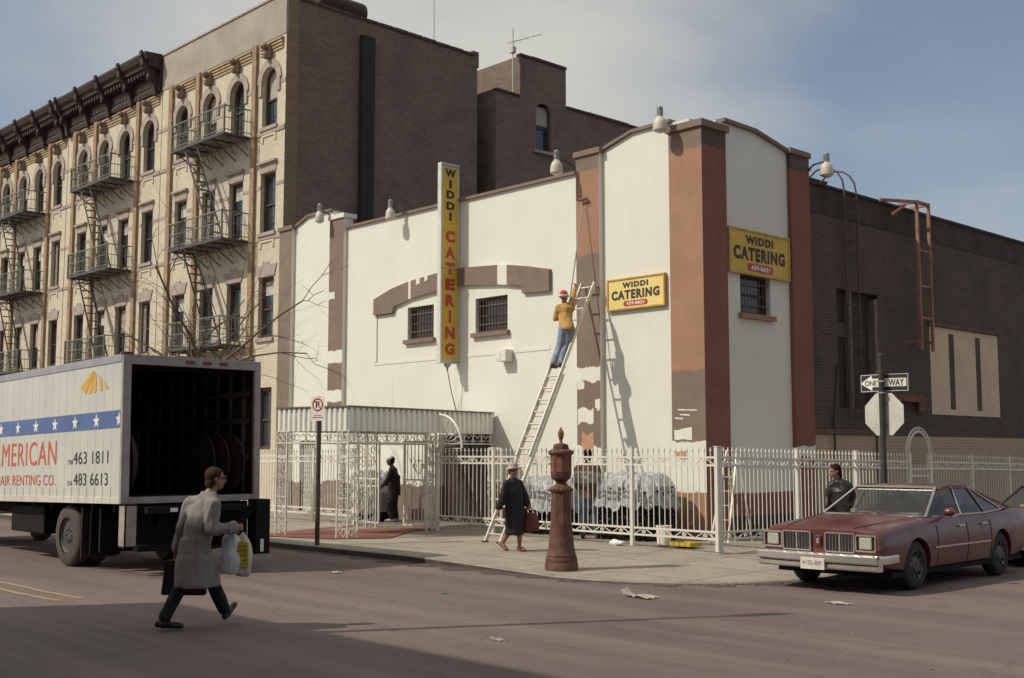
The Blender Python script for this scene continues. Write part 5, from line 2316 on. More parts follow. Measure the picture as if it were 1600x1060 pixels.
# round table tops stacked on edge in the back
WOODE = M('table_edge', (.030, .020, .016), .6, .3, 3)
r_ = random.Random(3)
for side, y, n in ((-1, TY0 + .28, 3), (1, TY1 - .62, 3)):
    for k in range(n):
        bm = bmesh.new()
        x = TX - .55 - .20 * k
        lathe(bm, [(.50, -.012), (.505, -.008), (.505, .008), (.50, .012)], 36, (0, 0, 0), 'Y')
        lathe(bm, [(.46, .013), (.455, .03), (.44, .03), (.43, .013)], 36, (0, 0, 0), 'Y')
        o = single('round_table_top', bm, WOODE, '%s round table top leaning on its edge against the %s inside wall of the truck' % (('outermost', 'middle', 'innermost')[k], 'near' if side < 0 else 'far'), 'table top', 'round table tops loaded in the truck', 30, (0, 0, -.505))
        yk = (y + .10 * k) if side < 0 else (y + .14 * (2 - k) + .02)
        o.location = (x, yk, ZB + .105 + .003)
        o.rotation_euler = (0, 0, R((8, 5, 3)[k]) * side)

# ================================================================== cars


def loft_grid(bm, secs):
    rows_ = [[bm.verts.new(p) for p in s] for s in secs]
    for a, b in zip(rows_, rows_[1:]):
        for k in range(len(a) - 1):
            bm.faces.new((a[k], a[k + 1], b[k + 1], b[k]))
    return rows_


def lerp(tab, y):
    for (y0, v0), (y1, v1) in zip(tab, tab[1:]):
        if y0 <= y <= y1:
            t = (y - y0) / (y1 - y0)
            return v0 + (v1 - v0) * t
    return tab[0][1] if y < tab[0][0] else tab[-1][1]


def make_car(label, paint, roofp):
    """fastback saloon, nose at y=0 pointing to -y, wheels on z=0"""
    T = thing('parked_car', label, 'car', (0, 0, 0), 'cars parked along the side street', local=True)
    top = [(0.0, .80), (.10, .835), (.6, .885), (1.55, .955), (2.2, .955), (3.9, .965), (4.45, .985), (4.9, .95), (5.0, .90)]
    bot = [(0, .44), (.15, .30), (.7, .24), (4.4, .24), (4.8, .32), (5.0, .46)]
    wid = [(0, .865), (.12, .90), (.6, .925), (2, .935), (3.6, .935), (4.4, .915), (4.85, .875), (5.0, .84)]
    secs = []
    ys = [0, .04, .12, .3, .5, .62, .74, .9, 1.06, 1.2, 1.34, 1.5, 1.7, 1.95, 2.25, 2.6, 2.95, 3.2, 3.35, 3.5, 3.66, 3.82, 3.96, 4.1, 4.25, 4.45, 4.65, 4.82, 4.94, 5.0]
    for y in ys:
        zt, zb, w = lerp(top, y), lerp(bot, y), lerp(wid, y)
        h = zt - zb
        half = [(0, zb + .0), (w * .80, zb), (w * .955, zb + .05), (w * .985, zb + h * .25), (w, zb + h * .52), (w * .992, zb + h * .66), (w * .965, zb + h * .86), (w * .935, zt - .035), (w * .90, zt - .008), (w * .55, zt + .012 + (.012 if y < 1.5 else 0)), (w * .18, zt + .022), (0, zt + (.045 if .2 < y < 1.5 else .022))]
        pts = [V(x, y, z) for x, z in half] + [V(-x, y, z) for x, z in half[-2:0:-1]]
        secs.append(pts + [pts[0]])
    bm = bmesh.new()
    rows_ = loft_grid(bm, secs)
    bm.faces.new([v for v in rows_[0][:-1]])
    bm.faces.new([v for v in rows_[-1][:-1]][::-1])
    bmesh.ops.remove_doubles(bm, verts=bm.verts, dist=.0005)
    bmesh.ops.recalc_face_normals(bm, faces=bm.faces)
    # wheel arches
    me = bpy.data.meshes.new('tmp')
    bm.to_mesh(me)
    bm.free()
    body = bpy.data.objects.new('tmp', me)
    COL.objects.link(body)
    cb_ = bmesh.new()
    for y in (1.02, 3.76):
        for s in (-1, 1):
            lathe(cb_, [(.375, s * .58), (.375, s * 1.1)], 28, (0, y, .33), 'X')
    bmesh.ops.recalc_face_normals(cb_, faces=cb_.faces)
    cm = bpy.data.meshes.new('tmp2')
    cb_.to_mesh(cm)
    cb_.free()
    co = bpy.data.objects.new('tmp2', cm)
    COL.objects.link(co)
    md = body.modifiers.new('b', 'BOOLEAN')
    md.object = co
    md.operation = 'DIFFERENCE'
    md.solver = 'EXACT'
    e = evaluated(body)
    bpy.data.objects.remove(body)
    bpy.data.objects.remove(co)
    bm = bmesh.new()
    bm.from_mesh(e)
    bodyo = obj('body', bm, paint, T, 28)
    # greenhouse
    CH = M('chrome_trim', (.66, .63, .58), .3, .1, 6, metal=.8)
    zb = .955
    a0, a1 = V(.80, 1.50, zb), V(.62, 2.22, 1.34)           # A pillar base, top
    b0, b1 = V(.845, 2.52, zb), V(.655, 2.62, 1.365)
    c0, c1 = V(.845, 3.32, zb), V(.65, 3.12, 1.355)
    d0 = V(.80, 4.05, .985)                                   # tip of the quarter window
    r1 = V(.56, 3.28, 1.345)                                  # top corner of rear window
    r0 = V(.70, 4.52, 1.0)
    bm = bmesh.new()
    # roof skin
    rsec = []
    for y, w, z in ((2.22, .62, 1.34), (2.3, .635, 1.368), (2.6, .652, 1.392), (2.95, .652, 1.392), (3.15, .63, 1.375), (3.28, .58, 1.350)):
        rsec.append([V(x * w, y, z - .03 * abs(x) ** 3) for x in (-1, -.92, -.6, -.2, .2, .6, .92, 1)])
    loft_grid(bm, rsec)
    r2 = []
    for s in rsec:
        r2.append([p - V(0, 0, .035) for p in s])
    loft_grid(bm, r2)
    for s in (-1, 1):
        m = lambda p: V(p.x * s, p.y, p.z)
        edge = [(m(a1), m(b1)), (m(b1), m(c1)), (m(c1), m(r1))]
        for p, q in edge:
            bar(bm, p - V(0, 0, .012), q - V(0, 0, .012), .05, .05)
    obj('roof', bm, roofp, T, 40)
    bm = bmesh.new()
    for s in (-1, 1):
        m = lambda p: V(p.x * s, p.y, p.z)
        bar(bm, m(b0), m(b1), .028, .04, (0, 1, 0))
        bar(bm, m(c0), m(c1), .028, .04, (0, 1, 0))
        # broad sail panel from roof to tail
        fa = [m(c1) + V(0, .02, 0), m(r1), m(r0), m(d0) + V(0, .12, 0), m(V(.80, 3.98, .992))]
        bm.faces.new([bm.verts.new(p) for p in fa])
        bm.faces.new([bm.verts.new(p - V(s * .02, 0, .01)) for p in fa][::-1])
        bar(bm, m(r1), m(r0), .05, .03)
    obj('pillar', bm, paint, T)
    GL = MATS.get('car_glass') or clear_glass('car_glass', (.50, .53, .51))

    def pane(pts, name='window'):
        bm = bmesh.new()
        bm.faces.new([bm.verts.new(p) for p in pts])
        return obj(name, bm, GL, T)
    mx = lambda p: V(-p.x, p.y, p.z)
    pane([a0, mx(a0), mx(a1), a1], 'windshield')
    pane([r0, mx(r0), mx(r1), r1], 'rear_window')
    for s in (1, -1):
        m = (lambda p: p) if s > 0 else mx
        pane([m(a0), m(b0), m(b1), m(a1)])
        pane([m(b0), m(c0), m(c1), m(b1)])
        pane([m(c0), m(V(.82, 3.95, .985)), m(c1 + V(0, .04, -.01))])
    bm = bmesh.new()
    for s in (-1, 1):
        m = (lambda p: p) if s > 0 else mx
        bar(bm, m(a0) + V(0, -.01, 0), m(a1) + V(0, -.012, .008), .024, .022, (0, 1, 0))
        bar(bm, m(V(.85, 1.62, zb + .008)), m(V(.865, 3.3, zb + .008)), .014, .022)
        bar(bm, m(V(.865, 3.3, zb + .008)), m(V(.82, 4.0, .99)), .014, .022)
        bar(bm, m(c1 + V(.015, .02, 0)), m(V(.825, 3.98, .99)), .014, .014)
        bar(bm, m(a1 + V(.02, 0, .0)), m(b1 + V(.012, 0, 0)), .014, .014)
        bar(bm, m(b1 + V(.012, 0, 0)), m(c1 + V(.012, 0, 0)), .014, .014)
        bar(bm, m(b0 + V(.018, -.02, 0)), m(b1 + V(.018, -.02, 0)), .010, .012, (0, 1, 0))
        bar(bm, m(c0 + V(.018, .02, 0)), m(c1 + V(.018, .02, 0)), .010, .012, (0, 1, 0))
        bar(bm, m(V(.94, 1.5, .55)), m(V(.944, 3.3, .55)), .008, .02)
    bar(bm, a1 + V(0, -.015, .012), mx(a1) + V(0, -.015, .012), .034, .03)
    bar(bm, a0 + V(0, -.02, .01), mx(a0) + V(0, -.02, .01), .025, .02)
    obj('window_trim', bm, CH, T)
    # nose: grilles, lamps, bumper
    BLKP = M('grille_black', (.015, .013, .013), .5, .2)
    bm = bmesh.new()
    for s in (-1, 1):
        x0, x1 = sorted((s * .12, s * .53))
        box(bm, x0, x1, -.022, .0, .545, .775)
    gr = obj('grille', bm, BLKP, T)
    bm = bmesh.new()
    for s in (-1, 1):
        x0, x1 = sorted((s * .115, s * .535))
        box(bm, x0, x1, -.032, -.005, .775, .79)
        box(bm, x0, x1, -.032, -.005, .53, .545)
        for xx in (x0, x1):
            box(bm, xx - .008, xx + .008, -.034, -.005, .545, .775)
        box(bm, (x0 + x1) / 2 - .008, (x0 + x1) / 2 + .008, -.03, -.023, .545, .775)
        for k in range(1, 9):
            box(bm, x0 + .01 + .047 * k - .002, x0 + .01 + .047 * k + .002, -.026, -.0225, .55, .77)
    for s in (-1, 1):
        x0, x1 = sorted((s * .56, s * .84))
        for zz in (.565, .765):
            box(bm, x0, x1, -.03, -.002, zz - .01, zz + .01)
        for xx in (x0, x1):
            box(bm, xx - .008, xx + .008, -.03, -.002, .575, .755)
    obj('grille_frame', bm, CH, gr)
    bm = bmesh.new()
    box(bm, -.045, .045, -.028, -.004, .60, .74, .006)
    obj('emblem_plate', bm, paint, gr)
    bm = bmesh.new()
    box(bm, -.02, .02, -.036, -.029, .635, .70, .004)
    obj('emblem', bm, CH, gr)
    for s in (-1, 1):
        bm = bmesh.new()
        x0, x1 = sorted((s * .61, s * .79))
        box(bm, x0, x1, -.034, .0, .59, .745, .02)
        obj('headlight', bm, M('headlight_glass', (.40, .40, .35), .2, .1, 20), T)
        bm = bmesh.new()
        x0, x1 = sorted((s * .848, s * .885))
        box(bm, x0, x1, -.01, .10, .58, .75, .01)
        obj('corner_lamp', bm, M('amber_lens', (.16, .075, .05), .3, .1), T)
    bm = bmesh.new()
    for z0, z1, y0 in ((.40, .515, -.17), (.31, .395, -.14)):
        secs_ = []
        for x in (-.90, -.87, -.6, 0, .6, .87, .90):
            yy_ = y0 + .05 * (abs(x) / .93) ** 4
            secs_.append([V(x, yy_ + .02, z0), V(x, yy_, z0 + .02), V(x, yy_, z1 - .02), V(x, yy_ + .03, z1), V(x, .05, z1), V(x, .05, z0), V(x, yy_ + .02, z0)])
        rr2 = loft_grid(bm, secs_)
        bm.faces.new(rr2[0][:-1])
        bm.faces.new(rr2[-1][:-1][::-1])
    for s in (-1, 1):
        box(bm, min(s * .87, s * .93), max(s * .87, s * .93), -.08, .45, .40, .51, .01)
    for z in (.36,):
        box(bm, -.9, .9, 4.98, 5.12, .40, .53, .02)
    bp = obj('bumper', bm, M('dull_chrome', (.80, .78, .74), .22, .12, 5, metal=.9), T, 35)
    bm = bmesh.new()
    box(bm, -.18, .18, -.185, -.172, .30, .45, .004)
    lp = obj('licence_plate', bm, M('plate_cream', (.66, .62, .54), .5, .1, 20), bp)
    text('4172-BJK', lp, M('plate_blue', (.12, .10, .16), .5, .1), V(-.15, -.186, .34), (1, 0, 0), (0, 0, 1), .30, .075, 'lettering', .001)
    bm = bmesh.new()
    box(bm, -.80, .80, 5.0, 5.012, .62, .78, .01)
    obj('tail_lamp', bm, M('dark_red_lens', (.16, .025, .02)), T)
    for y in (1.02, 3.76):
        for s in (-1, 1):
            bm = bmesh.new()
            r, w = .33, .20
            c = (s * .79, y, r)
            lathe(bm, [(r * .62, -w / 2), (r * .82, -w / 2 - .003), (r * .96, -w * .42), (r, -w * .32), (r, w * .32), (r * .96, w * .42), (r * .82, w / 2 + .003), (r * .62, w / 2)], 32, c, 'X', cap=False)
            wl = obj('wheel', bm, TYRE, T, 40)
            bm = bmesh.new()
            lathe(bm, [(r * .63, -s * w * .3), (r * .64, s * w * .44), (r * .58, s * w * .48), (r * .5, s * w * .3), (r * .34, s * w * .36), (r * .28, s * w * .46), (r * .1, s * w * .48), (.01, s * w * .48)], 28, c, 'X')
            for k in range(10):
                a = k * math.pi / 5
                d = V(0, math.cos(a), math.sin(a))
                bar(bm, V(*c) + V(s * w * .34, 0, 0) + d * r * .33, V(*c) + V(s * w * .40, 0, 0) + d * r * .55, .03, .02)
            obj('rim', bm, M('car_rim', (.10, .092, .088), .4, .3, 6, metal=.7), wl, 35)
    # doors as shut lines and handles
    bm = bmesh.new()
    for s in (-1, 1):
        for y in (1.60, 2.56, 3.36):
            zt, w = .93, lerp(wid, y)
            h_ = lerp(top, y) - .24
            prof = [(w * 1.001, .24 + h_ * .52), (w * .995, .24 + h_ * .66), (w * .968, .24 + h_ * .86)]
            low = [(w * .96, .30), (w * .987, .24 + h_ * .25)]
            pts = [V(s * x, y, z) for x, z in low + prof]
            tube(bm, pts, .005, 5)
        tube(bm, [V(s * .50, .02, .852), V(s * .60, .6, .908), V(s * .78, 1.48, .968)], .005, 5)
    obj('shut_line', bm, BLKP, T)
    bm = bmesh.new()
    for s in (-1, 1):
        for y in (2.36, 3.12):
            box(bm, min(s * .91, s * .945), max(s * .91, s * .945), y - .09, y + .09, .80, .825, .006)
    obj('handle', bm, CH, T)
    for s in (1,):
        bm = bmesh.new()
        ellipsoid(bm, (s * .98, 1.86, 1.02), ((.085, 0, 0), (0, .07, 0), (0, 0, .06)), 14, 9)
        bar(bm, (s * .86, 1.88, .96), (s * .96, 1.87, .99), .03)
        obj('door_mirror', bm, paint, T, 40)
    # cabin
    CABIN = M('dark_red_vinyl', (.085, .025, .022), .7, .25, 4)
    bm = bmesh.new()
    box(bm, -.74, .74, 1.62, 1.95, .86, .975, .03)
    obj('dashboard', bm, M('dusty_dashboard', (.075, .032, .03), .8, .2, 4), T)
    for y in (2.42, 3.25):
        bm = bmesh.new()
        box(bm, -.68, .68, y - .25, y + .28, .42, .62, .05)
        box(bm, -.66, .66, y + .18, y + .34, .55, 1.06, .05)
        if y < 3:
            for s in (-1, 1):
                box(bm, s * .36 - .13, s * .36 + .13, y + .24, y + .32, 1.06, 1.2, .03)
        obj('seat', bm, CABIN, T, 40)
    bm = bmesh.new()
    pts = [V(.36 + .18 * math.cos(q * math.pi / 10), 2.02 + .06 * math.sin(q * math.pi / 10), 1.0 + .15 * math.sin(q * math.pi / 10)) for q in range(21)]
    tube(bm, pts, .012, 6, False)
    bar(bm, (.36, 2.02, 1.0), (.36, 1.85, .92), .03)
    obj('steering_wheel', bm, BLKP, T)
    bm = bmesh.new()
    box(bm, .30, .62, 1.66, 1.80, .978, .995, .002)
    box(bm, -.30, -.02, 1.64, 1.78, .978, .99, .002)
    box(bm, -.45, -.38, 1.68, 1.74, .978, 1.03, .004)
    obj('paper', bm, SGW, T)
    bm = bmesh.new()
    tube(bm, [(-.35, 1.45, .975), (.3, 1.52, 1.02)], .006, 5)
    tube(bm, [(.1, 1.45, .975), (.68, 1.52, 1.02)], .006, 5)
    obj('wiper', bm, BLKP, T)
    bm = bmesh.new()
    box(bm, -.86, .86, .35, 4.6, .20, .27)
    obj('underbody', bm, TDARK, T)
    return T


def car_paint(name, col, rust=(.10, .045, .03)):
    m, t, p = principled(name)
    f = noise_tex(t, 2.2, 6, None, .6)
    c = colmix(t, mrange(t, f, .3, .7, 0, 1), sc(col, .85), sc(col, 1.15))
    f2 = noise_tex(t, 1.3, 8, None, .65)
    c = colmix(t, mrange(t, f2, .58, .72, 0, .55), c, rust)
    t.links.new(c, p.inputs['Base Color'])
    t.links.new(mrange(t, f2, .4, .75, .30, .65), p.inputs['Roughness'])
    p.inputs['Coat Weight'].default_value = .5
    p.inputs['Coat Roughness'].default_value = .2
    bump(t, p, noise_tex(t, 2.5, 2), .04, .02)
    return m


MAROON = car_paint('faded_maroon_paint', (.115, .030, .028), (.08, .04, .034))
MARTOP = car_paint('brown_vinyl_roof', (.115, .05, .042))
CAR = make_car('faded maroon fastback saloon with a chrome bumper parked at the corner kerb', MAROON, MARTOP)
CAR.location = (-8.78, 14.02, .0)
CAR.rotation_euler = (0, 0, R(1.5))
DARKTRIM = M('dark_window_trim', (.03, .025, .024), .5, .2)
ORANGE = car_paint('rusty_orange_paint', (.26, .10, .06))
C2 = dup(CAR)
C2['label'] = 'rusty orange brown car just behind the maroon one, mostly cut off by the right edge'
C2.location = (-8.75, 19.75, slope_z(22))
C2.rotation_euler = (R(-.9), 0, R(1))
for ch in C2.children_recursive:
    if ch.data and MAROON.name in [m.name for m in ch.data.materials if m]:
        ch.data = ch.data.copy()
        for i, m in enumerate(ch.data.materials):
            if m.name == MAROON.name:
                ch.data.materials[i] = ORANGE
for ch in C2.children_recursive:
    if ch.name.startswith(('window_trim', 'wiper')):
        ch.data = ch.data.copy()
        ch.data.materials[0] = DARKTRIM

# ================================================================== people
SKIN_L = M('skin_light', (.46, .25, .16), .55, .08, 20)
SKIN_D = M('skin_dark', (.075, .04, .026), .5, .1, 20)
SKIN_M = M('skin_medium', (.30, .155, .095), .55, .08, 20)
UPZ = Vector((0, 0, 1))


def fwd(v):
    return Vector((*v, 0)).normalized()


def make_person(label, base, J, f, hf, skin, wear, hair, voxel=.009, bare_legs=False, tilt=0.):
    """J: joints relative to base; f body heading, hf head heading; wear: clothing dict"""
    T = thing('person', label, 'person', base, None)
    J = {k: Vector(v) + Vector(base) for k, v in J.items()}
    f, hf = fwd(f), fwd(hf)
    l = UPZ.cross(f)                                          # to the person's left
    hl = UPZ.cross(hf)
    bm = bmesh.new()
    h = J['head']

    def el(c, a, b, cc, A=None):
        A = A or (hl, hf, UPZ)
        ellipsoid(bm, c, (A[0] * a, A[1] * b, A[2] * cc), 16, 10)
    hu = (UPZ + hf * tilt).normalized()
    hff = (hf - hu * hf.dot(hu)).normalized()
    A = (hl, hff, hu)
    el(h + hu * .03 - hff * .012, .074, .095, .088, A)
    el(h - hu * .035 + hff * .022, .060, .068, .078, A)
    el(h - hu * .085 + hff * .050, .032, .032, .026, A)       # chin
    capsule(bm, h + hff * .083 + hu * .02, h + hff * .106 - hu * .022, .010, .016, 8)
    for s in (-1, 1):
        el(h + hl * s * .036 + hff * .078 - hu * .03, .022, .016, .018, A)   # cheek
        el(h + hl * s * .033 + hff * .080 + hu * .030, .026, .014, .009, A)   # brow
        el(h + hl * s * .076 - hff * .01 - hu * .005, .010, .022, .033, A)    # ear
    el(h + hff * .082 - hu * .052, .026, .013, .010, A)       # lips
    nk = J['neck']
    capsule(bm, nk - UPZ * .02, h - hu * .05, .058, .052, 12)
    # trunk under the clothes keeps the skin one piece from head to hands
    capsule(bm, J['shR'] - UPZ * .03, J['shL'] - UPZ * .03, .035, .035)
    capsule(bm, nk, J['chest'], .05, .07)
    capsule(bm, J['chest'], J['pelvis'], .10, .10)
    for S in 'RL':
        capsule(bm, J['sh' + S], J['el' + S], .044, .036)
        wdir = (J['ha' + S] - J['el' + S]).normalized()
        wr = J['ha' + S] - wdir * .045
        capsule(bm, J['el' + S], wr, .036, .026)
        side = 1 if S == 'L' else -1
        # palm and five fingers, lightly curled
        pn = (f * .3 - l * side).normalized()                 # palm faces the body
        pn = (pn - wdir * pn.dot(wdir)).normalized()
        ac = wdir.cross(pn).normalized()
        if ac.dot(f) < 0:
            ac = -ac
        ellipsoid(bm, wr + wdir * .05, (ac * .042, wdir * .055, pn * .017), 12, 8)
        for k, (o, ln) in enumerate(((.030, .030), (.011, .036), (-.010, .034), (-.029, .026))):
            p0 = wr + wdir * .088 + ac * o
            p1 = p0 + wdir * ln * .9 + pn * .012
            p2 = p1 + wdir * ln * .35 + pn * .026
            p3 = p2 - wdir * .008 + pn * .018
            capsule(bm, p0, p1, .0095, .009, 7)
            capsule(bm, p1, p2, .009, .0085, 7)
            capsule(bm, p2, p3, .0085, .0075, 7)
        t0 = wr + wdir * .03 + ac * .035
        t1 = t0 + ac * .025 + wdir * .028 + pn * .012
        capsule(bm, t0, t1, .012, .0105, 7)
        capsule(bm, t1, t1 + wdir * .026 + pn * .012 - ac * .004, .010, .0085, 7)
        capsule(bm, J['pelvis'], J['hip' + S], .10, .09)
        capsule(bm, J['hip' + S], J['kn' + S], .078, .052)
        kn, an, to = J['kn' + S], J['an' + S], J['toe' + S]
        capsule(bm, kn, kn + (an - kn) * .35, .050, .054)
        capsule(bm, kn + (an - kn) * .3, an, .054, .034)
        fd = (to - an)
        capsule(bm, an - UPZ * .02, an + fd * .5 - UPZ * .025, .028, .022, 10)
    b = fuse(bm, voxel, 3)
    body = obj('body', b, skin, T, 180)
    # eyes
    for s in (-1, 1):
        e = bmesh.new()
        c = h + hl * s * .032 + hff * .084 + hu * .010
        ellipsoid(e, c, (hl * .013, hff * .007, hu * .007), 10, 6)
        obj('eye', e, M('eye_dark', (.03, .02, .018), .3, .1), T, 180)
    # hair
    if hair:
        col, ln = hair
        e = bmesh.new()
        ellipsoid(e, h + hu * .040 - hff * .020, (hl * .082, hff * .098, hu * .092), 24, 16)
        ellipsoid(e, h - hu * (.02 + ln) - hff * .052, (hl * .070, hff * .058, hu * (.062 + ln)), 18, 12)
        e = fuse(e, .008, 2)
        kill = [v for v in e.verts if (v.co - h).dot(hff) > .035 + .03 * ((v.co - h).dot(hu) - .03) / .05 and (v.co - h).dot(hu) < .088]
        bmesh.ops.delete(e, geom=kill, context='VERTS')
        roughen(e, .006, 40, (1, 1, .35))
        obj('hair', e, M('hair_%d' % int(sum(col) * 1000), col, .85, .35, 30, .003, 90, .4, spec=.15), T, 180)

    def dressed(name, build, mat, vox=.011, fold=.010, seed=0., it=9, fscale=9):
        e = bmesh.new()
        build(e)
        e = fuse(e, vox, it)
        if fold:
            roughen(e, fold, fscale, (1, 1, .45), seed)
            crease(e, fold * .55, fscale * 1.25, (1, 1, .36), seed + 4)
        return obj(name, e, mat, T, 180)

    def sleeves(e, r0=.066, r1=.056, r2=.048, stop=.06):
        for S in 'RL':
            wdir = (J['ha' + S] - J['el' + S]).normalized()
            capsule(e, J['sh' + S] - UPZ * .01, J['el' + S], r0, r1)
            capsule(e, J['el' + S], J['ha' + S] - wdir * stop, r1, r2)

    def torso(e, low, w=.185, d=.125, hem=.19, hemd=.13):
        nk_, ch, pv = J['neck'], J['chest'], J['pelvis']
        sm = (J['shR'] + J['shL']) / 2
        for S in 'RL':
            capsule(e, nk_ - UPZ * .045, J['sh' + S] - UPZ * .012, .072, .074)
            capsule(e, sm - UPZ * .10, J['sh' + S] - UPZ * .07, .115, .078)
        eloft(e, [(nk_ - UPZ * .005, .072, .072), (nk_ - UPZ * .05, .12, .10), (sm - UPZ * .03, .165, .112), (sm - UPZ * .12, w * .98, d * .98), (ch - UPZ * .03, w, d), ((ch + pv) / 2 - UPZ * .02, w - .01, d), (pv + UPZ * .02, (w + hem) / 2, (d + hemd) / 2), (pv - UPZ * low, hem, hemd)], l, f)
    for nm, spec in wear.items():
        if nm in ('jacket', 'sweater', 'shirt'):
            mat, low = spec[:2]
            dressed(nm, lambda e: (torso(e, low, *spec[2:]) if len(spec) > 3 else torso(e, low), sleeves(e, .068, .058, .05)), mat, seed=low * 7)
        elif nm == 'coat':
            mat, zh, hw, hd, shift = spec

            def cb(e):
                torso(e, .02, .20, .145, .21, .16)
                sleeves(e, .078, .072, .062)
                pv = J['pelvis']
                c = pv + Vector(shift)
                eloft(e, [(pv + UPZ * .12, .195, .145), (pv - UPZ * .05, .205, .16), ((pv + c) / 2 - UPZ * .10 + UPZ * 0, (hw + .205) / 2, (hd + .16) / 2), (Vector((c.x, c.y, zh + .03)), hw, hd), (Vector((c.x, c.y, zh)), hw - .004, hd - .004)], l, f)
            dressed('coat', cb, mat, .009, .015, 2.3, 6, 5.2)
            e = bmesh.new()                                   # collar
            n = 18
            nk_ = J['neck']
            rr = [[nk_ + l * .068 * math.cos(a) + f * .070 * math.sin(a) + UPZ * .018 for a in [2 * math.pi * k / n for k in range(n + 1)]],
                  [nk_ + l * .076 * math.cos(a) + f * .078 * math.sin(a) + UPZ * .026 for a in [2 * math.pi * k / n for k in range(n + 1)]],
                  [nk_ + l * .112 * math.cos(a) + f * .105 * math.sin(a) - UPZ * .036 for a in [2 * math.pi * k / n for k in range(n + 1)]]]
            for p, q in zip(rr, rr[1:]):
                for k in range(n):
                    e.faces.new([e.verts.new(x) for x in (p[k], p[k + 1], q[k + 1], q[k])])
            bmesh.ops.remove_doubles(e, verts=e.verts, dist=.0005)
            obj('collar', e, mat, T, 180)
        elif nm == 'trousers':
            def tb(e):
                ellipsoid(e, J['pelvis'] - UPZ * .02, (l * .158, f * .115, UPZ * .13), 20, 12)
                for S in 'RL':
                    kn, an = J['kn' + S], J['an' + S]
                    capsule(e, J['hip' + S], kn, .098, .072)
                    capsule(e, kn, an + (kn - an).normalized() * .02, .072, .066)
            dressed('trousers', tb, spec, .011, .009, 5.1, 4, 9)
        elif nm == 'hat':
            e = bmesh.new()
            mat, kind = spec
            c = h + hu * .055 - hff * .005
            if kind == 'brim':
                rings = []
                for r_, z in ((.132, -.012), (.135, -.004), (.098, .012), (.092, .055), (.082, .085), (.04, .098), (.001, .10)):
                    rings.append([e.verts.new(c + hl * r_ * math.cos(a) * .95 + hff * r_ * math.sin(a) * 1.05 + hu * (z - .012 * math.cos(2 * a) * (r_ > .12))) for a in [2 * math.pi * k / 24 for k in range(24)]])
                for p, q in zip(rings, rings[1:]):
                    for k in range(24):
                        e.faces.new((p[k], p[(k + 1) % 24], q[(k + 1) % 24], q[k]))
                e.faces.new(rings[0][::-1])
            elif kind == 'knit':
                ellipsoid(e, h + hu * .055 - hff * .008, (hl * .088, hff * .106, hu * .105), 22, 14)
                for v in [v for v in e.verts if (v.co - h).dot(hu) < .012]:
                    v.co += hu * (.012 - (v.co - h).dot(hu))
                roughen(e, .005, 30)
            else:
                ellipsoid(e, h + hu * .06 - hff * .005, (hl * .084, hff * .102, hu * .072), 22, 12)
                prism(e, [(.07 * math.cos(math.pi * k / 8), .085 + .075 * math.sin(math.pi * k / 8)) for k in range(9)], lambda u, v: h + hl * u + hff * v + hu * .058, lambda u, v: h + hl * u + hff * v + hu * .066)
            obj('hat' if kind == 'brim' else 'cap', e, mat, T, 180 if kind != 'brim' else 50)
        elif nm == 'shoe':
            low = isinstance(spec, tuple)
            for S in 'RL':
                e = bmesh.new()
                an, to = J['an' + S], J['toe' + S]
                fd = (to - an)
                fd = (fd - UPZ * 0).normalized()
                heel = an - (J['kn' + S] - an).normalized() * .065 - fd * .035
                capsule(e, heel, to - (to - heel).normalized() * .01, .038, .032, 12)
                if not low:
                    capsule(e, an + UPZ * .03, heel + (to - heel) * .25, .048, .044, 12)
                    capsule(e, an - fd * .01, heel + (to - heel) * .5, .046, .040, 12)
                capsule(e, heel + (to - heel) * .55 + l * .012, to, .040, .03, 12)
                e = fuse(e, .008, 4)
                obj('shoe', e, spec[0] if low else spec, T, 180)
        elif nm == 'glasses':
            e = bmesh.new()
            for s in (-1, 1):
                c = h + hl * s * .034 + hff * .100 + hu * .008
                tube(e, [c + hl * .026 * math.cos(q) + hu * .02 * math.sin(q) for q in [i * math.pi / 6 for i in range(13)]], .0035, 5, False)
                tube(e, [c + hl * s * .026, h + hl * s * .082 + hu * .014], .003, 5)
            tube(e, [h + hl * .01 + hff * .101 + hu * .012, h - hl * .01 + hff * .101 + hu * .012], .003, 5)
            obj('glasses', e, spec, T)
        elif nm == 'patches':
            pass
    return T, J, f, l


def cloth(name, col, var=.12, sc_=6):
    return M(name, col, .9, var, sc_, .003, 220, .35)


# -- man in the foreground
man_f = (.12, .99)
make_person('man in a pale grey overcoat walking across the road with shopping bags, seen from behind', (-11.396, 6.16, .0),
            {'head': (0.118, 0.16, 1.572), 'neck': (0.102, 0.09, 1.42), 'chest': (0.057, 0.04, 1.20), 'pelvis': (0.000, 0.000, 0.836), 'shR': (0.262, 0.055, 1.312), 'shL': (-0.142, 0.020, 1.312), 'elR': (0.292, 0.032, 1.055), 'haR': (0.285, 0.335, 1.062), 'elL': (-0.255, -0.015, 1.045), 'haL': (-0.345, -0.021, 0.776), 'hipR': (0.089, -0.002, 0.789), 'hipL': (-0.096, 0.009, 0.776), 'knR': (-0.060, 0.265, 0.443), 'anR': (-0.098, 0.429, 0.156), 'toeR': (-0.150, 0.580, 0.200), 'knL': (-0.164, -0.071, 0.429), 'anL': (-0.161, -0.247, 0.117), 'toeL': (-0.136, -0.06, 0.035)},
            man_f, (.28, .96), SKIN_M,
            {'trousers': cloth('black_trousers', (.014, .012, .013)), 'coat': (cloth('grey_raincoat', (.215, .195, .188), .14, 4), .45, .225, .235, (.02, .035, 0)), 'shoe': M('black_leather', (.014, .012, .012), .4, .2), 'glasses': M('dark_glasses_frame', (.02, .02, .02), .4, .1)},
            ((.05, .026, .018), .02), .008)
mb = Vector((-11.396, 6.16, 0))


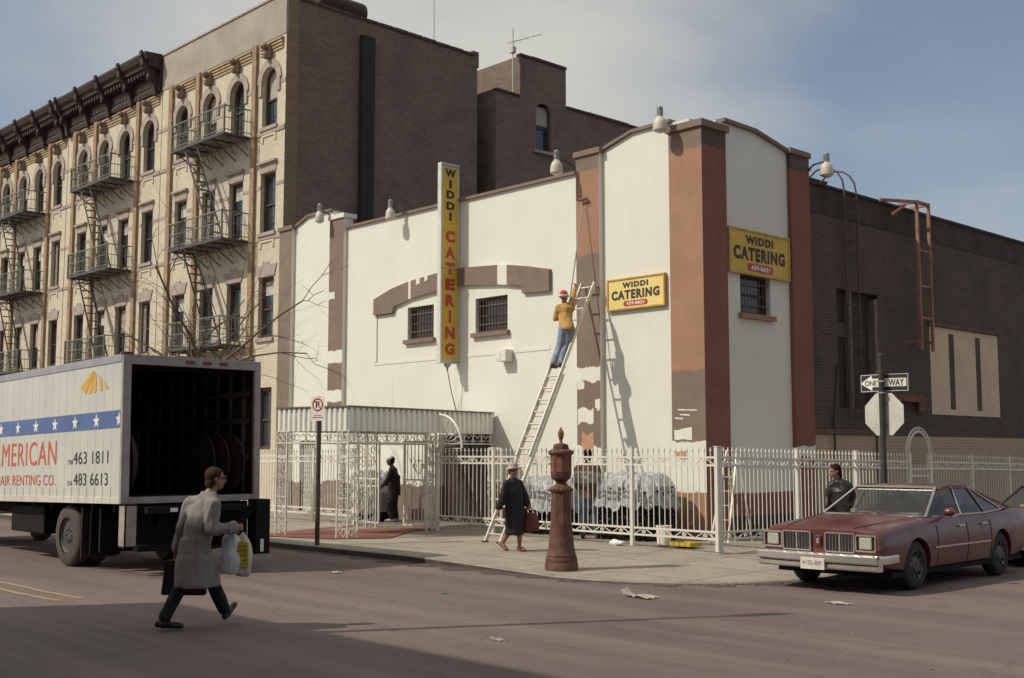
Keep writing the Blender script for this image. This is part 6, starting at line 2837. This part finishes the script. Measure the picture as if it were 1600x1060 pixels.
def bag(name, label, top, w, h, d, ax, mat, cat, seed, sub=None):
    """soft carrier bag hanging from the point top"""
    top = Vector(top)
    ax = Vector(ax).normalized()
    nb = Vector((-ax.y, ax.x, 0))
    bm = bmesh.new()
    secs = [(.02, .04, .02), (.06, .10, .03), (.18, .35, .5), (.30, .46, .8), (.6, .52, 1.0), (.9, .47, .95), (1.0, .38, .6)]
    eloft(bm, [(top - UPZ * h * t, w * a, d * .5 * b) for t, a, b in secs], ax, nb, 22)
    bmesh.ops.subdivide_edges(bm, edges=[e for e in bm.edges], cuts=2, use_grid_fill=True)
    roughen(bm, .018, 11, (1, 1, .7), seed)
    return bm


bm = bag('', '', mb + V(.225, .31, 1.05), .235, .48, .12, (.78, .55, 0), None, '', 1.)
single('carrier_bag', bm, M('white_polythene', (.66, .67, .72), .35, .05, 8), "thin white carrier bag hanging from the walking man's hand", 'bag', 'shopping bags of the walking man', 180, mb + V(.225, .31, .57))
YB = thing('carrier_bag', 'white bag with a yellow printed block hanging beside the plain white one', 'bag', mb + V(.40, .50, .52), 'shopping bags of the walking man')
bm = bag('', '', mb + V(.24, .33, 1.04), .20, .47, .12, (.78, .55, 0), None, '', 2.)
for v in bm.verts:
    v.co += V(.05, .075, -.02)
obj('bag', bm, M('translucent_bag', (.55, .52, .46), .4, .1, 8), YB, 180)
bm = bmesh.new()
c0_ = mb + V(.295, .41, .78)
axb = Vector((.78, .55, 0)).normalized()
nb = Vector((axb.y, -axb.x, 0))
c1_ = c0_ + nb * .070
prism(bm, [(-.085, -.14), (.085, -.13), (.08, .13), (-.07, .14)], lambda u, v: c1_ + axb * u + V(0, 0, v), lambda u, v: c1_ + axb * u + V(0, 0, v) - nb * .03)
obj('print', bm, M('bag_yellow', (.50, .38, .05), .5, .2, 9), YB)
bm = bmesh.new()
for z in (-.07, -.02, .03, .075):
    prism(bm, [(-.06, z), (.06, z + .01), (.06, z + .022), (0, z + .006), (-.06, z + .014)], lambda u, v: c1_ + axb * u + V(0, 0, v) + nb * .003, lambda u, v: c1_ + axb * u + V(0, 0, v))
obj('print_bands', bm, M('bag_print_dark', (.10, .08, .03), .6, .2), YB)
CS = thing('black_case', "long black case hanging behind the walking man's left leg", 'case', mb + V(-.34, .10, .28))
bm = bmesh.new()
cc = mb + V(-.30, .07, .50)
ca = Vector((.72, .69, 0)).normalized()
cn_ = Vector((-ca.y, ca.x, 0))
prism(bm, [(-.26, -.17), (.22, -.17), (.22, .20), (-.22, .20)], lambda u, v: cc + ca * u + V(0, 0, v) - cn_ * .05, lambda u, v: cc + ca * u + V(0, 0, v) + cn_ * .05)
bmesh.ops.bevel(bm, geom=bm.edges[:], offset=.012, segments=2, affect='EDGES')
obj('shell', bm, M('black_case_leather', (.012, .010, .010), .5, .2), CS)
bm = bmesh.new()
tube(bm, [cc + ca * -.07 + V(0, 0, .19), cc + ca * -.05 + V(0, 0, .25), cc + ca * .05 + V(0, 0, .25), cc + ca * .07 + V(0, 0, .19)], .010, 6)
obj('handle', bm, M('black_case_leather', (.012, .010, .010)), CS)

# -- woman in the hat
lb_ = (-15.297, 14.529, .103)
make_person('woman in a long black coat and pale brimmed hat walking past the fence', lb_,
            {'head': (0.046, -0.075, 1.421), 'neck': (0.015, -0.057, 1.275), 'chest': (0.009, -0.040, 1.102), 'pelvis': (0.000, 0.000, 0.749), 'shR': (0.010, -0.205, 1.20), 'shL': (0.005, 0.115, 1.20), 'elR': (-0.024, -0.271, 0.961), 'haR': (-0.058, -0.359, 0.734), 'elL': (0.032, 0.204, 0.96), 'haL': (0.16, 0.186, 0.80), 'hipR': (0.017, -0.080, 0.718), 'hipL': (-0.022, 0.084, 0.711), 'knR': (-0.062, -0.046, 0.396), 'anR': (-0.223, -0.077, 0.153), 'toeR': (-0.127, -0.075, 0.035), 'knL': (0.067, 0.060, 0.397), 'anL': (0.070, 0.056, 0.107), 'toeL': (0.205, 0.047, 0.033)},
            (.986, .17), (.92, -.38), SKIN_M,
            {'coat': (cloth('black_wool', (.016, .014, .016)), .30 + .103, .195, .16, (.0, 0, 0)), 'hat': (cloth('pale_hat_felt', (.42, .37, .31)), 'brim'), 'shoe': (M('red_brown_shoe', (.20, .05, .035), .4, .1),)},
            ((.12, .09, .07), .0))
HB = thing('handbag', "dark red handbag hanging from the walking woman's arm", 'handbag', Vector(lb_) + V(.2, .24, .36))
bm = bmesh.new()
eloft(bm, [(Vector(lb_) + V(.18, .24, z), a, b) for z, a, b in ((.36, .13, .05), (.40, .15, .065), (.52, .145, .06), (.66, .10, .03), (.68, .07, .015))], Vector((.72, .69, 0)).normalized(), Vector((-.69, .72, 0)).normalized(), 18)
roughen(bm, .008, 12)
obj('pouch', bm, M('dark_red_leather', (.12, .028, .022), .5, .2, 6), HB, 60)
bm = bmesh.new()
q = Vector(lb_) + V(.18, .24, .67)
a_ = Vector((.72, .69, 0)).normalized()
tube(bm, [q - a_ * .06, q - a_ * .05 + V(-.02, -.04, .13), q + a_ * .03 + V(-.02, -.05, .14), q + a_ * .06], .009, 6)
obj('strap', bm, M('pale_strap', (.5, .42, .35), .5, .1), HB)

# -- man in the doorway
make_person('man in dark clothes and a white cap standing in the gateway under the canopy', (-23.46, 18.14, .137),
            {'head': (0.027, -0.165, 1.515), 'neck': (0.045, -0.108, 1.365), 'chest': (0.057, -0.069, 1.169), 'pelvis': (0.000, 0.000, 0.779), 'shR': (-0.06, 0.034, 1.285), 'shL': (0.141, -0.220, 1.283), 'elR': (-0.081, 0.046, 1.018), 'haR': (-0.05, -0.188, 0.931), 'elL': (0.134, -0.328, 1.055), 'haL': (0.035, -0.424, 0.883), 'hipR': (-0.040, 0.037, 0.746), 'hipL': (0.041, -0.046, 0.750), 'knR': (-0.03, 0.028, 0.409), 'anR': (-0.028, 0.091, 0.092), 'toeR': (-0.106, -0.029, 0.035), 'knL': (-0.005, -0.173, 0.400), 'anL': (0.036, -0.117, 0.093), 'toeL': (-0.03, -0.256, 0.035)},
            (-.6, -.8), (-.85, -.5), SKIN_D,
            {'trousers': cloth('charcoal_trousers', (.025, .022, .026)), 'jacket': (cloth('black_jacket', (.014, .013, .016)), .12, .215, .15, .195, .15), 'hat': (cloth('white_cap', (.6, .57, .5)), 'cap'), 'shoe': M('white_trainers', (.6, .58, .54), .6, .1)},
            ((.012, .01, .01), 0), .010)
# -- worker behind the fence
make_person('dark haired man in a patched brown jacket and blue jeans standing behind the fence', (-16.20, 17.45, .128),
            {'head': (0.047, -0.062, 1.676), 'neck': (0.036, -0.052, 1.52), 'chest': (0.020, -0.036, 1.296), 'pelvis': (0.000, 0.000, 0.894), 'shR': (0.171, 0.060, 1.432), 'shL': (-0.121, -0.184, 1.432), 'elR': (0.237, 0.119, 1.160), 'haR': (0.159, 0.235, 0.932), 'elL': (-0.20, -0.199, 1.160), 'haL': (-0.237, -0.016, 0.941), 'hipR': (0.071, 0.049, 0.855), 'hipL': (-0.075, -0.054, 0.855), 'knR': (0.06, 0.138, 0.476), 'anR': (0.089, 0.157, 0.100), 'toeR': (0.0, 0.324, 0.033), 'knL': (-0.125, -0.01, 0.476), 'anL': (-0.129, -0.042, 0.100), 'toeL': (-0.245, 0.096, 0.033)},
            (-.45, .89), (-.3, .95), SKIN_D,
            {'trousers': cloth('blue_denim', (.10, .15, .24), .25, 5), 'jacket': (banded_paint('patched_jacket', [(0, (.10, .055, .035)), (1.12, (.34, .32, .28)), (1.34, (.11, .06, .04))], .12), .10, .19, .13), 'shoe': M('brown_boots', (.08, .04, .025), .6, .2)},
            ((.012, .010, .010), .03), .010)
# -- man in the leather jacket
make_person('balding man in a black leather jacket standing behind the maroon car by the side fence', (-11.026, 18.292, .10),
            {'head': (0.03, -0.162, 1.432), 'neck': (0.046, -0.091, 1.30), 'chest': (0.059, -0.037, 1.105), 'pelvis': (0.000, 0.000, 0.756), 'shR': (-0.085, -0.125, 1.185), 'shL': (0.195, 0.005, 1.185), 'elR': (-0.145, -0.143, 0.985), 'haR': (-0.102, -0.231, 0.765), 'elL': (0.244, 0.053, 0.985), 'haL': (0.215, -0.083, 0.767), 'hipR': (-0.069, -0.029, 0.721), 'hipL': (0.077, 0.032, 0.724), 'knR': (-0.079, -0.092, 0.400), 'anR': (-0.098, -0.042, 0.084), 'toeR': (-0.069, -0.231, 0.033), 'knL': (0.087, 0.019, 0.403), 'anL': (0.063, 0.076, 0.084), 'toeL': (0.108, -0.103, 0.033)},
            (-.25, -.97), (-.62, -.78), SKIN_M,
            {'trousers': cloth('grey_denim', (.26, .29, .33), .2, 5), 'jacket': (M('black_leather_jacket', (.020, .017, .016), .5, .3, 5, .004, 60), .07, .19, .15), 'shoe': M('black_leather', (.014, .012, .012))},
            ((.022, .016, .012), .035), .010, tilt=.25)
# -- painter on the ladder
pb = Vector((-17.259, 17.93, 3.55))
make_person('painter in an ochre sweater, jeans and red and white cap reaching up from the ladder', pb,
            {'head': (-0.124, 0.044, 1.641), 'neck': (-0.138, 0.077, 1.506), 'chest': (-0.124, 0.082, 1.326), 'pelvis': (0.000, 0.000, 0.966), 'shR': (-0.009, 0.164, 1.472), 'shL': (-0.239, -0.010, 1.424), 'elR': (-0.064, 0.293, 1.699), 'haR': (-0.109, 0.392, 1.907), 'elL': (-0.312, -0.023, 1.183), 'haL': (-0.226, 0.249, 1.244), 'hipR': (0.046, 0.072, 0.938), 'hipL': (-0.056, -0.051, 0.933), 'knR': (-0.011, -0.04, 0.564), 'anR': (0.060, -0.259, 0.180), 'toeR': (0.0, -0.075, 0.12), 'knL': (-0.083, -0.145, 0.549), 'anL': (-0.055, -0.367, 0.170), 'toeL': (-0.119, -0.184, 0.115)},
            (-.3, .95), (-.2, .98), SKIN_M,
            {'trousers': cloth('faded_denim', (.22, .27, .32), .35, 9), 'sweater': (cloth('ochre_sweater', (.46, .27, .08), .12, 5), .04, .165, .115), 'hat': (cloth('red_white_knit', (.55, .10, .08), .3, 18), 'knit'), 'shoe': M('brown_boots', (.08, .04, .025))},
            None, .010)
bm = bmesh.new()
e_ = pb + V(-.124, .044, 1.641)
tube(bm, [e_ + V(.094 * math.cos(a), .103 * math.sin(a), .025) for a in [i * math.pi / 10 for i in range(21)]], .024, 8, False)
PAINTER = [o for o in bpy.data.objects if o.get('label', '').startswith('painter in')][0]
obj('cap_band', bm, M('white_knit_band', (.66, .60, .55), .9, .1), PAINTER, 180)
RO = thing('paint_roller', "long handled paint roller held up against the half painted pilaster", 'paint roller', pb + V(-.24, .24, 1.1))
bm = bmesh.new()
ra, rb = pb + V(-.25, .26, 1.12), V(-17.66, 18.88, 7.36)
tube(bm, [ra, ra + (rb - ra) * .6], .016, 8)
tube(bm, [ra + (rb - ra) * .55, rb], .012, 8)
obj('pole', bm, M('grey_pole', (.34, .34, .34), .5, .1), RO)
bm = bmesh.new()
tube(bm, [rb, rb + V(.0, .0, .08), rb + V(.13, -.0, .1), rb + V(.13, 0, .16), rb + V(.10, 0, .16)], .007, 6)
obj('frame', bm, STEEL, RO)
bm = bmesh.new()
lathe(bm, [(.03, -.12), (.034, -.115), (.034, .115), (.03, .12)], 14, rb + V(0, .02, .16), 'X')
obj('roller_sleeve', bm, M('terracotta_nap', (.20, .08, .05), .9, .2), RO)

# ================================================================== litter on the road
papers = [((-9.95, 11.7), .34, 'largest white paper sheet lying on the road ahead of the alarm post'), ((-7.85, 12.99), .22, 'small flat white paper lying on the road in front of the maroon car'),
          ((-8.68, 8.02), .10, 'small white scrap lying on the road nearest the camera, right of the walking man'), ((-15.18, 10.61), .14, 'folded white paper lying on the road behind the walking man, near the kerb'),
          ((-12.0, 10.13), .07, 'greenish paper scrap lying on the road left of the largest sheet')]
for k, ((x, y), s, lab) in enumerate(papers):
    r = random.Random(k)
    bm = bmesh.new()
    n = 7
    g = [[bm.verts.new((x + (i / n - .5) * s * 1.6 + r.uniform(-.1, .1) * s, y + (j / n - .5) * s * .75 + r.uniform(-.06, .06) * s, .006 + abs(noise.noise(V(i * .35 + k * 7, j * .4, k))) * s * (.22 if k < 2 else .5) + (.22 * s if (i == 0 and k == 0) else 0))) for j in range(n)] for i in range(n)]
    for i in range(n - 1):
        for j in range(n - 1):
            bm.faces.new((g[i][j], g[i + 1][j], g[i + 1][j + 1], g[i][j + 1]))
    bmesh.ops.solidify(bm, geom=bm.faces[:], thickness=.0015)
    single('paper_litter', bm, M('litter_paper', (.66, .62, .53), .9, .1, 20) if k != 4 else M('green_litter', (.22, .32, .26), .8, .2), lab, 'litter', 'paper litter on the road', base=(x, y, .004))
bm = bmesh.new()
r = random.Random(9)
for k in range(260):
    t = r.random()
    i = r.randrange(12, 30)
    a, b = kerb_pts[min(i, len(kerb_pts) - 2)], kerb_pts[min(i, len(kerb_pts) - 2) + 1]
    x = a[0] + (b[0] - a[0]) * t + r.gauss(.10, .12)
    y = a[1] + (b[1] - a[1]) * t - abs(r.gauss(.05, .10))
    if k % 6 == 0:
        x, y = r.uniform(-17, -4), r.uniform(7.5, 13.2)
    if y > 20:
        continue
    s = r.uniform(.008, .026)
    z = slope_z(y) + .004
    ellipsoid(bm, (x, y, z), ((s, 0, 0), (0, s * r.uniform(.5, 1), 0), (0, 0, s * .4)), 6, 4)
o = struct('gutter_grit', bm, M('grit', (.20, .165, .13), .95, .5, 12))
o['kind'] = 'stuff'

# ================================================================== bare street tree behind the truck
tb_ = Vector((-26.6, 14.2, .1))
TREE = thing('bare_tree', 'bare leafless street tree with thin branches rising behind the truck', 'tree', tb_)
BARK = M('tree_bark', (.11, .075, .055), .9, .3, 6, .006, 30)
r = random.Random(5)
bm = bmesh.new()
tube(bm, [tb_, tb_ + V(.03, .02, 1.2), tb_ + V(-.04, .03, 2.4), tb_ + V(.0, .0, 3.7)], [.11, .085, .075, .06], 9)
obj('trunk', bm, BARK, TREE)
bm = bmesh.new()


def twig(p, d, ln, rad, depth):
    pts, rs = [p.copy()], [rad]
    q, dd = p.copy(), d.copy()
    n = 5
    for k in range(n):
        if q.x > -23.6:
            break
        dd = (dd + V(r.gauss(0, .2), r.gauss(0, .2), r.gauss(.0, .2))).normalized()
        q = q + dd * ln / n
        pts.append(q.copy())
        rs.append(rad * (1 - .55 * (k + 1) / n))
    if len(pts) < 2:
        return
    tube(bm, pts, rs, 5)
    n = len(pts) - 1
    if depth:
        for k in range(3):
            i = r.randrange(1, n + 1)
            a = dd.cross(V(r.gauss(0, 1), r.gauss(0, 1), r.gauss(0, 1))).normalized()
            nd = (dd * .75 + a * .65 + V(0, 0, .05)).normalized()
            twig(pts[i], nd, ln * r.uniform(.5, .75), rs[i] * .6, depth - 1)


fk = tb_ + V(0, 0, 3.6)
for d, ln, rad in (((.25, -.05, .95), 3.2, .045), ((.75, .1, .90), 3.5, .042), ((.9, .3, .55), 3.2, .036), ((-.6, -.1, .6), 2.8, .034), ((-.95, .1, .30), 2.8, .028), ((.05, .3, .95), 2.8, .03), ((-.2, -.2, .8), 2.2, .026), ((.9, -.1, .2), 3.0, .028), ((-.8, .3, .45), 2.8, .026), ((.6, .2, .6), 3.0, .03)):
    twig(fk + V(r.uniform(-.05, .05), r.uniform(-.05, .05), r.uniform(-.5, .1)), Vector(d).normalized(), ln, rad, 3)
obj('branches', bm, BARK, TREE)

# ================================================================== across the street, out of frame: what casts the foreground shade
bm = bmesh.new()
OPP = thing('corner_building', 'brick corner building across the street whose shade falls over the near roadway', 'building', (-7, -8, 0))
BXL, BXR, BYF, BH = -19.3, 14.0, -3.3, 11.8
ops = []
for k in range(12):
    for z in (1.0, 4.3, 7.6):
        ops.append((BXL + 1.2 + k * 2.7, BXL + 2.3 + k * 2.7, z, z + 1.8, False))
wall_faces(bm, lambda u, z, d: V(u, BYF - d, z), BXL, BXR, 0, BH, ops, .2)
box(bm, BXL, BXR, -15, BYF - .25, 0, BH - .02)
obj('wall', bm, brick_mat('red_brick', (.18, .08, .055), (.22, .10, .065), (.2, .17, .14)), OPP)
bm = bmesh.new()
for o_ in ops:
    box(bm, o_[0], o_[1], BYF - .2, BYF - .16, o_[2], o_[3])
obj('window_glass', bm, PANED, OPP)
bm = bmesh.new()
for a, b, c, d in ((-90, 60, BYF - 8, 2.8),):
    box(bm, a, b, c, d, -.05, .13, .02)
struct('near_pavement', bm, PAVE)
SLP = Vector((-12.9, 2.3, .13))
SL = thing('street_lamp', 'tall street lamp on the near pavement whose shadow crosses the road', 'street lamp', SLP)
bm = bmesh.new()
tube(bm, [SLP, SLP + V(0, 0, 9.2)], [.09, .055], 12)
lathe(bm, [(.16, 0), (.16, .5), (.1, .6)], 12, SLP)
obj('pole', bm, STEEL, SL)
bm = bmesh.new()
tube(bm, [SLP + V(0, 0, 9.1), SLP + V(.06, .12, 9.3), SLP + V(.25, .48, 9.36)], [.05, .045, .04], 8)
obj('arm', bm, STEEL, SL)
bm = bmesh.new()
ellipsoid(bm, SLP + V(.42, .82, 9.34), ((.10, -.05, 0), (.19, .38, 0), (0, 0, .11)), 14, 8)
obj('lamp_head', bm, STEEL, SL, 60)
